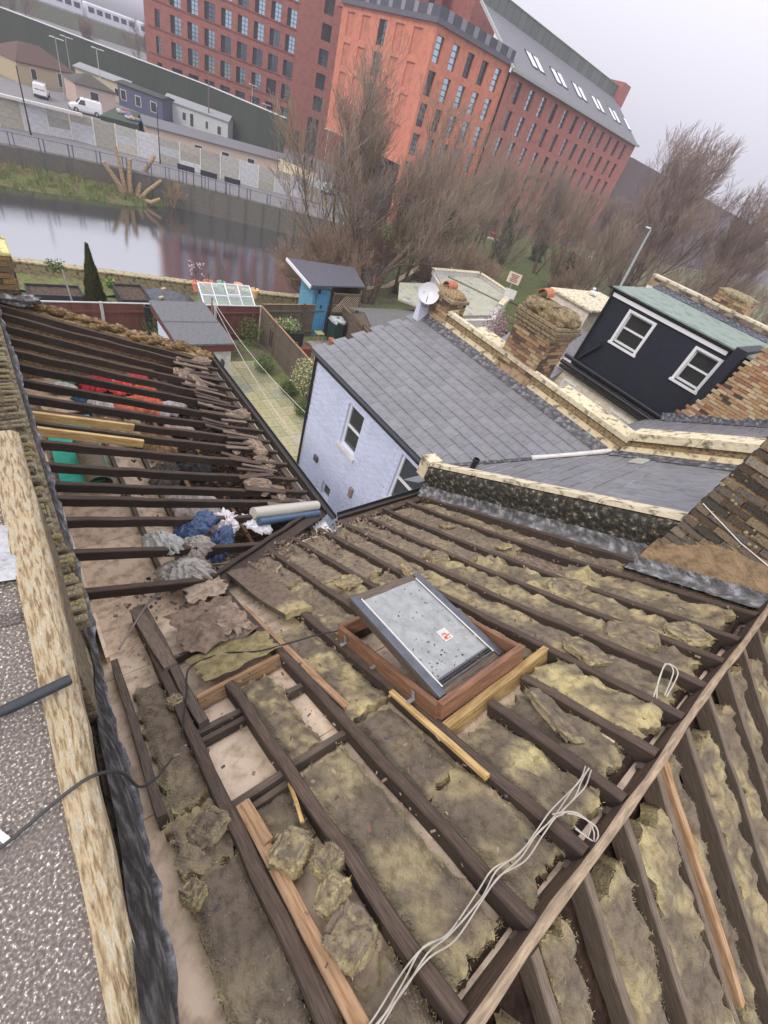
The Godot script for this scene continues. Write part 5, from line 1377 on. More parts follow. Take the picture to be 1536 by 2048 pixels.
func dark_house() -> void:
	var h := thing("navy_house", "navy rendered house wall with two white sash windows and a pale green flat roof", "house", Vector3(15, GY, -5))
	var X := 14.0
	var w := MB.new()
	var ops := [[-5.73, -4.93, 5.71, 6.56], [-3.63, -2.95, 5.70, 6.54]]
	var zs := [-6.5, -5.73, -4.93, -3.63, -2.95, -2.2]
	for i in 5:
		if i == 1 or i == 3:
			w.bbox(Vector3(X, 4.55, zs[i]), Vector3(X + .2, ops[i / 2][2], zs[i + 1])); w.bbox(Vector3(X, ops[i / 2][3], zs[i]), Vector3(X + .2, 6.82, zs[i + 1]))
		else: w.bbox(Vector3(X, 4.55, zs[i]), Vector3(X + .2, 6.82, zs[i + 1]))
	w.bbox(Vector3(X + .2, 4.55, -6.5), Vector3(17, 6.82, -6.3))
	obj("wall", w, M.navy_paint, h)
	for o in ops:
		# surround proud of the render
		var s := MB.new()
		for q in [[o[0] - .05, o[0] + .03, o[2] - .03, o[3] + .05], [o[1] - .03, o[1] + .05, o[2] - .03, o[3] + .05]]: s.bbox(Vector3(X - .03, q[2], q[0]), Vector3(X + .02, q[3], q[1]))
		s.bbox(Vector3(X - .028, o[3] - .01, o[0] + .03), Vector3(X + .02, o[3] + .05, o[1] - .03)); s.bbox(Vector3(X - .05, o[2] - .09, o[0] - .08), Vector3(X + .02, o[2] - .03, o[1] + .08))
		obj("window_surround", s, M.white_plastic, h)
		sash_window(h, Vector3(X, o[2], o[0]), Vector3(0, 0, 1), o[1] - o[0], o[3] - o[2], Vector3(-1, 0, 0), false, 2)
	var fa := MB.new(); fa.bbox(Vector3(X - .06, 6.70, -6.45), Vector3(X + .02, 6.80, -2.95)); obj("fascia", fa, M.white_plastic, h)
	half_gutter("gutter", Vector3(X - .09, 6.90, -6.65), Vector3(X - .09, 6.89, -2.85), .05, M.black_plastic, h)
	var rf := MB.new()
	rf.hexa([Vector3(X - .05, 6.86, -1.5), Vector3(16.9, 6.95, -1.5), Vector3(16.9, 6.95, -6.55), Vector3(X - .05, 6.86, -6.6), Vector3(X - .05, 6.92, -1.5), Vector3(16.9, 7.03, -1.5), Vector3(16.9, 7.03, -6.55), Vector3(X - .05, 6.92, -6.6)])
	obj("flat_roof", rf, M.green_felt, h)
	var up := MB.new(); up.bbox(Vector3(13.6, 4.8, -2.8), Vector3(15.6, 7.02, -2.55)); obj("upstand", up, M.navy_paint, h)
	var dp := MB.new(); dp.tube([Vector3(X - .07, 6.85, -6.5), Vector3(X - .05, 6.7, -6.46), Vector3(X - .05, 4.75, -6.46)], [.035, .035, .035], 8)
	dp.tube([Vector3(X - .09, 4.85, -6.3), Vector3(X - .09, 5.4, -5.95), Vector3(X - .09, 5.5, -5.9)], [.045, .045, .045], 8)
	obj("downpipe", dp, M.black_plastic, h)
	for q in [[4.72, .06, -.12], [4.52, .07, -.16], [4.36, .05, -.1]]:
		var g := MB.new(); g.tube([Vector3(X + q[2], q[0], -6.75), Vector3(X + q[2], q[0] - .02, -2.8)], [q[1], q[1]], 8); obj("waste_pipe", g, M.black_plastic, h)
	# cream lower storey under the pipes
	var c := MB.new(); c.bbox(Vector3(X + .02, GY, -6.9), Vector3(X + .3, 4.50, -2.6)); obj("lower_wall", c, M.cream_paint, h)
	for o in [[-6.42, -5.9, 3.62, 4.06], [-4.52, -3.78, 3.45, 4.08]]:
		sash_window(h, Vector3(X - .06, o[2], o[0]), Vector3(0, 0, 1), o[1] - o[0], o[3] - o[2], Vector3(-1, 0, 0), false, -2)
	var vt := MB.new(); vt.cbox(Vector3(X, 3.95, -5.0), Vector3(.06, .16, .16), .01); obj("vent", vt, M.cream_paint, h)
	# brick parapet and chimney behind the flat roof
	var pw := thing("brick_parapet", "low brick parapet with pale coping and leadwork behind the green flat roof", "wall", Vector3(17, 6, -4))
	var pc := MB.new(); pc.bbox(Vector3(16.92, 6.5, -6.95), Vector3(17.15, 7.25, 1)); pc.col = Color(.42, .28, .16); obj("wall_core", pc, M.stock_brick, pw)
	var bset := brick_set("yellow", [])
	brickface(pw, bset, Vector3(16.915, 7.0, -6.95), Vector3(0, 0, 1), Vector3.UP, 4.2, .25, func(_x, _y): return true, 60)
	var cp := MB.new()
	for i in 5: cp.cbox(Vector3(17.03, 7.29, -6.5 + i * .9), Vector3(.34, .08, .89), .012)
	obj("coping", cp, M.stone, pw)
	var lf := MB.new(); lf.col = Color(.6, .66, .82); lf.hexa([Vector3(16.5, 7.02, 1), Vector3(16.91, 7.02, 1), Vector3(16.91, 7.02, -6.6), Vector3(16.5, 7.02, -6.6), Vector3(16.5, 7.035, 1), Vector3(16.91, 7.14, 1), Vector3(16.91, 7.14, -6.6), Vector3(16.5, 7.035, -6.6)])
	obj("lead_flashing", lf, M.lead, pw)
	var cs := thing("chimney_stack", "squat brick chimney stack with mossy sloping cap behind the green flat roof", "chimney", Vector3(17.2, 6.9, -4.5))
	var cc := MB.new(); cc.col = Color(.5, .36, .22); cc.bbox(Vector3(16.95, 6.9, -4.95), Vector3(17.6, 7.62, -3.95)); obj("mortar_core", cc, M.stock_brick, cs)
	brickface(cs, bset, Vector3(16.94, 7.0, -4.95), Vector3(0, 0, 1), Vector3.UP, 1.0, .6, func(_x, _y): return true, 60)
	var cap := MB.new(); cap.col = Color(1.4, 1.4, .9); cap.lump(Vector3(17.27, 7.64, -4.45), Vector3(.8, .26, 1.15), 3, .1); obj("flaunching", cap, M.moss_brick, cs)
	var vp := MB.new(); vp.lathe(Vector3(15.4, 6.98, -2.5), [Vector2(.05, 0), Vector2(.05, .2), Vector2(.09, .2), Vector2(.09, .28), Vector2(0, .3)], 12)
	tag(obj("roof_vent", vp, M.black_plastic), "small dark vent pipe standing on the green flat roof", "vent")
	# brick flank and old slates of the house beyond
	var bg := thing("brick_flank", "orange-yellow stock brick flank wall rising from old slates at the right edge", "wall", Vector3(13.5, 5, -1))
	var bc := MB.new(); bc.col = Color(.42, .31, .2)
	var prof := [Vector2(-2.88, 4.7), Vector2(-2.86, 4.98), Vector2(-2.5, 5.9), Vector2(-2.2, 7.5), Vector2(-1.6, 8.4), Vector2(1.2, 9.2), Vector2(1.2, 4.7)]
	for i in prof.size() - 2:
		var a: Vector2 = prof[i]; var b: Vector2 = prof[i + 1]
		bc.quad(Vector3(13.36, 4.7, a.x), Vector3(13.36, 4.7, b.x), Vector3(13.36, b.y, b.x), Vector3(13.36, a.y, a.x))
		bc.quad(Vector3(13.36, a.y, a.x), Vector3(13.36, b.y, b.x), Vector3(13.62, b.y, b.x), Vector3(13.62, a.y, a.x))
	obj("wall_core", bc, M.stock_brick, bg)
	var gset := brick_set("gold", [Color(.50, .32, .17), Color(.42, .21, .12), Color(.56, .42, .26), Color(.46, .28, .15), Color(.36, .18, .11), Color(.6, .46, .3), Color(.09, .07, .06), Color(.52, .36, .2), Color(.44, .3, .18)])
	brickface(bg, gset, Vector3(13.35, 4.95, -2.88), Vector3(0, 0, 1), Vector3.UP, 3.4, 3.6, func(x, y):
		var z: float = x - 2.88
		var yy: float = y + 4.95
		var top := 4.98
		for i in prof.size() - 2:
			if z >= prof[i].x and z <= prof[i + 1].x and prof[i + 1].x > prof[i].x: top = lerpf(prof[i].y, prof[i + 1].y, (z - prof[i].x) / (prof[i + 1].x - prof[i].x))
		return yy < top and yy > 6.62 + .583 * z, 300)
	var os := thing("slate_roof", "weathered dark slate roof slope between cream coping and orange brick flank wall", "roof", Vector3(11, 5, -2))
	var dk := MB.new(); dk.col = Color(.16, .155, .14)
	var mp := func(x: float, z: float, u := 0.0) -> Vector3: return Vector3(x, 6.55 + .583 * z + u * .864, z - u * .504)
	dk.hexa([mp.call(8.6, .6, -.03), mp.call(13.4, .6, -.03), mp.call(13.4, -3.05, -.03), mp.call(8.6, -3.05, -.03), mp.call(8.6, .6), mp.call(13.4, .6), mp.call(13.4, -3.05), mp.call(8.6, -3.05)])
	obj("roof_deck", dk, M.slate, os)
	slates(os, func(a: float, s: float) -> Vector3: return mp.call(8.75 + a, -3.1 + s * .864), SL, Vector3(1, 0, 0), Vector3(0, .504, .864), 13, 18, .22, .26, func(_a, _s): return true, 234)
	var lz := MB.new(); lz.col = Color(.6, .62, .7)
	var lr := []
	for i in 40:
		var z := -3.0 + i * .09
		lr.append([mp.call(13.34, z, .22 + .03 * noi.get_noise_2d(z * 8, 1)), mp.call(13.32, z, .05), mp.call(13.16 + .03 * noi.get_noise_2d(z * 9, 5), z, .025)])
	lz.grid(lr, [], true)
	obj("lead_flashing", lz, M.lead, os)
	# cream neighbour beyond the navy house
	var ch := thing("cream_house", "cream rendered house end with a slate lean-to behind the navy house", "house", Vector3(16, GY, -8))
	var cb := MB.new(); cb.bbox(Vector3(15.6, GY, -9.3), Vector3(19, 5.75, -7.6)); obj("wall", cb, M.cream_paint, ch)
	var ccop := MB.new(); ccop.cbox(Vector3(17.3, 5.79, -8.45), Vector3(3.6, .09, 1.9), .02); obj("coping", ccop, M.stone, ch)
	var cl := MB.new(); cl.col = Color(.34, .34, .35); cl.hexa([Vector3(13.6, 3.9, -6.6), Vector3(15.6, 5.1, -6.6), Vector3(15.6, 5.1, -9.2), Vector3(13.6, 3.9, -9.2), Vector3(13.6, 3.98, -6.6), Vector3(15.6, 5.2, -6.6), Vector3(15.6, 5.2, -9.2), Vector3(13.6, 3.98, -9.2)])
	cl.col = Color(.34, .34, .35); obj("lean_to_roof", cl, M.slate, ch)
	var gl := MB.new(); gl.col = Color(.8, .8, .82)
	gl.lump(Vector3(17.66, 5.93, -8.86), Vector3(.2, .16, .36), 3, .08, Basis(Vector3.UP, .8)); gl.lump(Vector3(17.76, 6.05, -8.98), Vector3(.1, .1, .12), 4, .05)
	gl.tube([Vector3(17.64, 5.92, -8.82), Vector3(17.5, 5.92, -8.66)], [.05, .015], 6)
	gl.col = Color(.7, .4, .1); gl.tube([Vector3(17.78, 6.05, -9.02), Vector3(17.82, 6.04, -9.08)], [.014, .004], 5); gl.tube([Vector3(17.66, 5.83, -8.86), Vector3(17.66, 5.88, -8.86)], [.008, .008], 4)
	tag(obj("seagull", gl, M.plain), "white gull standing on the cream coping", "bird")

func ground_and_water() -> void:
	var near := PackedVector2Array([Vector2(-160, 60), Vector2(-160, -25.6), Vector2(1.1, -25.3), Vector2(7.9, -24.0), Vector2(11, -23.25), Vector2(13.3, -22.95), Vector2(22, -25.5), Vector2(33, -33), Vector2(44, -52), Vector2(150, -58), Vector2(260, -60), Vector2(260, 60)])
	var g := MB.new()
	g.prism(near, GY - 6.5, GY - .002)
	struct("ground", g, M.garden)
	var far := PackedVector2Array([Vector2(-160, -63.5), Vector2(2, -63.2), Vector2(9, -63.0), Vector2(16, -62.2), Vector2(19.4, -61.4), Vector2(34.7, -56.2), Vector2(44.01, -52.2), Vector2(150, -58.01), Vector2(300, -60.01), Vector2(300, -420), Vector2(-160, -420)])
	var f := MB.new()
	f.prism(far, FY - 6, FY - .004)
	struct("far_ground", f, M.tarmac)
	var w := MB.new()
	w.quad(Vector3(-200, WY, -20), Vector3(60, WY, -20), Vector3(60, WY, -70), Vector3(-200, WY, -70))
	struct("river", w, M.water)

func box_bush(called: String, label: String, cat: String, ctr: Vector3, s: Vector3, n: int, leaf: float, cols: Array, sd: int, group := "") -> void:
	var r := RandomNumberGenerator.new(); r.seed = sd
	var mb := MB.new()
	for i in n:
		var d := Vector3(r.randfn(), r.randfn(), r.randfn()).normalized() * pow(r.randf(), .4)
		var k := 1.0 + .25 * noi.get_noise_3d(d.x * 2 + sd, d.y * 2, d.z * 2)
		var p := ctr + d * s * .5 * k
		mb.col = (cols[r.randi() % cols.size()] as Color) * r.randf_range(.75, 1.25)
		var a := Vector3(r.randfn(), r.randfn() + .3, r.randfn()).normalized(); var b := a.cross(Vector3(r.randfn(), r.randfn(), r.randfn())).normalized()
		var l := leaf * r.randf_range(.6, 1.3)
		mb.tri(p - b * l * .35, p + a * l, p + b * l * .35)
	tag(obj(called, mb, M.leaf), label, cat, group)

func post_fence(called: String, label: String, a: Vector3, b: Vector3, h: float, nb: int, m: Material, postm: Material, post_every: float, cap := true, closeboard := true) -> void:
	var t := thing(called, label, "fence", a)
	var d := (b - a); var len := d.length(); var bs := frame(d, Vector3.UP)
	var np := int(round(len / post_every))
	for i in np + 1:
		var p := MB.new(); p.col = Color(.72, .7, .64); p.cbox(a + d * (float(i) / np) + Vector3(0, h / 2 + .03, 0) + bs.z * .05, Vector3(.10, h + .08, .10), .01, bs)
		obj("post", p, postm, t)
	var var_m := []
	var bw := len / nb
	for i in 5:
		var q := MB.new(); var k := .8 + .1 * i; q.col = Color(k, k, k * .98); q.box(Vector3(0, h / 2, 0), Vector3(bw * .97, h * (1.0 - .004 * i), .02)); var_m.append(q.mesh(m))
	for i in nb:
		put("board", var_m[rng.randi() % 5], Transform3D(bs, a + d * ((i + .5) / nb) + bs.z * (.006 * (i % 2)) + Vector3(0, rng.randf_range(-.01, .01), 0)), t)
	for y in [.3, h - .3]:
		var r := MB.new(); r.box(a + d / 2 + Vector3(0, y, 0) + bs.z * .035, Vector3(len, .08, .04), bs); obj("rail", r, m, t)
	if cap:
		var c := MB.new(); c.col = Color(.8, .8, .8); c.box(a + d / 2 + Vector3(0, h + .015, 0), Vector3(len, .03, .07), bs); obj("capping", c, M.tan_wood if m == M.fence_wood else M.concrete, t)

func gardens() -> void:
	# patio slabs
	var pt := MB.new(); pt.bbox(Vector3(2.9, GY - .05, -16.9), Vector3(8.3, GY + .002, -3.0)); pt.col = Color(.14, .13, .08)
	var base := struct("patio", pt, M.paving)
	var cols := [Color(.40, .38, .22), Color(.44, .41, .26), Color(.36, .35, .22), Color(.47, .42, .27), Color(.38, .36, .2), Color(.34, .36, .27)]
	var sv := []
	for i in 12:
		var b := MB.new(); b.col = cols[i % 6] if i < 10 else [Color(.31, .32, .24), Color(.46, .43, .33)][i - 10]
		b.cbox(Vector3.ZERO, Vector3(.588, .05, .588), .008); sv.append(b.mesh(M.paving))
	for i in 9:
		for j in 23:
			var k := rng.randi() % 10 if rng.randf() < .9 else 10 + rng.randi() % 2
			put("slab", sv[k], Transform3D(Basis(Vector3.UP, rng.randf_range(-.008, .008)), Vector3(3.2 + i * .6, GY + .012 + rng.randf() * .006, -3.4 - j * .6)), base)
	# fences
	post_fence("red_fence", "dark red close-boarded fence with pale posts behind the grey-roofed garden shed", Vector3(-3.5, GY, -18.62), Vector3(9.25, GY, -18.9), 1.56, 86, M.red_fence, M.concrete, 2.1)
	post_fence("panel_fence", "weathered grey-brown panel fence running along the paved side yard", Vector3(8.9, GY, -8.3), Vector3(9.25, GY, -18.8), 1.6, 75, M.fence_wood, M.fence_wood, 1.85)
	post_fence("board_fence", "tall dark brown board fence at the back of the lilac house's garden", Vector3(9.3, GY, -18.97), Vector3(13.9, GY, -19.25), 1.62, 32, M.fence_wood, M.fence_wood, 2.3)
	post_fence("board_fence", "brown board fence with a pale sloping rail beside the grey felt shed", Vector3(13.9, GY, -19.2), Vector3(13.5, GY, -14.5), 1.62, 34, M.fence_wood, M.fence_wood, 2.35)
	# outhouse with grey felt roof
	var s := thing("outhouse", "white-walled outhouse with flat grey felt roof and red-brown fascia", "shed", Vector3(5.1, GY, -15.6))
	var w := MB.new(); w.bbox(Vector3(4.3, GY, -16.9), Vector3(5.95, 1.3, -14.32)); obj("wall", w, M.lilac_paint, s)
	var r := MB.new(); r.hexa([Vector3(4.13, 1.44, -14.1), Vector3(6.06, 1.44, -14.1), Vector3(6.06, 1.54, -17.15), Vector3(4.13, 1.54, -17.15), Vector3(4.13, 1.50, -14.1), Vector3(6.06, 1.50, -14.1), Vector3(6.06, 1.60, -17.15), Vector3(4.13, 1.60, -17.15)])
	r.col = Color(1, 1, 1.03); obj("felt_roof", r, M.grey_felt, s)
	var lp := MB.new(); lp.col = Color(.6, .6, .62); lp.box(Vector3(5.1, 1.556, -15.6), Vector3(1.9, .006, .05), Basis(Vector3.RIGHT, .033)); obj("felt_lap", lp, M.grey_felt, s)
	var fb := MB.new(); fb.col = Color(.85, .7, .7)
	fb.bbox(Vector3(4.15, 1.2, -14.16), Vector3(6.04, 1.435, -14.12)); fb.bbox(Vector3(6.0, 1.26, -17.1), Vector3(6.04, 1.435, -14.165)); fb.bbox(Vector3(4.15, 1.26, -17.1), Vector3(4.19, 1.435, -14.165))
	obj("fascia", fb, M.red_fence, s)
	var bl := MB.new(); bl.col = Color(.95, .8, .75); bl.bbox(Vector3(4.3, GY, -14.32), Vector3(5.35, 1.19, -14.24)); obj("boarding", bl, M.red_fence, s)
	var wp := MB.new(); wp.bbox(Vector3(5.36, GY, -14.33), Vector3(5.98, 1.19, -14.26)); obj("white_panel", wp, M.white_paint, s)
	var ln := MB.new(); ln.col = Color(.04, .04, .04); ln.lathe(Vector3(5.66, .55, -14.18), [Vector2(.0, 0), Vector2(.06, .05), Vector2(.08, .2), Vector2(.03, .26), Vector2(0, .3)], 8); ln.box(Vector3(5.66, .8, -14.21), Vector3(.05, .1, .09))
	obj("wall_lantern", ln, M.plain, s)
	# cypress
	var cy := thing("cypress", "slim conical dark green cypress in front of the red fence", "tree", Vector3(2.95, GY, -20.2))
	var cm := MB.new(); var cr := RandomNumberGenerator.new(); cr.seed = 4
	for i in 9000:
		var t := pow(cr.randf(), .75); var a := cr.randf() * TAU
		var rad := (1.0 - t) * .52 * (0.75 + .25 * cr.randf()) * (1 + .12 * sin(a * 5 + t * 30)) + .02
		if t < .12: rad *= .6 + t * 3.3
		var p := Vector3(2.95 + cos(a) * rad, GY + .25 + t * 2.75, -20.2 + sin(a) * rad)
		cm.col = [Color(.045, .062, .018), Color(.075, .085, .02), Color(.11, .10, .03), Color(.03, .045, .015)][cr.randi() % 4]
		var up := Vector3(cos(a) * .35, 1, sin(a) * .35).normalized() * cr.randf_range(.06, .13); var sd := Vector3(-sin(a), 0, cos(a)) * .018
		cm.tri(p - sd, p + up, p + sd)
	for i in 14:
		var t := i / 14.0; cm.col = Color(.035, .045, .016)
		cm.tube([Vector3(2.95, GY + .2 + t * 2.7, -20.2), Vector3(2.95, GY + .2 + (t + .072) * 2.7, -20.2)], [(1 - t) * .42 + .01, (1 - t - .072) * .42 + .005], 9)
	obj("crown", cm, M.leaf, cy)
	var tr := MB.new(); tr.tube([Vector3(2.95, GY, -20.2), Vector3(2.95, GY + .4, -20.2)], [.06, .05], 7); obj("trunk", tr, M.bark, cy)
	# vent pipe
	var vp := MB.new(); vp.lathe(Vector3(4.35, GY, -18.3), [Vector2(.05, 0), Vector2(.05, .9), Vector2(.11, .95), Vector2(.12, 1.6), Vector2(.15, 1.62), Vector2(.15, 1.7), Vector2(.1, 1.7), Vector2(.1, 1.3)], 14)
	tag(obj("flue_pipe", vp, M.black_plastic), "black flue pipe with white rim standing beside the outhouse", "pipe")
	var rail := MB.new(); rail.col = Color(.7, .6, .5); rail.tube([Vector3(4.6, .9, -17.5), Vector3(5.0, .3, -16.5), Vector3(5.0, -.7, -16.5)], [.03, .03, .03], 6)
	# raised beds
	for q in [[.95, -22.35, 1.8, 1.0, "black raised bed of bare soil nearest the left edge"], [4.2, -22.5, 1.1, 1.6, "black raised bed of soil and weeds right of the cypress"]]:
		var t := thing("raised_bed", q[4], "raised bed", Vector3(q[0] + q[2] / 2, GY, q[1]), "raised beds by the river wall")
		var z0: float = q[1] - q[3] / 2; var z1: float = q[1] + q[3] / 2
		for b in [[q[0], z1, q[0] + q[2], z1 + .05], [q[0], z0 - .05, q[0] + q[2], z0], [q[0] - .05, z0 - .05, q[0], z1 + .05], [q[0] + q[2], z0 - .05, q[0] + q[2] + .05, z1 + .05]]:
			var m := MB.new(); m.col = Color(.28, .28, .3); m.bbox(Vector3(b[0], GY, b[1]), Vector3(b[2], GY + .5, b[3])); obj("side_board", m, M.grey_felt, t)
		var so := []
		for i in 12:
			var l := []
			for j in 12: l.append(Vector3(q[0] + q[2] * j / 11.0, GY + .4 + .03 * noi.get_noise_2d(i * 1.3, j * 1.7 + q[0]), z0 + (z1 - z0) * i / 11.0))
			so.append(l)
		var sm := MB.new(); sm.grid(so, [], true); obj("soil", sm, M.soil, t)
	# tarpaulin heap
	var tp := []
	for i in 34:
		var l := []
		for j in 40:
			var u := j / 39.0; var v := i / 33.0
			var e := sin(PI * u) * sin(PI * v)
			l.append(Vector3(4.75 + 2.7 * u + .15 * sin(v * 5), GY + .02 + .4 * pow(e, .6) + .09 * noi.get_noise_2d(u * 7, v * 5) * e + .04 * noi.get_noise_2d(u * 22, v * 14) * e, -24.0 + 2.0 * v + .3 * u))
		tp.append(l)
	var tm := MB.new(); tm.grid(tp, [], true)
	tag(obj("tarpaulin", tm, M.tarp), "wrinkled dark grey tarpaulin spread over a heap by the river wall", "tarpaulin")
	for q in [[5.9, -.1, -22.2, "pale brick weighing down the tarpaulin near its front edge"], [6.3, .0, -23.2, "flat stone weighing down the tarpaulin near the river wall"]]:
		var b := MB.new(); b.col = Color(.55, .46, .3); b.cbox(Vector3(q[0], GY + .42, q[2]), Vector3(.24, .1, .14), .015, Basis(Vector3.UP, .6)); tag(obj("loose_brick", b, M.stock_brick), q[3], "brick")
	# greenhouse (cold frame)
	var gh := thing("greenhouse", "low white-framed glass greenhouse behind the red fence", "greenhouse", Vector3(8.1, GY, -20))
	var fl := Vector3(6.92, .42, -19.4); var fr := Vector3(9.28, .42, -19.5); var bl2 := Vector3(6.98, 1.02, -20.5); var br := Vector3(9.33, 1.02, -20.45)
	for i in 5:
		var k := i / 4.0
		var a := fl.lerp(fr, k); var b := bl2.lerp(br, k)
		var m := MB.new(); m.box((a + b) / 2, Vector3(a.distance_to(b), .05, .05 if i in [0, 4] else .03), frame(b - a, Vector3.UP)); obj("glazing_bar", m, M.white_plastic, gh)
	for i in 4:
		for j in 2:
			var k0 := i / 4.0 + .008; var k1 := (i + 1) / 4.0 - .008; var t0 := j / 2.0 + .01; var t1 := (j + 1) / 2.0 - .01
			var m := MB.new(); m.hexa([fl.lerp(fr, k0).lerp(bl2.lerp(br, k0), t0), fl.lerp(fr, k1).lerp(bl2.lerp(br, k1), t0), fl.lerp(fr, k1).lerp(bl2.lerp(br, k1), t1), fl.lerp(fr, k0).lerp(bl2.lerp(br, k0), t1), fl.lerp(fr, k0).lerp(bl2.lerp(br, k0), t0) + Vector3(0, .006, 0), fl.lerp(fr, k1).lerp(bl2.lerp(br, k1), t0) + Vector3(0, .006, 0), fl.lerp(fr, k1).lerp(bl2.lerp(br, k1), t1) + Vector3(0, .006, 0), fl.lerp(fr, k0).lerp(bl2.lerp(br, k0), t1) + Vector3(0, .006, 0)])
			obj("pane", m, M.clear_glass, gh)
	for q in [[fl, fr], [bl2, br], [fl.lerp(bl2, .5), fr.lerp(br, .5)]]:
		var m := MB.new(); m.box((q[0] + q[1]) / 2 + Vector3(0, .01, 0), Vector3(q[0].distance_to(q[1]), .05, .05), frame(q[1] - q[0], Vector3.UP)); obj("glazing_bar", m, M.white_plastic, gh)
	var wv := MB.new(); var va := fl.lerp(fr, .5).lerp(bl2.lerp(br, .5), .52) + Vector3(0, .05, 0); var vb := fl.lerp(fr, .75).lerp(bl2.lerp(br, .75), .52) + Vector3(0, .05, 0); var vc := fl.lerp(fr, .75).lerp(bl2.lerp(br, .75), .98) + Vector3(0, .05, 0); var vd := fl.lerp(fr, .5).lerp(bl2.lerp(br, .5), .98) + Vector3(0, .05, 0)
	for q in [[va, vb], [vb, vc], [vc, vd], [vd, va]]: wv.box((q[0] + q[1]) / 2, Vector3(q[0].distance_to(q[1]), .04, .05), frame(q[1] - q[0], Vector3.UP))
	obj("roof_light", wv, M.white_plastic, gh)
	var bxs := MB.new(); bxs.col = Color(.9, 1, .98); bxs.hexa([fl + Vector3(0, -1.15, 0), fr + Vector3(0, -1.15, 0), br + Vector3(0, -2.15, 0), bl2 + Vector3(0, -2.15, 0), fl, fr, br, bl2])
	var gsd := MB.new(); gsd.quad(fl + Vector3(0, -1.1, 0), fl, bl2, bl2 + Vector3(0, -2.1, 0)); gsd.quad(fr, fr + Vector3(0, -1.1, 0), br + Vector3(0, -2.1, 0), br)
	obj("end_pane", gsd, M.clear_glass, gh)
	var bench := MB.new(); bench.col = Color(.6, .62, .58); bench.bbox(Vector3(7.0, GY, -20.4), Vector3(9.2, GY + .55, -19.6))
	for i in 30: bench.lump(Vector3(rng.randf_range(7.1, 9.1), GY + .68, rng.randf_range(-20.3, -19.7)), Vector3(.22, .25, .22), i, .4, Basis(), [Color(.75, .78, .74), Color(.5, .6, .5)], 8, 5)
	obj("staging", bench, M.plain, gh)
	# pots along the river wall
	for q in [[7.75, -22.9, .2, Color(.5, .19, .12), "pink-flowered shrub in a terracotta pot, leftmost of the row on the river wall", 1], [8.4, -23.1, .2, Color(.48, .18, .11), "bare shrub in a terracotta pot, second along the river wall", 0], [9.05, -23.1, .19, Color(.2, .33, .24), "twiggy plant in a green pot, middle of the row on the river wall", 2], [9.9, -23.0, .19, Color(.5, .3, .17), "empty-looking tan pot, fourth along the river wall", 3], [10.55, -22.4, .2, Color(.55, .36, .2), "forked bare sapling in a tan pot, rightmost on the river wall", 4]]:
		var t := thing("plant_pot", q[4], "pot", Vector3(q[0], -.3, q[1]), "pots along the river wall")
		var m := MB.new(); m.col = (q[3] as Color) * 1.9; var rr: float = q[2]
		m.lathe(Vector3(q[0], -.28, q[1]), [Vector2(rr * .7, 0), Vector2(rr, .34), Vector2(rr * 1.15, .35), Vector2(rr * 1.15, .44), Vector2(rr * .95, .44), Vector2(rr * .9, .36), Vector2(0, .36)], 18)
		obj("pot", m, M.plain, t)
		if q[5] != 3:
			var st := MB.new(); st.col = Color(.2, .17, .15); var rg := RandomNumberGenerator.new(); rg.seed = 30 + q[5]
			var hh: float = [.9, 1.1, 1.2, 0, 1.5][q[5]]
			for k in 9:
				var b0 := Vector3(q[0], .08 + (0.0 if k < 3 else hh * rg.randf_range(.25, .6)), q[1])
				var b1 := b0 + Vector3(rg.randf_range(-.35, .35), hh * rg.randf_range(.3, .55), rg.randf_range(-.3, .3))
				st.tube([b0, (b0 + b1) / 2 + Vector3(.03, .05, 0), b1], [.016, .011, .005], 5)
				if q[5] == 1:
					st.col = Color(.75, .62, .66)
					for z in 5: st.lump(b1 + Vector3(rg.randf_range(-.08, .08), rg.randf_range(-.1, .1), rg.randf_range(-.08, .08)), Vector3(.05, .06, .05), z, .2, Basis(), [], 6, 4)
					st.col = Color(.2, .17, .15)
			obj("stems", st, M.plain, t)
	# river wall on our side
	var rw := thing("river_wall", "low mossy concrete wall between the back gardens and the river", "wall", Vector3(7, GY, -24.5))
	var pts := [Vector2(-60, -25.6), Vector2(1.1, -25.3), Vector2(7.9, -24.0), Vector2(11, -23.25), Vector2(13.3, -22.95), Vector2(22, -25.5), Vector2(33, -33)]
	for i in pts.size() - 1:
		var a := Vector3(pts[i].x, GY + .25, pts[i].y); var b := Vector3(pts[i + 1].x, GY + .25, pts[i + 1].y)
		var m := MB.new(); m.col = Color(.45, .42, .33); m.box((a + b) / 2 + Vector3(0, -.05, 0), Vector3(a.distance_to(b) + .02, .5, .36), frame(b - a, Vector3.UP)); obj("wall_block", m, M.stone, rw)
		var c := MB.new(); c.col = Color(.62, .6, .52); c.cbox((a + b) / 2 + Vector3(0, .24, 0), Vector3(a.distance_to(b), .09, .44), .02, frame(b - a, Vector3.UP)); obj("coping", c, M.stone, rw)
	# blue summerhouse
	var bs := thing("blue_shed", "bright blue garden shed with sloping dark grey roof by the river", "shed", Vector3(13, GY, -20.5))
	var bw := MB.new(); bw.col = Color(.15, .40, .58)
	bw.hexa([Vector3(12.05, GY, -19.2), Vector3(13.15, GY, -19.3), Vector3(13.3, GY, -20.9), Vector3(12.3, GY, -20.9), Vector3(12.05, 1.75, -19.2), Vector3(13.15, 1.75, -19.3), Vector3(13.3, 1.85, -20.9), Vector3(12.3, 1.85, -20.9)])
	obj("wall", bw, M.plain, bs)
	var dr := MB.new(); dr.col = Color(.09, .32, .54); dr.bbox(Vector3(12.25, GY + .05, -19.16), Vector3(12.95, 1.35, -19.13)); obj("door", dr, M.plain, bs)
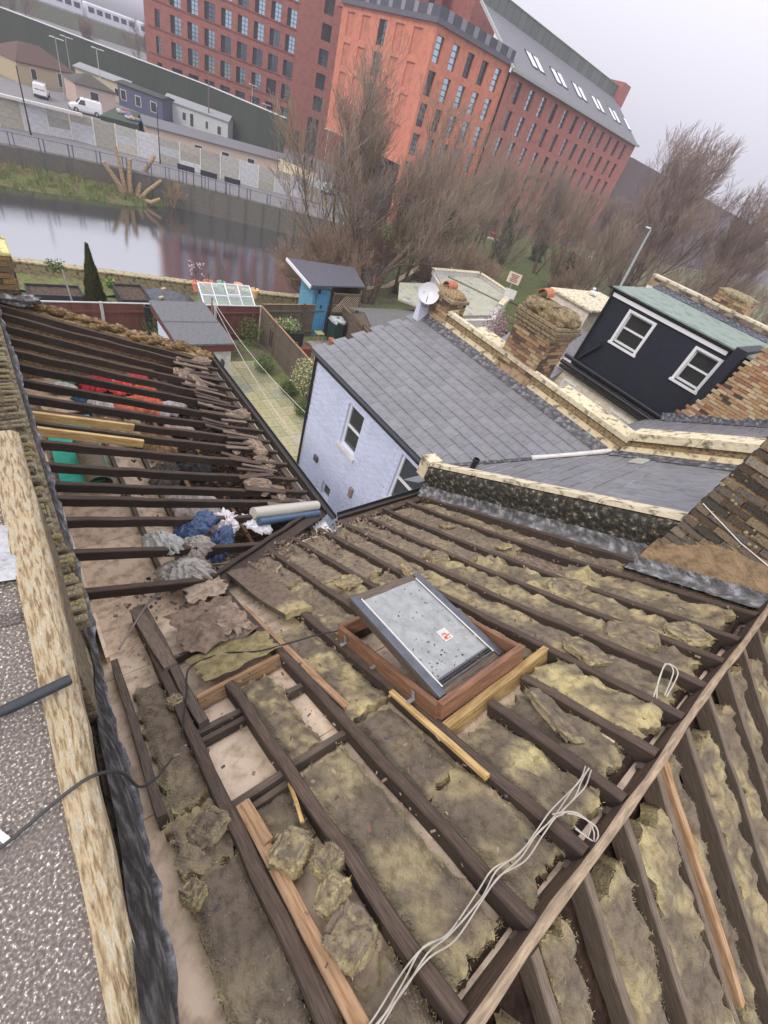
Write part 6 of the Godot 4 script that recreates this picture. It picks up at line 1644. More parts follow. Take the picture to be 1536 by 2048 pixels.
	var hd := MB.new(); hd.col = Color(.02, .02, .02); hd.box(Vector3(12.55, .75, -19.11), Vector3(.05, .16, .03)); hd.box(Vector3(12.3, 1.5, -19.05), Vector3(.1, .2, .08)); obj("handle", hd, M.plain, bs)
	var br2 := MB.new(); br2.col = Color(.7, .7, .78)
	br2.hexa([Vector3(11.55, 1.82, -18.75), Vector3(15.4, 1.62, -19.6), Vector3(15.6, 2.0, -21.2), Vector3(11.6, 2.1, -21.3), Vector3(11.55, 1.88, -18.75), Vector3(15.4, 1.68, -19.6), Vector3(15.6, 2.06, -21.2), Vector3(11.6, 2.16, -21.3)])
	obj("roof", br2, M.grey_felt, bs)
	var bb := MB.new(); bb.box(Vector3(11.56, 1.95, -20.02), Vector3(.06, .14, 2.6), Basis(Vector3.RIGHT, .11)); obj("bargeboard", bb, M.white_plastic, bs)
	var bg2 := MB.new(); bg2.tube([Vector3(11.6, 1.75, -18.73), Vector3(12.9, 1.65, -19.0), Vector3(13.1, .9, -19.08), Vector3(13.1, -.7, -19.08)], [.035, .035, .035, .035], 7); obj("gutter_pipe", bg2, M.black_plastic, bs)
	var tl := thing("trellis", "brown diagonal trellis screen beside the blue shed", "trellis", Vector3(14, GY, -19.1))
	var tf := MB.new(); tf.col = Color(1.1, 1, .8)
	for q in [[13.15, 14.85, 1.38, 1.46], [13.15, 14.85, .45, .53]]: tf.bbox(Vector3(q[0], q[2], -19.12), Vector3(q[1], q[3], -19.06))
	for x in [13.15, 14.79]: tf.bbox(Vector3(x, GY, -19.125), Vector3(x + .07, 1.5, -19.055))
	obj("frame", tf, M.fence_wood, tl)
	for i in 12:
		for sg in [-1, 1]:
			var m := MB.new(); m.col = Color(.6, .5, .36)
			var x0 := 13.2 + i * .14
			var a := Vector3(x0, .53, -19.09 + .012 * sg); var b := Vector3(clampf(x0 + sg * .8, 13.2, 14.8), .53 + absf(clampf(x0 + sg * .8, 13.2, 14.8) - x0) * 1.06, -19.09 + .012 * sg)
			if a.distance_to(b) > .15: m.box((a + b) / 2, Vector3(a.distance_to(b), .03, .012), frame(b - a, Vector3(0, 0, 1))); obj("slat", m, M.plain, tl)
	var bd := MB.new(); bd.bbox(Vector3(13.2, GY, -19.2), Vector3(14.8, .44, -19.15)); bd.bbox(Vector3(13.2, GY, -20.9), Vector3(15.2, 1.5, -20.8)); bd.bbox(Vector3(15.1, GY, -20.8), Vector3(15.2, 1.5, -19.5)); bd.col = Color(.7, .7, .7); obj("panel", bd, M.fence_wood, tl)
	# grey felt shed
	var gs := thing("felt_shed", "low shed with broad brown-grey felt roof below the lilac house's ridge", "shed", Vector3(16, GY, -17))
	var gw := MB.new(); gw.bbox(Vector3(13.75, GY, -18.1), Vector3(18.2, .95, -15.9)); gw.col = Color(.45, .42, .4); obj("wall", gw, M.fence_wood, gs)
	var gr := MB.new(); gr.col = Color(.98, .95, .86)
	gr.quad(Vector3(13.55, 1.0, -15.75), Vector3(18.4, 1.0, -15.75), Vector3(18.4, 1.32, -17.3), Vector3(13.9, 1.32, -17.3)); gr.quad(Vector3(13.9, 1.32, -17.3), Vector3(18.4, 1.32, -17.3), Vector3(18.4, 1.12, -18.3), Vector3(13.5, 1.12, -18.3))
	gr.quad(Vector3(13.55, .88, -15.76), Vector3(18.4, .88, -15.76), Vector3(18.4, .995, -15.76), Vector3(13.55, .995, -15.76))
	obj("felt_roof", gr, M.grey_felt, gs)
	var gf := MB.new(); gf.tri(Vector3(13.7, .9, -18.1), Vector3(13.7, .9, -15.9), Vector3(13.88, 1.3, -17.3)); gf.col = Color(.8, .75, .65); obj("gable", gf, M.fence_wood, gs)
	# cream-coped flat roofed extension
	var ex := thing("flat_extension", "pale extension with mossy grey flat roof and cream coping, beyond the chimneys", "building", Vector3(22, GY, -18))
	var poly := [Vector2(21.5, -21.1), Vector2(26.2, -21.4), Vector2(25.9, -18.1), Vector2(22.8, -16.3), Vector2(20.8, -14.8), Vector2(18.0, -14.7)]
	var em := MB.new(); em.prism(PackedVector2Array(poly), GY, 2.18); em.col = Color(.8, .78, .78); obj("wall", em, M.white_paint, ex)
	var er := MB.new(); er.prism(PackedVector2Array([Vector2(21.6, -20.9), Vector2(26.0, -21.2), Vector2(25.7, -18.2), Vector2(22.7, -16.5), Vector2(20.7, -15.0), Vector2(18.3, -14.9)]), 2.19, 2.24); obj("flat_roof", er, M.mossy_felt, ex)
	for i in 3:
		var a := Vector3(poly[i].x, 2.3, poly[i].y); var b := Vector3(poly[i + 1].x, 2.3, poly[i + 1].y)
		var m := MB.new(); m.box((a + b) / 2 - Vector3(0, .02, 0), Vector3(a.distance_to(b), .30, .26), frame(b - a, Vector3.UP)); m.col = Color(1.05, 1.05, 1.05); obj("parapet", m, M.white_paint, ex)
		var c := MB.new(); c.cbox((a + b) / 2 + Vector3(0, .17, 0), Vector3(a.distance_to(b) + .2, .07, .36), .02, frame(b - a, Vector3.UP)); obj("coping", c, M.stone, ex)
	for q in [[Vector3(20.7, 2.27, -15.1), Vector3(18.2, 2.27, -14.95)], [Vector3(22.4, 2.28, -20.6), Vector3(23.9, 2.28, -16.9)]]:
		var m := MB.new(); m.col = Color(.5, .5, .45); m.box((q[0] + q[1]) / 2, Vector3(q[0].distance_to(q[1]), .06, .12), frame(q[1] - q[0], Vector3.UP)); obj("roof_edge", m, M.mossy_felt, ex)
	var lr := MB.new(); lr.hexa([Vector3(16.9, 1.5, -18.5), Vector3(18.3, 1.5, -17.0), Vector3(21.3, 1.7, -20.6), Vector3(18.3, 1.7, -20.3), Vector3(16.9, 1.6, -18.5), Vector3(18.3, 1.6, -17.0), Vector3(21.3, 1.8, -20.6), Vector3(18.3, 1.8, -20.3)])
	tag(obj("lean_to_roof", lr, M.mossy_felt), "small moss-stained flat roof left of the cream-coped extension", "roof")
	# washing lines
	for q in [[Vector3(6.3, 1.75, -17.0), Vector3(5.42, 1.6, -7.9), "nearer white washing line over the paved yard"], [Vector3(6.35, 1.75, -17.0), Vector3(5.42, 2.7, -8.0), "farther white washing line over the paved yard, by the fence"]]:
		var m := MB.new(); m.col = Color(.7, .7, .66); var pp := []; var rr := []
		for i in 13:
			var t := i / 12.0; pp.append((q[0] as Vector3).lerp(q[1], t) - Vector3(0, .25 * sin(PI * t), 0)); rr.append(.008)
		m.tube(pp, rr, 5); tag(obj("washing_line", m, M.plain), q[2], "washing line")
	var wp2 := MB.new(); wp2.col = Color(.3, .22, .18); wp2.tube([Vector3(6.32, GY, -17.0), Vector3(6.32, 1.85, -17.0)], [.04, .035], 8); tag(obj("line_post", wp2, M.plain), "slim brown post holding the washing lines beside the outhouse roof", "post")
	# garden bits behind the panel fence
	var bn := thing("dustbin", "dark green wheeled bin half covered with clear plastic in the fenced corner", "bin", Vector3(13.3, GY, -18.6))
	var bm := MB.new(); bm.col = Color(.03, .06, .05); bm.hexa([Vector3(13.0, GY, -18.2), Vector3(13.5, GY, -18.2), Vector3(13.5, GY, -18.75), Vector3(13.0, GY, -18.75), Vector3(12.95, .3, -18.15), Vector3(13.55, .3, -18.15), Vector3(13.55, .3, -18.8), Vector3(12.95, .3, -18.8)]); obj("body", bm, M.gloss, bn)
	var bld := MB.new(); bld.col = Color(.5, .53, .56); bld.lump(Vector3(13.25, .38, -18.45), Vector3(.75, .25, .75), 8, .35); obj("plastic_cover", bld, M.gloss, bn)
	for q in [[12.75, -17.95, .17, "terracotta pot on the small patio by the wheeled bin"], [13.0, -17.7, .13, "smaller terracotta pot lying against the larger pot"]]:
		var m := MB.new(); m.lathe(Vector3(q[0], GY + .16, q[1]), [Vector2(q[2] * .7, 0), Vector2(q[2], q[2] * 1.8), Vector2(q[2] * .85, q[2] * 1.8), Vector2(0, q[2] * 1.4)], 14); tag(obj("plant_pot", m, M.terracotta), q[3], "pot")
	var tb := MB.new(); tb.col = Color(.35, .34, .33); tb.bbox(Vector3(11.6, GY + .05, -18.4), Vector3(13.4, GY + .14, -16.6)); tag(obj("decking", tb, M.paving), "small grey paved platform in the fenced corner garden", "patio")
	var chm := MB.new(); chm.col = Color(.4, .38, .2); chm.cbox(Vector3(12.2, GY + .6, -18.3), Vector3(.42, .05, .4), .015)
	for q in [[-.17, -.16], [.17, -.16], [.17, .16], [-.17, .16]]: chm.tube([Vector3(12.2 + q[0], GY + .14, -18.3 + q[1]), Vector3(12.2 + q[0] * .8, GY + .58, -18.3 + q[1] * .8)], [.018, .018], 5)
	tag(obj("stool", chm, M.plain), "little garden stool with splayed pale legs by the back fence", "stool")
	var pln := MB.new(); pln.col = Color(.22, .06, .04); pln.cbox(Vector3(10.6, GY + .25, -17.2), Vector3(1.0, .4, .35), .02); tag(obj("planter", pln, M.plain), "red-brown planter box behind the panel fence", "planter")
	var pl2 := MB.new(); pl2.col = Color(.02, .02, .022); pl2.cbox(Vector3(9.95, GY + .7, -17.5), Vector3(1.5, .8, .5), .03); tag(obj("planter", pl2, M.plain), "large black planter full of greenery behind the panel fence", "planter")
	var greens := [Color(.07, .12, .03), Color(.12, .17, .05), Color(.045, .08, .02), Color(.16, .2, .07)]
	box_bush("leafy_plant", "bright leafy plants growing in the black planter", "plant", Vector3(9.9, .5, -17.6), Vector3(1.5, .7, .8), 900, .09, [Color(.16, .25, .07), Color(.1, .16, .04), Color(.5, .5, .3)], 5)
	box_bush("shrub", "cream variegated shrub spilling over the fence at the lilac house's corner", "shrub", Vector3(8.6, .45, -13.4), Vector3(1.0, 1.4, 1.3), 2200, .07, [Color(.5, .47, .28), Color(.6, .56, .36), Color(.2, .24, .08), Color(.1, .14, .04)], 6)
	var bi := [[8.2, -16.0, .9, .8, "overgrown green shrub at the far end of the paved yard"], [8.5, -18.3, 1.2, 1.4, "straggly tall bush in the fence corner"], [8.45, -14.2, .7, .6, "low green bush against the panel fence, third from its far end"], [8.3, -12.6, .75, .7, "small bush under the fence, midway along the yard"], [8.35, -11.3, .9, .9, "leafy bush under the fence, nearer the lilac house"], [8.2, -10.2, 1.0, 1.0, "dark spreading bush beside the lilac house's back corner"], [7.2, -17.6, 1.1, .7, "weedy green clump along the red fence, near the corner"], [4.6, -18.2, 1.3, 1.5, "dense dark bush behind the outhouse and the flue pipe"], [6.4, -17.9, .8, .6, "small weedy clump beside the washing line post"]]
	for i in bi.size():
		var q: Array = bi[i]
		box_bush("bush", q[4], "bush", Vector3(q[0], GY + q[3] * .45, q[1]), Vector3(q[2], q[3], q[2]), 900, .07, greens, 20 + i, "bushes in the back yards")
	for q in [[1.4, -21.0, "bright green weed growing in front of the left raised bed"], [2.3, -21.1, "second bright green weed, nearer the cypress"], [4.2, -23.9, "green clump on the bank behind the beds"], [6.9, -20.9, "grass tuft in front of the tarpaulin"]]:
		box_bush("weed", q[2], "plant", Vector3(q[0], GY + .22, q[1]), Vector3(.45, .5, .45), 260, .1, [Color(.16, .3, .04), Color(.1, .2, .03)], int(q[0] * 30), "bright weeds by the raised beds")
	var bank := MB.new(); var rows := []
	for i in 16:
		var l := []
		for j in 40:
			var x := -8.0 + j * .32; l.append(Vector3(x, GY + .03 + .14 * (0.5 + noi.get_noise_2d(x * 2, i * 1.1)), -25.0 + i * .12 + x * .06))
		rows.append(l)
	bank.col = Color(1.1, 1.2, .75); bank.grid(rows, [], true); struct("garden_bank", bank, M.garden)
	var pm := MB.new(); pm.col = Color(.35, .33, .3); pm.tube([Vector3(2.2, GY, -19.6), Vector3(2.05, 1.3, -20.2)], [.035, .03], 6)
	tag(obj("stake", pm, M.plain), "grey leaning stake left of the cypress", "stake")
	box_bush("stake_plant", "wispy green plant at the top of the leaning stake", "plant", Vector3(1.9, 1.25, -20.6), Vector3(.7, .5, .6), 300, .08, greens, 77)
	box_bush("blossom_bush", "pink-purple blossoming shrub beyond the parapet, left of the tall chimney", "shrub", Vector3(19.1, 2.2, -13.35), Vector3(1.5, 2.4, 1.4), 2600, .07, [Color(.42, .24, .3), Color(.55, .38, .42), Color(.25, .12, .16), Color(.12, .08, .06)], 91)
	# park edge: sign, railings, bins
	var sg := thing("notice_board", "cream notice board on a grey post by the black railings", "sign", Vector3(26.5, GY, -18.8))
	var sm2 := MB.new(); sm2.col = Color(.75, .68, .58); sm2.box(Vector3(26.5, 3.15, -18.8), Vector3(.85, .62, .04), Basis(Vector3.UP, -.95)); obj("board", sm2, M.plain, sg)
	var prt := MB.new(); prt.col = Color(.45, .16, .12)
	for i in 5: prt.box(Vector3(26.47, 3.36 - i * .1, -18.77), Vector3(.55 - .08 * (i % 3), .03, .045), Basis(Vector3.UP, -.95))
	obj("print", prt, M.plain, sg)
	var spo := MB.new(); spo.col = Color(.35, .36, .36); spo.tube([Vector3(26.52, GY, -18.83), Vector3(26.52, 3.4, -18.83)], [.04, .04], 8); obj("post", spo, M.plain, sg)
	var s3 := MB.new(); s3.col = Color(.72, .72, .74); s3.box(Vector3(24.5, 2.75, -17.2), Vector3(.7, .5, .05), Basis(Vector3.UP, -.9)); tag(obj("alarm_box", s3, M.plain), "small white box sign at the extension's corner", "sign")
	var rs := thing("speed_sign", "round white 20 sign with red rim beyond the tall chimney", "sign", Vector3(28, GY, -16.5))
	var rm := MB.new(); rm.col = Color(.5, .04, .05); var rb := Basis(Vector3(.48, 0, .88).normalized(), PI / 2) 
	rb = Basis(Vector3.UP, -1.04) * Basis(Vector3.RIGHT, PI / 2)
	rm.lathe(Vector3(28, 3.25, -16.5), [Vector2(.30, -.012), Vector2(.30, .01), Vector2(0, .01)], 24, rb); rm.col = Color(.8, .8, .82); rm.lathe(Vector3(28, 3.25, -16.5), [Vector2(.23, .012), Vector2(.23, .016), Vector2(0, .016)], 24, rb); obj("disc", rm, M.plain, rs)
	var tx := TextMesh.new(); tx.text = "20"; tx.font_size = 24; tx.pixel_size = .011; tx.depth = .01; tx.font = SystemFont.new(); (tx.font as SystemFont).font_names = PackedStringArray(["Droid Sans"])
	var tm2 := StandardMaterial3D.new(); tm2.albedo_color = Color(.02, .02, .02); tx.material = tm2
	put("numerals", tx, Transform3D(Basis(Vector3.UP, -1.04), Vector3(28, 3.25, -16.5) + Basis(Vector3.UP, -1.04) * Vector3(0, 0, .025)), rs)
	var rp2 := MB.new(); rp2.col = Color(.3, .3, .3); rp2.tube([Vector3(28.02, GY, -16.54), Vector3(28.02, 3.5, -16.54)], [.035, .035], 8); obj("post", rp2, M.plain, rs)
	var rl := thing("iron_railings", "black iron railings between the park and the extension", "railings", Vector3(27, GY, -18))
	var ra := Vector3(24.5, 0, -23.0); var rbp := Vector3(31.5, 0, -13.0)
	for y in [1.6, .4]:
		var m := MB.new(); m.col = Color(.02, .02, .022); m.box((ra + rbp) / 2 + Vector3(0, y, 0), Vector3(ra.distance_to(rbp), .05, .03), frame(rbp - ra, Vector3.UP)); obj("rail", m, M.plain, rl)
	var pick := MB.new(); pick.col = Color(.02, .02, .022); pick.tube([Vector3(0, GY, 0), Vector3(0, 1.8, 0)], [.012, .008], 5); var pmesh := pick.mesh(M.plain)
	for i in 80: put("picket", pmesh, Transform3D(Basis(), ra.lerp(rbp, i / 79.0)), rl)
	for q in [[27.2, -22.4, "tall black bin enclosure behind the extension's coping"], [26.4, -23.3, "lower grey ramp panel beside the black bin enclosure"]]:
		var m := MB.new(); m.col = Color(.02, .02, .024) if q[0] > 27 else Color(.42, .42, .45)
		m.box(Vector3(q[0], GY + 1.3 if q[0] > 27 else GY + 2.1, q[1]), Vector3(.9, 3.3, .8) if q[0] > 27 else Vector3(1.8, .6, .9), Basis(Vector3.UP, -.8) * Basis(Vector3(0, 0, 1), 0.0 if q[0] > 27 else -.3)); tag(obj("bin_store", m, M.plain), q[2], "bin store")
	var gp := []
	for i in 20:
		var l := []
		for j in 30: l.append(Vector3(29 + j * 1.6, GY + .05 + .35 * (noi.get_noise_2d(i * .5, j * .4) + .4) + .03 * maxf(0, j - 6), -12.0 - i * 1.7 - j * .25))
		gp.append(l)
	var gm := MB.new(); gm.col = Color(.62, .72, .42); gm.grid(gp, [], true); struct("park_grass", gm, M.garden)
	var lmp := thing("street_lamp", "slim grey street lamp rising behind the navy house's roof corner", "street lamp", Vector3(27.1, GY, -12.4))
	var lm := MB.new(); lm.col = Color(.42, .5, .52); lm.tube([Vector3(27.1, GY, -12.4), Vector3(27.1, 5.2, -12.4), Vector3(27.17, 8.0, -12.65)], [.09, .07, .05], 10); obj("column", lm, M.plain, lmp)
	var lh := MB.new(); lh.col = Color(.6, .66, .68); lh.cbox(Vector3(26.95, 8.03, -12.7), Vector3(.65, .07, .2), .02, Basis(Vector3.UP, .3)); obj("lamp_head", lh, M.plain, lmp)

# a wall face with openings: o lower left corner (seen from outside), rects [u0, v0, u1, v1]
func facade(mb: MB, o: Vector3, ux: Vector3, out: Vector3, w: float, h: float, rects: Array, depth: float) -> void:
	var us := [0.0, w]; var vs := [0.0, h]
	for r in rects:
		for k in [0, 2]:
			if not us.has(r[k]): us.append(r[k])
			if not vs.has(r[k + 1]): vs.append(r[k + 1])
	us.sort(); vs.sort()
	var p := func(u: float, v: float, d := 0.0) -> Vector3: return o + ux * u + Vector3.UP * v - out * d
	for j in vs.size() - 1:
		var run := -1.0
		for i in us.size() - 1:
			var cu: float = (us[i] + us[i + 1]) / 2; var cv: float = (vs[j] + vs[j + 1]) / 2
			var hole := false
			for r in rects:
				if cu > r[0] and cu < r[2] and cv > r[1] and cv < r[3]: hole = true; break
			if not hole:
				mb.quad(p.call(us[i], vs[j]), p.call(us[i + 1], vs[j]), p.call(us[i + 1], vs[j + 1]), p.call(us[i], vs[j + 1]))
	for r in rects:
		mb.quad(p.call(r[0], r[1]), p.call(r[2], r[1]), p.call(r[2], r[1], depth), p.call(r[0], r[1], depth))
		mb.quad(p.call(r[0], r[3], depth), p.call(r[2], r[3], depth), p.call(r[2], r[3]), p.call(r[0], r[3]))
		mb.quad(p.call(r[0], r[1], depth), p.call(r[0], r[3], depth), p.call(r[0], r[3]), p.call(r[0], r[1]))
		mb.quad(p.call(r[2], r[1]), p.call(r[2], r[3]), p.call(r[2], r[3], depth), p.call(r[2], r[1], depth))

var pane_cache := {}
# a window set into an opening: dark frame with a vent panel on the left (part) and its pane (sub-part)
func far_window(parent: Node3D, o: Vector3, ux: Vector3, out: Vector3, r: Array, depth: float, panel: float, rows: int, cols: int) -> void:
	var w: float = r[2] - r[0]; var h: float = r[3] - r[1]
	var key := "%.2f/%.2f/%.2f/%d/%d" % [w, h, panel, rows, cols]
	if not pane_cache.has(key):
		var f := MB.new(); f.col = Color(.028, .026, .03)
		f.bbox(Vector3(0, 0, -.06), Vector3(w * panel + .05, h, .02))
		var x0 := w * panel
		var gw := w - x0
		for i in cols + 1: f.box(Vector3(x0 + gw * i / cols, h / 2, 0), Vector3(.07, h, .06))
		for i in rows + 1: f.box(Vector3(x0 + gw / 2, h * i / rows, 0), Vector3(gw, .06, .05))
		var g := MB.new(); g.quad(Vector3(x0, 0, -.03), Vector3(w, 0, -.03), Vector3(w, h, -.03), Vector3(x0, h, -.03))
		pane_cache[key] = [f.mesh(M.plain), g.mesh(M.blue_glass), g.mesh(M.mid_glass), g.mesh(M.dark_glass)]
	var bs := Basis(ux, Vector3.UP, out)
	var t := Transform3D(bs, o + ux * r[0] + Vector3.UP * r[1] - out * depth)
	var win := put("window", pane_cache[key][0], t, parent)
	var pn := MeshInstance3D.new(); pn.name = "pane"; pn.mesh = pane_cache[key][[1, 1, 2, 1, 1, 3, 1, 2][rng.randi() % 8]]; win.add_child(pn, true)

func far_bank() -> void:
	# river wall opposite, footpath, railings
	var rw := thing("far_river_wall", "tall stained concrete river wall below the footpath on the opposite bank", "wall", Vector3(15, WY, -62))
	var pts := [Vector2(-120, -63.6), Vector2(2, -63.2), Vector2(9, -63.0), Vector2(16, -62.2), Vector2(19.4, -61.4), Vector2(34.7, -56.2), Vector2(44, -52.2)]
	for i in pts.size() - 1:
		var a := Vector3(pts[i].x, 0, pts[i].y); var b := Vector3(pts[i + 1].x, 0, pts[i + 1].y)
		var m := MB.new(); m.col = Color(.21, .195, .165); m.box((a + b) / 2 + Vector3(0, (FY + WY) / 2 - 1, .1), Vector3(a.distance_to(b) + .01, FY - WY + 2, .4), frame(b - a, Vector3.UP)); obj("wall_panel", m, M.concrete, rw)
		var c := MB.new(); c.col = Color(.45, .44, .4); c.box((a + b) / 2 + Vector3(0, FY + .06, .1), Vector3(a.distance_to(b), .13, .46), frame(b - a, Vector3.UP)); obj("coping", c, M.concrete, rw)
	var ru := MB.new()
	for i in 22:
		var x := 3.0 + i * 1.9; var k := clampf((x - 16) / 18.7, 0, 1); var zz := lerpf(-62.2, -56.2, k) if x > 16 else -62.9
		ru.col = Color(.13, .125, .11); ru.box(Vector3(x, -5.2, zz + .32), Vector3(.05, 2.6, .05))
	stuff("joint_strips", ru, M.concrete, rw)
	var fp_ := MB.new(); fp_.prism(PackedVector2Array([Vector2(-120, -63.4), Vector2(9, -62.8), Vector2(19.4, -61.3), Vector2(34.7, -56.1), Vector2(44, -52.3), Vector2(44, -62), Vector2(39, -64.6), Vector2(30.2, -65.7), Vector2(19.3, -69.3), Vector2(10.8, -71.4), Vector2(-120, -70.5)]), FY - .1, FY + .006)
	fp_.col = Color(1.3, 1.3, 1.35); struct("footpath", fp_, M.tarmac)
	var rail := thing("riverside_railing", "blue-grey metal railing along the far footpath's river edge", "railing", Vector3(18, FY, -61))
	var pr := MB.new(); pr.col = Color(.10, .12, .2); pr.box(Vector3(0, .55, 0), Vector3(.09, 1.1, .09)); var pm := pr.mesh(M.plain)
	var bars := MB.new(); bars.col = Color(.16, .18, .24)
	var rp_ := [Vector3(-40, FY, -63.1), Vector3(2, FY, -62.9), Vector3(9, FY, -62.7), Vector3(16, FY, -61.9), Vector3(19.4, FY, -61.1), Vector3(34.7, FY, -55.9), Vector3(43, FY, -52.3)]
	for i in rp_.size() - 1:
		var a: Vector3 = rp_[i]; var b: Vector3 = rp_[i + 1]; var len := a.distance_to(b); var bs := frame(b - a, Vector3.UP)
		for y in [.12, 1.05]: bars.box((a + b) / 2 + Vector3(0, y, 0), Vector3(len, .05, .05), bs)
		var n := int(len / .16)
		if i > 0:
			for k in n: bars.box(a.lerp(b, (k + .5) / n) + Vector3(0, .58, 0), Vector3(.02, .94, .02), bs)
		var np := int(ceil(len / 2.6))
		if i > 0:
			for k in np:
				put("post", pm, Transform3D(bs, a.lerp(b, float(k) / np)), rail); put("post", pm, Transform3D(bs, a.lerp(b, float(k) / np) + bs.x * .35), rail)
	stuff("bars", bars, M.plain, rail)
	var sgi := [[19.7, -60.9, "leftmost of the three dark blue notice panels on the riverside railing"], [21.9, -60.1, "middle one of the three dark blue notice panels on the riverside railing"], [24.3, -59.3, "rightmost of the three dark blue notice panels on the riverside railing"]]
	for q in sgi:
		var t := thing("railing_sign", q[2], "sign", Vector3(q[0], FY, q[1]), "notice panels on the railing")
		var bs := frame(Vector3(15.3, 0, 5.2), Vector3.UP)
		var m := MB.new(); m.col = Color(.02, .022, .035); m.cbox(Vector3(q[0], FY + 1.45, q[1]), Vector3(1.75, .5, .07), .02, bs); obj("board", m, M.plain, t)
		for s in [-.75, .75]:
			var l := MB.new(); l.col = Color(.05, .05, .1); l.box(Vector3(q[0], FY + .6, q[1]) + bs.x * s, Vector3(.08, 1.3, .08), bs); obj("leg", l, M.plain, t)
	# concrete panel fence: posts and three boards to each bay
	var cf := thing("concrete_fence", "long fence of stained grey concrete panels between posts along the far footpath", "fence", Vector3(20, FY, -69))
	var cp := [Vector3(-9, FY, -70.3), Vector3(4.4, FY, -70.6), Vector3(10.85, FY, -71.3), Vector3(19.3, FY, -69.3), Vector3(30.3, FY, -65.6), Vector3(39.0, FY, -64.5)]
	var pmx := []
	for i in 8:
		var m := MB.new(); m.col = [Color(0.68, 0.67, 0.65), Color(0.60, 0.58, 0.53), Color(0.82, 0.84, 0.90), Color(0.65, 0.60, 0.52), Color(0.90, 0.92, 0.99), Color(0.55, 0.53, 0.49), Color(0.77, 0.74, 0.67), Color(0.75, 0.77, 0.84)][i]
		m.cbox(Vector3(0, 0, 0), Vector3(2.32, .82, .06), .012); pmx.append(m.mesh(M.concrete))
	var pst := MB.new(); pst.col = Color(1.0, .97, .9); pst.cbox(Vector3(0, 1.25, 0), Vector3(.15, 2.55, .16), .02); var pstm := pst.mesh(M.concrete)
	for i in cp.size() - 1:
		var a: Vector3 = cp[i]; var b: Vector3 = cp[i + 1]; var n := int(round(a.distance_to(b) / 2.42)); var bs := frame(b - a, Vector3.UP)
		for k in n:
			put("post", pstm, Transform3D(bs, a.lerp(b, float(k) / n)), cf)
			var c0 := rng.randi() % 8
			for y in 3: put("panel", pmx[c0 if rng.randf() < .6 else rng.randi() % 8], Transform3D(bs, a.lerp(b, (k + .5) / n) + Vector3(0, .42 + y * .825, 0) + bs.z * rng.randf_range(-.01, .01)), cf)
	var tc := MB.new(); tc.col = Color(1.6, 1.55, 1.4)
	tc.box(Vector3(3.0, FY + 2.55, -70.6), Vector3(18, .25, .5)); obj("pale_capping", tc, M.white_paint, cf)
	var pw := MB.new(); pw.col = Color(1.1, 1.0, .85); pw.box(Vector3(37.4, FY + 1.35, -71.6), Vector3(9.5, 2.7, .3), frame(Vector3(5.5, 0, 9.0), Vector3.UP))
	tag(obj("cream_wall", pw, M.cream_paint), "low cream wall running from the hoarding end to the far footpath", "wall")
	# lamp posts and poles
	for q in [[6.8, -69.4, 5.3, .07, Color(.03, .03, .035), false, "black lamp column by the concrete fence, left of the vans"], [19.1, -68.3, 5.2, .06, Color(.03, .03, .035), false, "black lamp column by the concrete fence, behind the cut tree"], [44.7, -74.0, 7.4, .08, Color(.5, .55, .55), true, "pale street lamp with angled head at the road end"], [37.2, -63.6, 10.6, .10, Color(.22, .18, .14), false, "tall brown timber pole at the fence's right end"], [36.6, -100.5, 7.4, .11, Color(.22, .17, .12), false, "brown timber pole beside the white mobile home"], [46.5, -99.6, 6.4, .07, Color(.62, .68, .68), true, "shorter pale twin-headed lamp in front of the green hoarding"], [43.6, -99.0, 8.4, .07, Color(.6, .66, .66), true, "taller pale lamp in front of the green hoarding"], [20.5, -102.0, 6.4, .07, Color(.6, .62, .6), true, "pale twin-headed lamp beside the pink hut"], [14.7, -97.5, 6.4, .07, Color(.42, .43, .4), true, "grey lamp left of the pink hut, nearest the white van"], [18.3, -112.0, 6.0, .07, Color(.42, .43, .4), true, "grey lamp behind the pink hut, by the cream bungalow"]]:
		var t := thing("lamp_post" if q[3] < .1 else "timber_pole", q[6], "street lamp" if q[3] < .1 else "pole", Vector3(q[0], FY, q[1]))
		var m := MB.new(); m.col = q[4]; var h: float = q[2]; m.tube([Vector3(q[0], FY, q[1]), Vector3(q[0], FY + h * .25, q[1]), Vector3(q[0], FY + h, q[1])], [q[3] * 1.4, q[3], q[3] * .7], 8); obj("column", m, M.plain, t)
		if q[5]:
			var l := MB.new(); l.col = Color(.7, .72, .7); l.cbox(Vector3(q[0] + .5, FY + h + .02, q[1] + .1), Vector3(1.0, .1, .22), .03); l.cbox(Vector3(q[0] - .35, FY + h + .05, q[1]), Vector3(.6, .12, .24), .03); obj("lamp_head", l, M.plain, t)
	# vans
	van("white panel van facing away with roof rack, parked left of the pink hut", Vector3(11.6, FY, -95.0), 1.35, 1.62)
	van("small white van seen from the side in front of the pink hut", Vector3(15.9, FY, -90.2), 3.05, 1.68)
	# huts and mobile homes
	hut("hut", "pink-washed square hut with dark pyramid roof behind the white van", "hut", Vector3(18.1, FY, -97.5), Vector3(5.2, 2.55, 4.6), .12, 1.15, Color(.66, .52, .45), Color(.09, .08, .065), [[.45, .4, 1.0, 1.6]], true)
	hut("bungalow", "cream bungalow with brown hipped roof at the left of the caravan site", "house", Vector3(12.6, FY, -107), Vector3(9, 2.4, 6), .5, 1.9, Color(.55, .46, .30), Color(.12, .07, .05), [[.25, .6, .7, 1.3], [.7, .5, .6, 1.5]], true)
	hut("mobile_home", "cream mobile home with grey roof behind the pink hut", "mobile home", Vector3(23.6, FY, -112), Vector3(8.5, 2.7, 3.6), -.75, .6, Color(.62, .55, .38), Color(.34, .36, .38), [[.15, .5, .5, 1.5], [.45, .9, .6, .7], [.8, .9, .6, .9]], false)
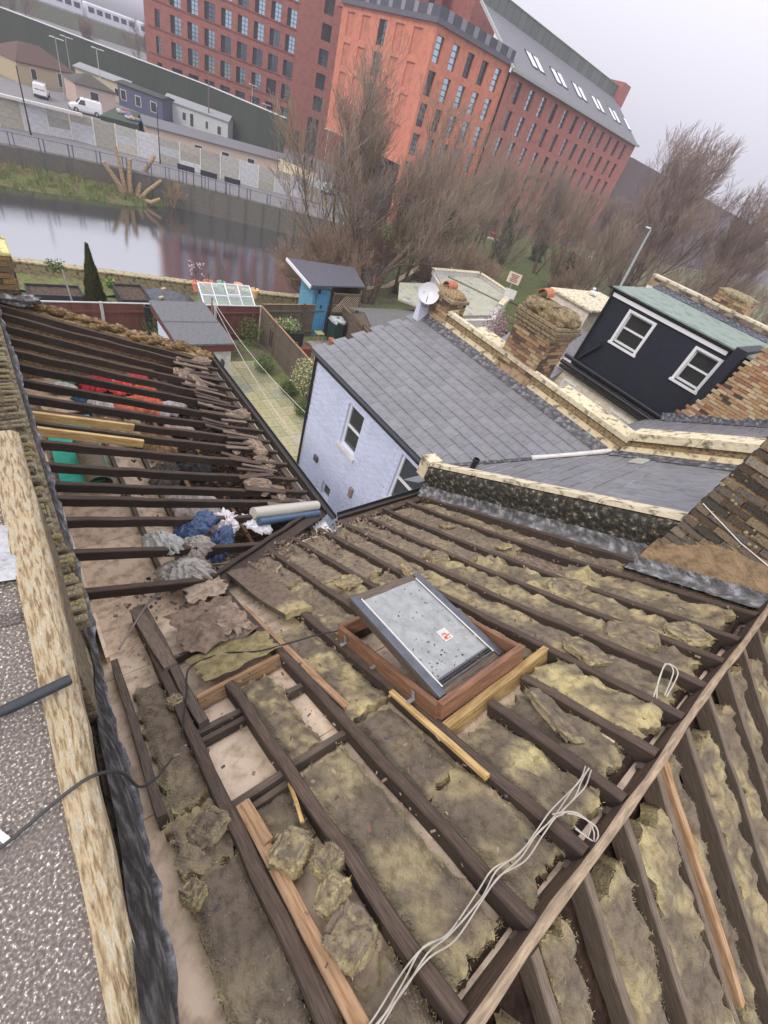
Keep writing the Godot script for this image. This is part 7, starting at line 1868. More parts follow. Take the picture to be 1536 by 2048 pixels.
	hut("mobile_home", "slate-blue mobile home with mossy dark roof and three white windows", "mobile home", Vector3(28.0, FY, -105.6), Vector3(7.6, 2.9, 3.8), -.80, .35, Color(.10, .12, .19), Color(.055, .065, .055), [[.12, .9, .8, 1.2], [.45, .8, .8, 1.2], [.8, .8, .9, 1.2]], false)
	hut("mobile_home", "white mobile home with pale grey roof and a little porch gable", "mobile home", Vector3(36.0, FY, -103.0), Vector3(10.6, 2.7, 3.9), -.62, .75, Color(.60, .63, .62), Color(.36, .38, .40), [[.3, .8, .55, 1.0], [.42, .3, .55, 1.7], [.66, .7, .4, 1.0], [.86, .5, .6, 1.1]], false)
	hut("mobile_home", "long low peach mobile home with slate-grey roof just behind the concrete fence", "mobile home", Vector3(29.2, FY, -75.3), Vector3(19.5, 2.55, 3.6), -.10, .7, Color(.70, .56, .45), Color(.19, .19, .21), [[.06, .9, .7, .9], [.32, .95, .9, .9], [.5, .95, .9, .9], [.68, .95, .9, .9], [.9, .4, .6, 1.2]], false)
	var gf := MB.new(); gf.col = Color(.20, .25, .18); gf.hexa([Vector3(14.6, FY, -74.2), Vector3(18.2, FY, -73.9), Vector3(21.6, FY, -83.0), Vector3(18.0, FY, -82), Vector3(14.4, -1.25, -74.0), Vector3(18.3, -1.25, -73.7), Vector3(21.8, -1.15, -83.2), Vector3(17.9, -1.15, -82.2)])
	var gt := obj("garage", gf, M.green_felt); tag(gt, "flat dark green roofed garage littered with rubbish behind the concrete fence", "garage")
	var jk := MB.new()
	for i in 16: jk.col = [Color(.6, .6, .62), Color(.1, .2, .4), Color(.4, .3, .2), Color(.5, .1, .08)][i % 4]; jk.lump(Vector3(rng.randf_range(17.2, 19.6), -1.05, rng.randf_range(-80, -75.5)), Vector3(.7, .3, .5), i, .4, Basis(), [], 8, 5)
	tag(obj("roof_rubbish", jk, M.plain), "assorted rubbish lying on the green garage roof", "rubbish")
	# green hoarding
	var ho := thing("hoarding", "tall dark green hoarding with white top edge between the caravans and the brick building", "hoarding", Vector3(38, FY, -106))
	var hp := [Vector3(6, FY, -136), Vector3(22.5, FY, -121.5), Vector3(38.7, FY, -107.2), Vector3(46.4, FY, -91)]
	for i in 3:
		var a: Vector3 = hp[i]; var b: Vector3 = hp[i + 1]; var n := int(round(a.distance_to(b) / 3.0)); var bs := frame(b - a, Vector3.UP)
		for k in n:
			var m := MB.new(); var c := rng.randf_range(.92, 1.08); m.col = Color(.052, .068, .042) * c; m.box(a.lerp(b, (k + .5) / n) + Vector3(0, 3.0, 0) + bs.z * (.02 * (k % 2)), Vector3(a.distance_to(b) / n - .02, 6.0, .1), bs); obj("panel", m, M.plain, ho)
		var e := MB.new(); e.box((a + b) / 2 + Vector3(0, 6.05, 0), Vector3(a.distance_to(b), .16, .3), bs); obj("top_edge", e, M.white_plastic, ho)
	var gt2 := MB.new(); gt2.col = Color(.20, .24, .24); gt2.box(Vector3(44.2, FY + 2.3, -97.0), Vector3(6.5, 4.6, .1), frame(Vector3(7.7, 0, 16.2), Vector3.UP)); obj("gate", gt2, M.plain, ho)
	# cut stump on the bank, grass bank
	var bk := MB.new(); var rows := []
	for i in 60:
		var l := []
		var x := -14.0 + i * .56
		for j in 9:
			var t := j / 8.0
			var zz := lerpf(-63.0, -59.4 - .35 * sin(i * .5) - (.9 if x < 2 else 0.0) * 0.0, t) if x < 13.5 else lerpf(-62.8, -59.4 - (x - 13.5) * .55, t)
			l.append(Vector3(x, lerpf(WY + 1.3, WY - .15, pow(t, .8)) + .25 * noi.get_noise_2d(x * .9, t * 3), zz))
		rows.append(l)
	bk.col = Color(.85, .8, .6); bk.grid(rows, [], true); struct("river_bank", bk, M.garden)
	var gr := MB.new(); var gg := RandomNumberGenerator.new(); gg.seed = 9
	for i in 9000:
		var x := gg.randf_range(-14, 18); var t := gg.randf()
		if noi.get_noise_2d(x * .5, t * 2) < .02: continue
		var p := Vector3(x, lerpf(WY + 1.3, WY - .05, pow(t, .8)), lerpf(-63.0, -59.3 if x < 13.5 else -59.3 - (x - 13.5) * .5, t))
		gr.col = [Color(.12, .20, .04), Color(.17, .25, .06), Color(.22, .22, .09), Color(.25, .2, .12)][gg.randi() % 4 if t > .3 else gg.randi() % 3 + 1]
		var s := gg.randf_range(.15, .5)
		gr.tri(p, p + Vector3(.1, 0, .05), p + Vector3(gg.randf_range(-.2, .2), s, gg.randf_range(-.1, .2)))
	var go := obj("bank_grass", gr, M.leaf); go.set_meta("kind", "stuff"); tag(go, "rough green grass and reeds along the far river bank", "grass")
	var st := thing("pollarded_tree", "cut-back pale tree stump with sawn limbs on the far river bank", "tree", Vector3(14.3, WY, -62))
	var sm := MB.new(); sm.col = Color(1.0, .88, .66)
	for q in [[13.5, -61.4, 13.0, -1.7, -61.6, .2], [13.9, -61.5, 14.3, -2.6, -61.8, .26], [14.6, -61.8, 16.9, -2.0, -62.4, .26], [13.3, -61.2, 11.6, -3.1, -60.8, .24], [14.9, -61.6, 17.2, -3.9, -61.4, .2], [15.2, -61.2, 16.6, -5.4, -60.2, .2]]:
		sm.tube([Vector3(q[0], WY + .2, q[1]), Vector3(lerpf(q[0], q[2], .35), lerpf(WY, q[3], .5), q[4]), Vector3(q[2], q[3], q[4])], [q[5] * 1.2, q[5], q[5] * .75], 8)
	obj("limb", sm, M.bark, st)
	tree_mesh_into("scrub", "tangle of bare brown stems beside the cut-back stump", Vector3(18.3, WY, -61.2), 5, 3.6, 5)
	# people, car, bollard
	var pe := [[50.3, -90.2, Color(.02, .02, .025), "person in dark clothes walking in front of the brick building, leftmost of three"], [51.6, -89.6, Color(.015, .015, .02), "person in black coat walking beside two others at the building"], [52.1, -89.2, Color(.03, .03, .035), "person in dark clothing at the right of the small walking group"]]
	for i in pe.size():
		var q: Array = pe[i]; person(Vector3(q[0], FY, q[1]), q[2], q[3])
	car("pale blue-grey parked car half hidden by the bare tree at the road end", Vector3(45.6, FY, -72.3), .5)
	var yb := thing("bollard", "yellow and black marker post at the end of the far footpath", "bollard", Vector3(39.1, FY, -62.9))
	var ym := MB.new(); ym.col = Color(.7, .55, .04); ym.lathe(Vector3(39.1, FY, -62.9), [Vector2(.12, 0), Vector2(.14, .8), Vector2(.1, 1.0), Vector2(0, 1.02)], 10); obj("post", ym, M.plain, yb)
	var yb2 := MB.new(); yb2.col = Color(.04, .04, .03); yb2.lathe(Vector3(39.1, FY + .78, -62.9), [Vector2(.16, 0), Vector2(.2, .1), Vector2(.16, .2)], 10); obj("band", yb2, M.plain, yb)
	# train on its embankment
	var em := MB.new(); em.prism(PackedVector2Array([Vector2(-160, -250), Vector2(60, -262), Vector2(120, -300), Vector2(-160, -380)]), FY, 1.0); em.col = Color(.6, .6, .5); struct("embankment", em, M.garden)
	var tr := thing("train", "white train carriages with dark windows passing on the embankment", "train", Vector3(50, 1.2, -255))
	var tb := frame(Vector3(1, 0, -.22), Vector3.UP)
	for i in 3:
		var c := Vector3(38 + i * 17.5, 3.2, -244.0 - i * 3.9)
		var m := MB.new(); m.col = Color(.75, .76, .8); m.cbox(c, Vector3(16.8, 4.0, 3.0), .4, tb); var ca := obj("carriage", m, M.plain, tr)
		for k in 6:
			var wn := MB.new(); wn.col = Color(.02, .02, .05); wn.box(c + tb.x * (-6.8 + k * 2.7) + tb.z * 1.51 + Vector3(0, .4, 0), Vector3(1.9, 1.3, .04), tb); obj("window", wn, M.gloss, ca)

func hut(called: String, label: String, cat: String, p: Vector3, s: Vector3, yaw: float, rise: float, c: Color, rc: Color, wins: Array, hip: bool) -> void:
	var t := thing(called, label, cat, p)
	var b := Basis(Vector3.UP, yaw)
	var w := MB.new(); w.col = c; w.box(p + Vector3(0, s.y / 2, 0), s, b)
	var P := func(x: float, y: float, z: float) -> Vector3: return p + b * Vector3(x, y, z)
	var e := .22
	var X := s.x / 2 + e; var Z := s.z / 2 + e
	if not hip:
		w.tri(P.call(s.x / 2, s.y, s.z / 2), P.call(s.x / 2, s.y, -s.z / 2), P.call(s.x / 2, s.y + rise * .9, 0)); w.tri(P.call(-s.x / 2, s.y, -s.z / 2), P.call(-s.x / 2, s.y, s.z / 2), P.call(-s.x / 2, s.y + rise * .9, 0))
	obj("wall", w, M.plain, t)
	var r := MB.new(); r.col = rc
	var y0 := s.y + .02; var y1 := s.y + rise
	var k := maxf(0.0, X - Z) if hip else X
	r.quad(P.call(-X, y0, Z), P.call(X, y0, Z), P.call(k, y1, 0), P.call(-k, y1, 0)); r.quad(P.call(X, y0, -Z), P.call(-X, y0, -Z), P.call(-k, y1, 0), P.call(k, y1, 0))
	if hip: r.tri(P.call(X, y0, Z), P.call(X, y0, -Z), P.call(k, y1, 0)); r.tri(P.call(-X, y0, -Z), P.call(-X, y0, Z), P.call(-k, y1, 0))
	r.quad(P.call(-X, y0 - .12, Z), P.call(X, y0 - .12, Z), P.call(X, y0 - .002, Z), P.call(-X, y0 - .002, Z)); r.quad(P.call(X, y0 - .12, Z), P.call(X, y0 - .12, -Z), P.call(X, y0 - .002, -Z), P.call(X, y0 - .002, Z))
	obj("roof", r, M.plain, t)
	for q in wins:
		var u: float = -s.x / 2 + q[0] * s.x
		var f := MB.new(); f.col = Color(.72, .72, .7); f.box(P.call(u, q[1] + q[3] / 2, s.z / 2 + .02), Vector3(q[2] + .2, q[3] + .18, .06), b); var fo := obj("window", f, M.plain, t)
		var g := MB.new(); g.box(P.call(u, q[1] + q[3] / 2, s.z / 2 + .055), Vector3(q[2], q[3], .02), b); obj("pane", g, M.dark_glass, fo)

func sweep_body(mb: MB, secs: Array, at: Vector3, b: Basis) -> void:
	# secs: [x, half width, y bottom, y shoulder, y top, half width at top]
	var rows := []
	for s in secs:
		var l := []
		for q in [[-s[1] * .92, s[2]], [-s[1], s[2] + .18], [-s[1], s[3]], [-s[5], s[4] - .06], [-s[5] * .85, s[4]], [s[5] * .85, s[4]], [s[5], s[4] - .06], [s[1], s[3]], [s[1], s[2] + .18], [s[1] * .92, s[2]]]: l.append(at + b * Vector3(s[0], q[1], q[0]))
		rows.append(l)
	for i in rows.size() - 1:
		for j in 9: mb.quad(rows[i][j], rows[i][j + 1], rows[i + 1][j + 1], rows[i + 1][j])
	for e in [0, rows.size() - 1]:
		for j in range(1, 9):
			if e == 0: mb.tri(rows[e][0], rows[e][j + 1], rows[e][j])
			else: mb.tri(rows[e][0], rows[e][j], rows[e][j + 1])

func wheels(t: Node3D, at: Vector3, b: Basis, xs: Array, hw: float, r: float) -> void:
	for x in xs:
		for s in [-1, 1]:
			var m := MB.new(); m.col = Color(.015, .015, .016); var c := at + b * Vector3(x, r, s * hw); var wb := b * Basis(Vector3.RIGHT, PI / 2 * s)
			m.lathe(c, [Vector2(0, -.1), Vector2(r * .9, -.1), Vector2(r, -.06), Vector2(r, .06), Vector2(r * .9, .1), Vector2(r * .6, .1), Vector2(r * .55, .08)], 14, wb); var o := obj("wheel", m, M.plain, t)
			var h := MB.new(); h.col = Color(.4, .4, .42); h.lathe(c, [Vector2(r * .56, .085), Vector2(r * .3, .1), Vector2(0, .1)], 10, wb); obj("hub", h, M.plain, o)

func van(label: String, p: Vector3, yaw: float, hh: float) -> void:
	var t := thing("van", label, "van", p)
	var b := Basis(Vector3.UP, yaw)
	var k := hh / 1.85
	var m := MB.new(); m.col = Color(.78, .78, .8)
	sweep_body(m, [[-2.15 * k, .8 * k, .35, .95 * k, 1.7 * k, .66 * k], [-2.05 * k, .86 * k, .25, 1.0 * k, 1.82 * k, .74 * k], [.2 * k, .86 * k, .25, 1.0 * k, 1.85 * k, .72 * k], [.55 * k, .86 * k, .25, 1.0 * k, 1.75 * k, .68 * k], [1.2 * k, .86 * k, .25, .98 * k, 1.1 * k, .72 * k], [1.95 * k, .82 * k, .25, .82 * k, .9 * k, .66 * k], [2.15 * k, .7 * k, .3, .62 * k, .68 * k, .6 * k]], p, b)
	obj("body", m, M.gloss, t)
	var P := func(x: float, y: float, z: float) -> Vector3: return p + b * Vector3(x * k, y * k, z * k)
	for s in [-1.0, 1.0]:
		var g := MB.new(); g.col = Color(.03, .035, .04); var q := [P.call(.05, 1.08, .868 * s), P.call(1.0, 1.06, .862 * s), P.call(.58, 1.62, .74 * s), P.call(.05, 1.66, .748 * s)]
		if s > 0: g.quad(q[0], q[1], q[2], q[3])
		else: g.quad(q[3], q[2], q[1], q[0])
		obj("side_window", g, M.dark_glass, t)
		var l := MB.new(); l.col = Color(.7, .72, .72); l.lump(P.call(2.02, .72, .6 * s), Vector3(.22, .18, .26), 2, .05, b, [], 8, 5); obj("headlight", l, M.gloss, t)
	var ws := MB.new(); ws.quad(P.call(1.19, 1.13, -.66), P.call(.6, 1.70, -.6), P.call(.6, 1.70, .6), P.call(1.19, 1.13, .66)); obj("windscreen", ws, M.dark_glass, t)
	var rw := MB.new()
	for s in [-1.0, 1.0]: rw.quad(P.call(-2.16, 1.05, .06 + .34 * (s - 1)), P.call(-2.16, 1.05, .06 + .34 * (s - 1) + .6), P.call(-2.11, 1.55, .06 + .34 * (s - 1) + .56), P.call(-2.11, 1.55, .06 + .34 * (s - 1) + .04))
	obj("rear_window", rw, M.dark_glass, t)
	var rk := MB.new(); rk.col = Color(.25, .25, .26)
	for x in [-1.6, -.8, 0.0]: rk.box(P.call(x, 1.93, 0), Vector3(.05, .05, 1.4 * k), b)
	obj("roof_rack", rk, M.plain, t)
	var bp := MB.new(); bp.col = Color(.05, .05, .055); bp.cbox(P.call(2.12, .36, 0), Vector3(.16, .24, 1.5 * k), .05, b); bp.cbox(P.call(-2.14, .36, 0), Vector3(.14, .22, 1.6 * k), .05, b); obj("bumper", bp, M.plain, t)
	wheels(t, p, b, [-1.3 * k, 1.35 * k], .8 * k, .31)

func car(label: String, p: Vector3, yaw: float) -> void:
	var t := thing("parked_car", label, "car", p)
	var b := Basis(Vector3.UP, yaw)
	var m := MB.new(); m.col = Color(.5, .6, .64)
	sweep_body(m, [[-2.0, .72, .3, .8, .86, .6], [-1.7, .82, .22, .9, 1.0, .66], [-1.2, .84, .22, .92, 1.38, .6], [.1, .84, .22, .92, 1.44, .6], [.9, .84, .22, .9, .98, .68], [1.75, .8, .22, .76, .82, .66], [2.0, .66, .3, .58, .64, .56]], p, b)
	obj("body", m, M.gloss, t)
	for s in [-1.0, 1.0]:
		var g := MB.new(); var q := [p + b * Vector3(-1.2, .97, .845 * s), p + b * Vector3(.75, .97, .845 * s), p + b * Vector3(.15, 1.34, .66 * s), p + b * Vector3(-1.05, 1.32, .66 * s)]
		if s > 0: g.quad(q[0], q[1], q[2], q[3])
		else: g.quad(q[3], q[2], q[1], q[0])
		obj("side_window", g, M.dark_glass, t)
	var ws := MB.new(); ws.quad(p + b * Vector3(.92, 1.0, -.6), p + b * Vector3(.14, 1.43, -.52), p + b * Vector3(.14, 1.43, .52), p + b * Vector3(.92, 1.0, .6)); obj("windscreen", ws, M.dark_glass, t)
	wheels(t, p, b, [-1.25, 1.3], .76, .31)

func person(p: Vector3, c: Color, label: String) -> void:
	var t := thing("person", label, "person", p)
	var m := MB.new()
	var f := 1.0
	# trousers, coat and head swept as one figure, legs mid-stride
	m.col = c * .8
	m.tube([p + Vector3(.22, .02, .1), p + Vector3(.12, .48, .06), p + Vector3(.06, .9, .0)], [.07, .08, .1], 8)
	m.tube([p + Vector3(-.2, .04, -.1), p + Vector3(-.06, .5, -.04), p + Vector3(-.05, .9, .0)], [.07, .08, .1], 8)
	m.col = c
	m.tube([p + Vector3(0, .78, 0), p + Vector3(0, 1.0, 0), p + Vector3(0, 1.3, 0), p + Vector3(0, 1.45, 0), p + Vector3(0, 1.52, 0)], [.19, .18, .21, .17, .07], 10)
	m.tube([p + Vector3(.0, 1.4, .2), p + Vector3(-.08, 1.12, .26), p + Vector3(.08, .88, .24)], [.07, .06, .045], 7)
	m.tube([p + Vector3(.0, 1.4, -.2), p + Vector3(.08, 1.12, -.26), p + Vector3(.16, .9, -.22)], [.07, .06, .045], 7)
	m.col = Color(.35, .22, .16)
	m.tube([p + Vector3(0, 1.5, 0), p + Vector3(0, 1.56, 0)], [.055, .055], 8)
	m.lump(p + Vector3(.01, 1.65, 0), Vector3(.2, .25, .17), 3, .03)
	obj("body", m, M.plain, t)
	var h := MB.new(); h.col = Color(.02, .015, .012); h.lump(p + Vector3(-.02, 1.70, 0), Vector3(.22, .2, .2), 5, .05); obj("hair", h, M.plain, t)

func campus() -> void:
	var TER := Color(.62, .235, .15)
	var RED := Color(.36, .138, .105)
	var RE2 := Color(.41, .158, .122)
	# left block, turned a little towards us
	var a := thing("brick_block", "red-brown brick block with a grid of windows behind the green hoarding", "building", Vector3(45, FY, -113))
	var ux := Vector3(.906, 0, .4226); var out := Vector3(-.4226, 0, .906)
	var o := Vector3(53.9, FY, -109) - ux * 24.0
	var rects := []
	var wins := []
	var top0 := 16.2 - FY
	for r in range(-3, 6):
		var vt: float = top0 - 3.39 * r
		for c in 9:
			var u := 24.0 - 2.83 * (8 - c); var w := 1.78
			if c == 0: u = 1.7; w = .8
			if r == 5:
				rects.append([u, vt - 2.6, u + w, vt + .1]); wins.append([rects[-1], .38, 3, 2])
			else:
				rects.append([u, vt - 2.24, u + w, vt]); wins.append([rects[-1], .38, 4, 2])
		if r < 4: rects.append([30.4, vt - 2.24, 32.2, vt]); wins.append([rects[-1], .36, 4, 2])
	rects.append([29.8, .3, 32.0, 6.3]); wins.append([rects[-1], .1, 4, 3])
	rects.append([26.6, .2, 28.3, 3.4]); wins.append([rects[-1], .1, 2, 2])
	var m := MB.new(); m.col = RED
	facade(m, o, ux, out, 42, 36, rects, .32)
	m.quad(o - out * 16, o, o + Vector3(0, 36, 0), o - out * 16 + Vector3(0, 36, 0)); m.quad(o + ux * 42, o + ux * 42 - out * 16, o + ux * 42 - out * 16 + Vector3(0, 36, 0), o + ux * 42 + Vector3(0, 36, 0))
	m.quad(o + Vector3(0, 36, 0), o + ux * 42 + Vector3(0, 36, 0), o + ux * 42 - out * 16 + Vector3(0, 36, 0), o - out * 16 + Vector3(0, 36, 0))
	obj("wall", m, M.brickwork, a)
	var bk := MB.new(); bk.col = Color(.03, .03, .03); bk.quad(o - out * .5, o + ux * 42 - out * .5, o + ux * 42 - out * .5 + Vector3(0, 35.9, 0), o - out * .5 + Vector3(0, 35.9, 0)); obj("interior", bk, M.plain, a)
	for w in wins: far_window(a, o, ux, out, w[0], .3, w[1], w[2], w[3])
	var sc := MB.new(); sc.col = RED * .82
	for r in range(-3, 6): sc.box(o + ux * 13.2 + Vector3(0, top0 - 3.39 * r - 2.35, 0) + out * .05, Vector3(25.5, .16, .12), Basis(ux, Vector3.UP, out))
	obj("string_course", sc, M.brickwork, a)
	# orange block: blind side wall towards the road, windows to the river
	var b := thing("terracotta_block", "bright terracotta block with dark zinc parapet and blind recessed panels", "building", Vector3(52, FY, -66))
	var H := 16.86 - FY
	var so := Vector3(46.9, FY, -78.6); var sux := Vector3(0, 0, 1); var sout := Vector3(-1, 0, 0)
	var sr := []; var sw := []
	for r in 5:
		var vt := 16.22 - FY - 2.97 * r
		var lo := vt - 2.34
		if lo < 7.3: continue
		for z in [[-77.0, -75.2], [-73.3, -71.4], [-65.6, -63.8], [-61.9, -60.1]]: sr.append([z[0] + 78.6, lo, z[1] + 78.6, vt])
		sr.append([-69.3 + 78.6, lo, -67.5 + 78.6, vt]); sw.append(sr[-1])
	var n := MB.new(); n.col = TER
	facade(n, so + Vector3(0, 7.2, 0), sux, sout, 20.9, H - 7.2, sr.map(func(q): return [q[0], q[1] - 7.2, q[2], q[3] - 7.2]), .14)
	var fo := Vector3(46.9, FY, -57.7); var fux := Vector3(1, 0, 0); var fout := Vector3(0, 0, 1)
	var fr := []
	for r in 5:
		var vt := 16.07 - FY - 2.97 * r
		for c in 5: fr.append([.4 + c * 2.71, vt - 2.25, 1.6 + c * 2.71, vt])
	facade(n, fo + Vector3(0, 4.2, 0), fux, fout, 13.75, H - 4.2, fr.map(func(q): return [q[0], q[1] - 4.2, q[2], q[3] - 4.2]), .3)
	n.quad(so + Vector3(0, 7.2, 0), so + Vector3(14, 7.2, 0), fo + Vector3(14, 7.2, 0), fo + Vector3(0, 7.2, 0))
	n.bbox(Vector3(46.91, FY, -58.4), Vector3(47.9, FY + 7.2, -57.72)); n.bbox(Vector3(59.6, FY, -58.4), Vector3(60.6, FY + 4.2, -57.72))
	n.quad(Vector3(46.9, 16.86, -57.7), Vector3(60.65, 16.86, -57.7), Vector3(60.65, 16.86, -78.6), Vector3(46.9, 16.86, -78.6))
	obj("wall", n, M.brickwork, b)
	for q in sr:
		if not sw.has(q):
			var bp := MB.new(); bp.col = TER * .88
			bp.quad(so + sux * q[0] + Vector3(.14, q[1], 0), so + sux * q[2] + Vector3(.14, q[1], 0), so + sux * q[2] + Vector3(.14, q[3], 0), so + sux * q[0] + Vector3(.14, q[3], 0))
			obj("blind_panel", bp, M.brickwork, b)
	for q in sw: far_window(b, so, sux, sout, q, .13, .5, 4, 1)
	for q in fr: far_window(b, fo, fux, fout, q, .28, .16, 4, 1)
	var ib := MB.new(); ib.col = Color(.03, .03, .03); ib.bbox(Vector3(47.4, FY + 7.3, -78), Vector3(60, 16.6, -58.15)); ib.bbox(Vector3(49.6, FY, -78), Vector3(60, FY + 7.25, -59.6)); obj("interior", ib, M.plain, b)
	var gz := MB.new()
	for i in 9: gz.quad(Vector3(49.55, FY + .2, -77.8 + i * 2.0), Vector3(49.55, FY + .2, -75.95 + i * 2.0), Vector3(49.55, FY + 7.1, -75.95 + i * 2.0), Vector3(49.55, FY + 7.1, -77.8 + i * 2.0))
	for i in 5: gz.quad(Vector3(49.7 + i * 2.0, FY + .2, -59.5), Vector3(51.5 + i * 2.0, FY + .2, -59.5), Vector3(51.5 + i * 2.0, FY + 4, -59.5), Vector3(49.7 + i * 2.0, FY + 4, -59.5))
	obj("ground_floor_glazing", gz, M.dark_glass, b)
	var zp := MB.new(); zp.col = Color(.10, .10, .125)
	zp.bbox(Vector3(46.7, 16.87, -78.7), Vector3(60.6, 18.2, -57.5))
	zp.col = Color(.15, .15, .175); zp.bbox(Vector3(46.6, 16.83, -78.75), Vector3(60.62, 17.3, -57.42))
	obj("zinc_parapet", zp, M.plain, b)
	for i in 6:
		var z := MB.new(); z.col = Color(.30, .30, .35); z.bbox(Vector3(48.0 + i * 2.2, 17.32, -57.49), Vector3(48.8 + i * 2.2, 18.22, -57.44)); obj("zinc_strip", z, M.plain, b)
		var z2 := MB.new(); z2.col = Color(.30, .30, .35); z2.bbox(Vector3(46.64, 17.32, -59.8 - i * 2.6), Vector3(46.69, 18.22, -59.0 - i * 2.6)); obj("zinc_strip", z2, M.plain, b)
	# right wing with standing-seam roof
	var c := thing("red_wing", "long red brick wing with grey metal pitched roof and paired rooflights", "building", Vector3(82, FY, -62))
	var wo := Vector3(60.65, FY, -57.35); var we := Vector3(106.0, FY, -61.4)
	var wux := (we - wo).normalized(); var wout := Vector3(-wux.z, 0, wux.x); var W := wo.distance_to(we)
	var wr := []
	for r in 6:
		var vt := 15.88 - FY - 2.97 * r
		for k in 12:
			if r < 5: wr.append([2.25 + k * 3.5, vt - 2.22, 3.45 + k * 3.5, vt])
		if r == 5:
			for k in 8: wr.append([1.6 + k * 5.4, .3, 5.0 + k * 5.4, 3.9])
	var wm := MB.new(); wm.col = RE2
	facade(wm, wo, wux, wout, W, 16.6 - FY, wr, .3)
	wm.quad(we, we - wout * 20, we - wout * 20 + Vector3(0, 20.3, 0), we + Vector3(0, 20.3, 0))
	obj("wall", wm, M.brickwork, c)
	for q in wr: far_window(c, wo, wux, wout, q, .28, .12 if q[2] - q[0] < 2 else .05, 4, 1 if q[2] - q[0] < 2 else 3)
	var wi := MB.new(); wi.col = Color(.03, .03, .03); wi.quad(wo - wout * .5, we - wout * .5, we - wout * .5 + Vector3(0, 20, 0), wo - wout * .5 + Vector3(0, 20, 0)); obj("interior", wi, M.plain, c)
	var rt := func(u: float, s: float, up := 0.0) -> Vector3: return wo + wux * u - wout * (s * .86 - up * .5 - .35) + Vector3(0, 16.66 - FY + s * .5 + up * .86, 0)
	var rf := MB.new(); rf.col = Color(.24, .25, .28)
	rf.quad(rt.call(-.2, 0), rt.call(W + .2, 0), rt.call(W + .2, 10.2), rt.call(-.2, 10.2)); rf.quad(rt.call(-.2, -.02, -.3), rt.call(W + .2, -.02, -.3), rt.call(W + .2, 0), rt.call(-.2, 0))
	obj("metal_roof", rf, M.gloss, c)
	var se := MB.new(); se.col = Color(.28, .29, .32)
	for i in 100: se.box(rt.call(i * W / 100.0, 5.1, .03), Vector3(.04, .07, 10.1), Basis(wux, (rt.call(0, 0, 1) - rt.call(0, 0)) as Vector3, ((rt.call(0, 0) - rt.call(0, 1)) as Vector3).normalized()))
	stuff("roof_seams", se, M.gloss, c)
	var gu := MB.new(); gu.col = Color(.42, .46, .45); gu.box(wo + wux * (W / 2) + wout * .5 + Vector3(0, 16.55 - FY, 0), Vector3(W + .4, .32, .35), Basis(wux, Vector3.UP, wout)); obj("gutter", gu, M.plain, c)
	for k in 6:
		for j in 2:
			var u0 := 7.4 + k * 7.3 + j * 2.0
			if u0 > W - 1: continue
			var l := MB.new(); l.col = Color(.85, .87, .92); l.quad(rt.call(u0, 3.2, .12), rt.call(u0 + 1.25, 3.2, .12), rt.call(u0 + 1.25, 5.7, .12), rt.call(u0, 5.7, .12)); var ro := obj("rooflight", l, M.gloss, c)
			var lf := MB.new(); lf.col = Color(.06, .06, .07)
			lf.hexa([rt.call(u0 - .18, 2.95, .0), rt.call(u0 + 1.43, 2.95, .0), rt.call(u0 + 1.43, 5.95, .0), rt.call(u0 - .18, 5.95, .0), rt.call(u0 - .18, 2.95, .1), rt.call(u0 + 1.43, 2.95, .1), rt.call(u0 + 1.43, 5.95, .1), rt.call(u0 - .18, 5.95, .1)]); obj("kerb", lf, M.plain, ro)
	var ed := MB.new(); ed.col = Color(.55, .58, .56); ed.box(((rt.call(-.2, 0) + rt.call(-.2, 10.2)) / 2) as Vector3, Vector3(.3, .3, 10.3), Basis(wux, (rt.call(0, 0, 1) - rt.call(0, 0)) as Vector3, ((rt.call(0, 0) - rt.call(0, 1)) as Vector3).normalized())); obj("verge", ed, M.plain, c)
	for i in 26:
		var s := MB.new(); var g := rng.randf_range(.85, 1.12); s.col = Color(.17, .19, .175) * g; var u := W * (i + .5) / 26.0; var q: Vector3 = rt.call(u, 10.2); s.box(q + Vector3(0, .85, 0) - wout * .2, Vector3(W / 26.0 - .08, 1.7, .12), Basis(wux, Vector3.UP, wout)); obj("louvre_panel", s, M.plain, c)
	var ls := MB.new(); ls.col = Color(.3, .36, .18); ls.box((rt.call(W / 2, 10.2) as Vector3) + Vector3(0, 1.76, 0) - wout * .2, Vector3(W, .1, .25), Basis(wux, Vector3.UP, wout)); obj("screen_edge", ls, M.plain, c)
	var eg := MB.new(); eg.col = RE2; var e0: Vector3 = rt.call(W - 1.2, 10.2); eg.prism(PackedVector2Array([Vector2(e0.x, e0.z + .9), Vector2(e0.x + 3.0, e0.z + .6), Vector2(e0.x + 3.0, e0.z - 4), Vector2(e0.x, e0.z - 4)]), 20.0, 24.2); obj("end_gable", eg, M.brickwork, c)
	# tower behind
	var d := thing("brick_tower", "plain red brick tower rising behind the zinc parapet out of the picture", "building", Vector3(66, FY, -74))
	var dm := MB.new(); dm.col = RE2; dm.prism(PackedVector2Array([Vector2(64.2, -72), Vector2(70.2, -72.4), Vector2(70.2, -80), Vector2(64.2, -80)]), FY, 38); obj("wall", dm, M.brickwork, d)
	var e := thing("brick_block", "upper red brick storeys with one window behind the zinc parapet", "building", Vector3(56, FY, -78))
	var eo := Vector3(50, 17, -76); var er := [[9.2, 3.2, 10.4, 6.2], [5.4, 3.2, 6.6, 6.2], [1.6, 3.2, 2.8, 6.2]]
	var em := MB.new(); em.col = RED; facade(em, eo, Vector3(1, 0, 0), Vector3(0, 0, 1), 11.6, 16, er, .3); em.bbox(Vector3(50, 17, -86), Vector3(61.6, 33, -76.4)); obj("wall", em, M.brickwork, e)
	for q in er: far_window(e, eo, Vector3(1, 0, 0), Vector3(0, 0, 1), q, .28, .25, 4, 1)
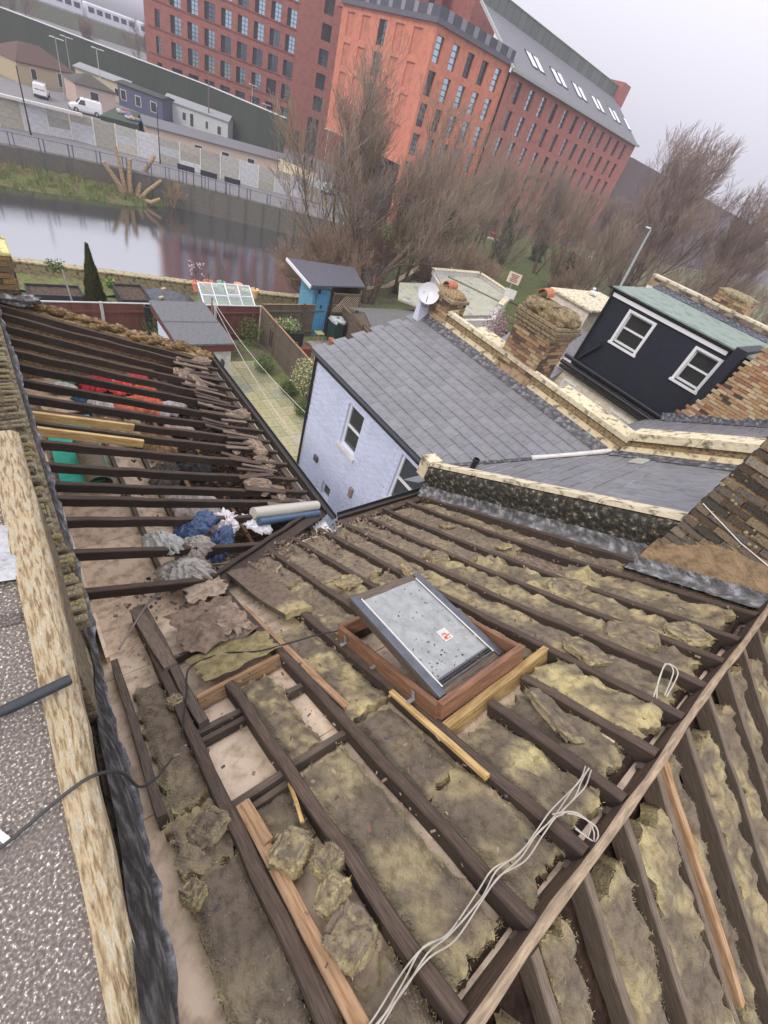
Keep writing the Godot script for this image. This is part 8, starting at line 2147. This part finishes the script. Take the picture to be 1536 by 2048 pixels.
	# low brown block far right
	var f := thing("brown_block", "long low brown building with pale balcony bands beyond the bare trees", "building", Vector3(200, 0, -76))
	var fa := Vector3(118, -4, -67.5); var fb := Vector3(286, -4, -84); var fx := (fb - fa).normalized(); var fz := Vector3(-fx.z, 0, fx.x)
	var fm := MB.new(); fm.col = Color(.16, .12, .115); fm.box((fa + fb) / 2 + Vector3(0, 9.7, 0) - fz * 8, Vector3(fa.distance_to(fb), 19.4, 16), Basis(fx, Vector3.UP, fz)); obj("wall", fm, M.plain, f)
	for k in 3:
		var bb := MB.new(); bb.col = Color(.72, .72, .76); bb.box(fb - fx * 22 + Vector3(0, 14.2 - k * 4.6, 0) + fz * .5, Vector3(40, .55, 1.0), Basis(fx, Vector3.UP, fz)); obj("balcony", bb, M.plain, f)
		for j in 4:
			var wv := MB.new(); wv.col = Color(.02, .025, .05); wv.box(fb - fx * (6 + j * 9.0) + Vector3(0, 16.2 - k * 4.6, 0) + fz * .05, Vector3(5, 2.6, .1), Basis(fx, Vector3.UP, fz)); var wo2 := obj("window", wv, M.gloss, f)
			var wl := MB.new(); wl.col = Color(.8, .8, .84); wl.box(fb - fx * (3.6 + j * 9.0) + Vector3(0, 16.2 - k * 4.6, 0) + fz * .12, Vector3(.5, 2.8, .1), Basis(fx, Vector3.UP, fz)); obj("frame", wl, M.plain, wo2)
	# low walls and benches at the campus lawn
	for q in [[72.6, -46, 84.0, -45.5, "pale low wall in front of the red wing, seen through the trunks"], [54, -51, 58.5, -51.2, "short pale kerb wall at the lawn's far left"], [53, -45, 57, -45.1, "grey low wall behind the ivy-covered trees"]]:
		var wl := MB.new(); wl.col = Color(.9, .85, .78); var pa := Vector3(q[0], GY + .3, q[1]); var pb := Vector3(q[2], GY + .3, q[3]); wl.box((pa + pb) / 2, Vector3(pa.distance_to(pb), .8, .5), frame(pb - pa, Vector3.UP)); tag(obj("low_wall", wl, M.white_paint), q[4], "wall")
	var rl := MB.new(); rl.col = Color(.6, .08, .05); rl.lump(Vector3(40.3, 2.6, -33.2), Vector3(.4, .4, .4), 2, .02); tag(obj("round_sign", rl, M.plain), "small round red disc seen through the bare bushes", "sign")

# bare tree: limbs branch and branch again; returns [wood, twigs]
var twig_r := .010
func grow(w: MB, tw: MB, r: RandomNumberGenerator, p: Vector3, d: Vector3, len: float, rad: float, depth: int, lift: float, dens: float) -> void:
	var segs := 4 if depth > 1 else (3 if depth == 1 else 2)
	var pts := [p]; var rr := [rad]
	var q := p; var dd := d
	var kids := []
	for i in segs:
		dd = (dd + Vector3(r.randfn(0, .16), lift * .16 + r.randfn(0, .08), r.randfn(0, .16))).normalized()
		q += dd * len / segs
		pts.append(q); rr.append(rad * lerpf(1.0, .45 if depth > 0 else .25, float(i + 1) / segs))
		kids.append([q, dd])
	var mb := w if depth > 1 else tw
	if depth == 0:
		for i in rr.size(): rr[i] = maxf(rr[i], twig_r)
	mb.tube(pts, rr, 7 if depth > 3 else (5 if depth > 1 else 3), false)
	if depth == 0: return
	var n := int(round((2.6 + 1.5 * depth if depth < 4 else 4.0) * dens)) + (1 if depth == 2 else 0)
	for i in n:
		var t := lerpf(.25, 1.0, (i + r.randf()) / n) * segs
		var k := clampi(int(t), 0, segs - 1)
		var bp: Vector3 = pts[k].lerp(pts[k + 1], t - k)
		var side: Vector3 = (kids[k][1] as Vector3).cross(Vector3(r.randfn(), r.randfn(), r.randfn())).normalized()
		var spread := r.randf_range(.45, .95)
		var nd: Vector3 = ((kids[k][1] as Vector3) * (1.0 - spread * .45) + side * spread * .75 + Vector3.UP * lift * .35).normalized()
		grow(w, tw, r, bp, nd, len * r.randf_range(.48, .72), rad * lerpf(1, .5, t / segs) * r.randf_range(.42, .6), depth - 1, lift, dens)
	grow(w, tw, r, q, dd, len * .6, rr[-1], depth - 1, lift, dens)

func make_tree(sd: int, h: float, rad: float, stems: int, lean: float, depth: int, lift: float, dens: float, wc: Color, tc: Color) -> Array:
	var r := RandomNumberGenerator.new(); r.seed = sd
	var w := MB.new(); w.col = wc; var t := MB.new(); t.col = tc
	for s in stems:
		var a := TAU * (s + r.randf() * .6) / stems
		var d := Vector3(cos(a) * lean, 1, sin(a) * lean).normalized()
		grow(w, t, r, Vector3(cos(a), 0, sin(a)) * rad * .9 * (0.0 if stems == 1 else 1.0), d, h * .42, rad * (1.0 if stems == 1 else .75), depth, lift, dens)
	return [w.mesh(M.bark), t.mesh(M.twig)]

func tree_at(meshes: Array, called: String, label: String, p: Vector3, yaw: float, s: Vector3, group := "") -> Node3D:
	var o := thing(called, label, "tree", p, group)
	o.rotation.y = yaw; o.scale = s
	for i in 2:
		var m := MeshInstance3D.new(); m.name = ["trunk", "crown"][i]; m.mesh = meshes[i]; o.add_child(m, true)
	return o

func tree_mesh_into(called: String, label: String, p: Vector3, sd: int, h: float, stems: int) -> void:
	var m := make_tree(sd, h, .07, stems, .5, 3, .3, .9, Color(.95, .8, .6), Color(1.0, .86, .66))
	tree_at(m, called, label, p, 0, Vector3.ONE)

func ivy(label: String, p: Vector3, h: float, r0: float, n: int, sd: int) -> void:
	var r := RandomNumberGenerator.new(); r.seed = sd
	var mb := MB.new()
	for i in n:
		var t := r.randf(); var a := r.randf() * TAU
		var rad := r0 * (1.0 - .55 * t) * (0.55 + .5 * r.randf()) * (1.0 + .35 * sin(t * 17 + a * 2))
		var c := p + Vector3(cos(a) * rad, t * h, sin(a) * rad)
		mb.col = [Color(.03, .055, .025), Color(.05, .085, .035), Color(.075, .11, .045), Color(.025, .04, .02)][r.randi() % 4]
		var u := Vector3(r.randfn(), r.randfn(), r.randfn()).normalized(); var v := u.cross(Vector3(cos(a), .3, sin(a))).normalized()
		mb.tri(c - v * .09, c + u * .17, c + v * .09)
	tag(obj("ivy", mb, M.leaf), label, "plant", "ivy on the trees")

func trees() -> void:
	var grey := Color(.55, .5, .48)
	var big := make_tree(11, 12.2, .32, 3, .20, 5, .75, .64, grey, Color(.85, .8, .75))
	tree_at(big, "bare_tree", "large many-stemmed bare tree by the river in front of the terracotta block", Vector3(19.0, GY, -23.8), .4, Vector3(1, 1.0, 1))
	twig_r = .011
	var mid := make_tree(23, 10.0, .17, 3, .25, 4, .65, .78, Color(.46, .44, .38), Color(.8, .76, .66))
	twig_r = .014
	var tall := make_tree(37, 16.0, .26, 4, .42, 5, .85, .63, Color(.45, .41, .4), Color(.78, .70, .69))
	twig_r = .010
	var bush := make_tree(41, 4.6, .05, 8, .55, 4, .3, .66, Color(.62, .52, .44), Color(.9, .76, .64))
	var g := "bare trees beyond the gardens"
	var list := [
		[mid, Vector3(16.8, GY, -24.8), 3.3, 1.05, "bare tree leaning over the river just left of the large many-stemmed tree"],
		[mid, Vector3(23.0, GY, -25.5), .9, 1.0, "slender bare tree just right of the large riverside tree"],
		[mid, Vector3(28.5, GY, -28.5), 2.2, .95, "bare tree with a dark ivy-clad trunk right of the large riverside tree"],
		[mid, Vector3(33.5, GY, -30.5), 4.0, .85, "thin bare tree behind the cream-coped extension's left corner"],
		[mid, Vector3(40, GY, -35), 1.2, 1.05, "bare olive-twigged tree on the lawn, left of the ivy-green trunk"],
		[mid, Vector3(46, GY, -36), 3.1, 1.1, "bare ivy-green tree standing in the middle of the lawn"],
		[mid, Vector3(50, GY, -33), 5.0, 1.15, "bare tree in front of the red wing, above the notice board"],
		[tall, Vector3(56, GY, -38), 2.6, .62, "bare tree close to the red wing, behind the lawn"],
		[tall, Vector3(46, GY, -20.5), .3, .98, "tallest fan-shaped bare tree against the sky, right of the red wing"],
		[tall, Vector3(54, GY, -24), 1.9, .9, "tall bare tree against the sky beside the red wing's end"],
		[tall, Vector3(50, GY, -15.5), 3.3, .86, "tall bare tree at the far right, leaning over the brown building"],
		[tall, Vector3(62, GY, -28), 4.4, .8, "bare tree half hiding the red wing's right end"],
		[mid, Vector3(44, GY, -26), 5.7, .95, "dense bare tree above the speed sign"],
		[mid, Vector3(40, GY, -21), .5, .95, "dense bare tree behind the street lamp's column"],
		[mid, Vector3(43, GY, -15), 2.4, .9, "brown bare tree behind the navy house's brick parapet"],
		[mid, Vector3(38, GY, -14), 3.9, .75, "low brown bare tree just right of the street lamp"],
		[mid, Vector3(52, GY, -10), 1.4, .95, "grey-brown bare tree above the squat mossy chimney"],
		[tall, Vector3(70, GY, -20), 5.2, .72, "hazy bare tree far right in front of the brown building"],
		[tall, Vector3(66, GY, -36), .9, .62, "bare tree behind the lawn beside the pale low wall"],
		[mid, Vector3(60, GY, -6), 2.0, .9, "hazy bare tree at the right edge beyond the chimney"],
		[mid, Vector3(36, GY, -28), 2.9, .8, "thin bare tree on the lawn behind the black bin enclosure"],
	]
	for q in list:
		tree_at(q[0], "bare_tree", q[4], q[1], q[2], Vector3.ONE * q[3], g)
	var bl := [
		[Vector3(16.2, GY, -24.0), .4, 1.0, "bare brown bush left of the large riverside tree's trunks"],
		[Vector3(14.9, GY - .8, -24.6), 2.0, .95, "bare bush overhanging the river behind the blue shed"],
		[Vector3(21.2, GY, -26), 1.0, 1.15, "tangled bare bush behind the large tree's right stem"],
		[Vector3(25.5, GY, -25.5), 3.0, 1.0, "bare bush behind the cream-coped extension"],
		[Vector3(30, GY, -25.5), 4.2, .95, "bare bush beside the lower grey ramp panel"],
		[Vector3(42, GY, -24), 5.0, .9, "brown bush on the grass below the speed sign"],
		[Vector3(37, GY, -18.5), .8, .95, "reddish-brown bush behind the tall chimney"],
		[Vector3(34, GY, -15), 1.7, 1.0, "reddish-brown bush right of the speed sign"],
		[Vector3(31.5, GY, -11.8), 2.7, 1.05, "brown bush at the foot of the street lamp"],
		[Vector3(38, GY, -10), 3.6, 1.2, "brown bush behind the pale green flat roof"],
		[Vector3(45, GY, -11), 4.6, 1.3, "bushy brown tangle above the brick parapet"],
		[Vector3(34, GY, -5.5), .2, 1.2, "brown tangle behind the squat mossy chimney"],
		[Vector3(48, GY, -28), 1.3, 1.1, "brown bush along the lawn's edge, beside the pale low wall"],
	]
	for q in bl: tree_at(bush, "bare_bush", q[3], q[0], q[1], Vector3.ONE * q[2], "bare bushes beyond the gardens")
	ivy("dark green ivy wrapping the slim trunk right of the large riverside tree", Vector3(28.5, GY, -28.5), 6.0, 1.0, 3600, 2)
	ivy("dark ivy on the trunk in the middle of the lawn", Vector3(46, GY, -36), 5.5, 1.1, 3200, 3)
	ivy("dark ivy on the bare tree above the speed sign", Vector3(44, GY, -26), 4.5, .8, 2400, 4)
	ivy("olive ivy high in the bare tree close to the red wing", Vector3(56, GY, -38), 6.5, 1.0, 3000, 5)
	# distant trees behind the caravan site and beyond the embankment
	for i in 16:
		var x := -60.0 + i * 11.0
		tree_at(tall, "bare_tree", "%s dim bare tree from the left along the railway embankment" % ORD[i], Vector3(x, FY, -150.0 - 10 * sin(i * 2.0)), i * 1.3, Vector3.ONE * (.62 + .1 * sin(i * 3.0)), "dim trees along the embankment")
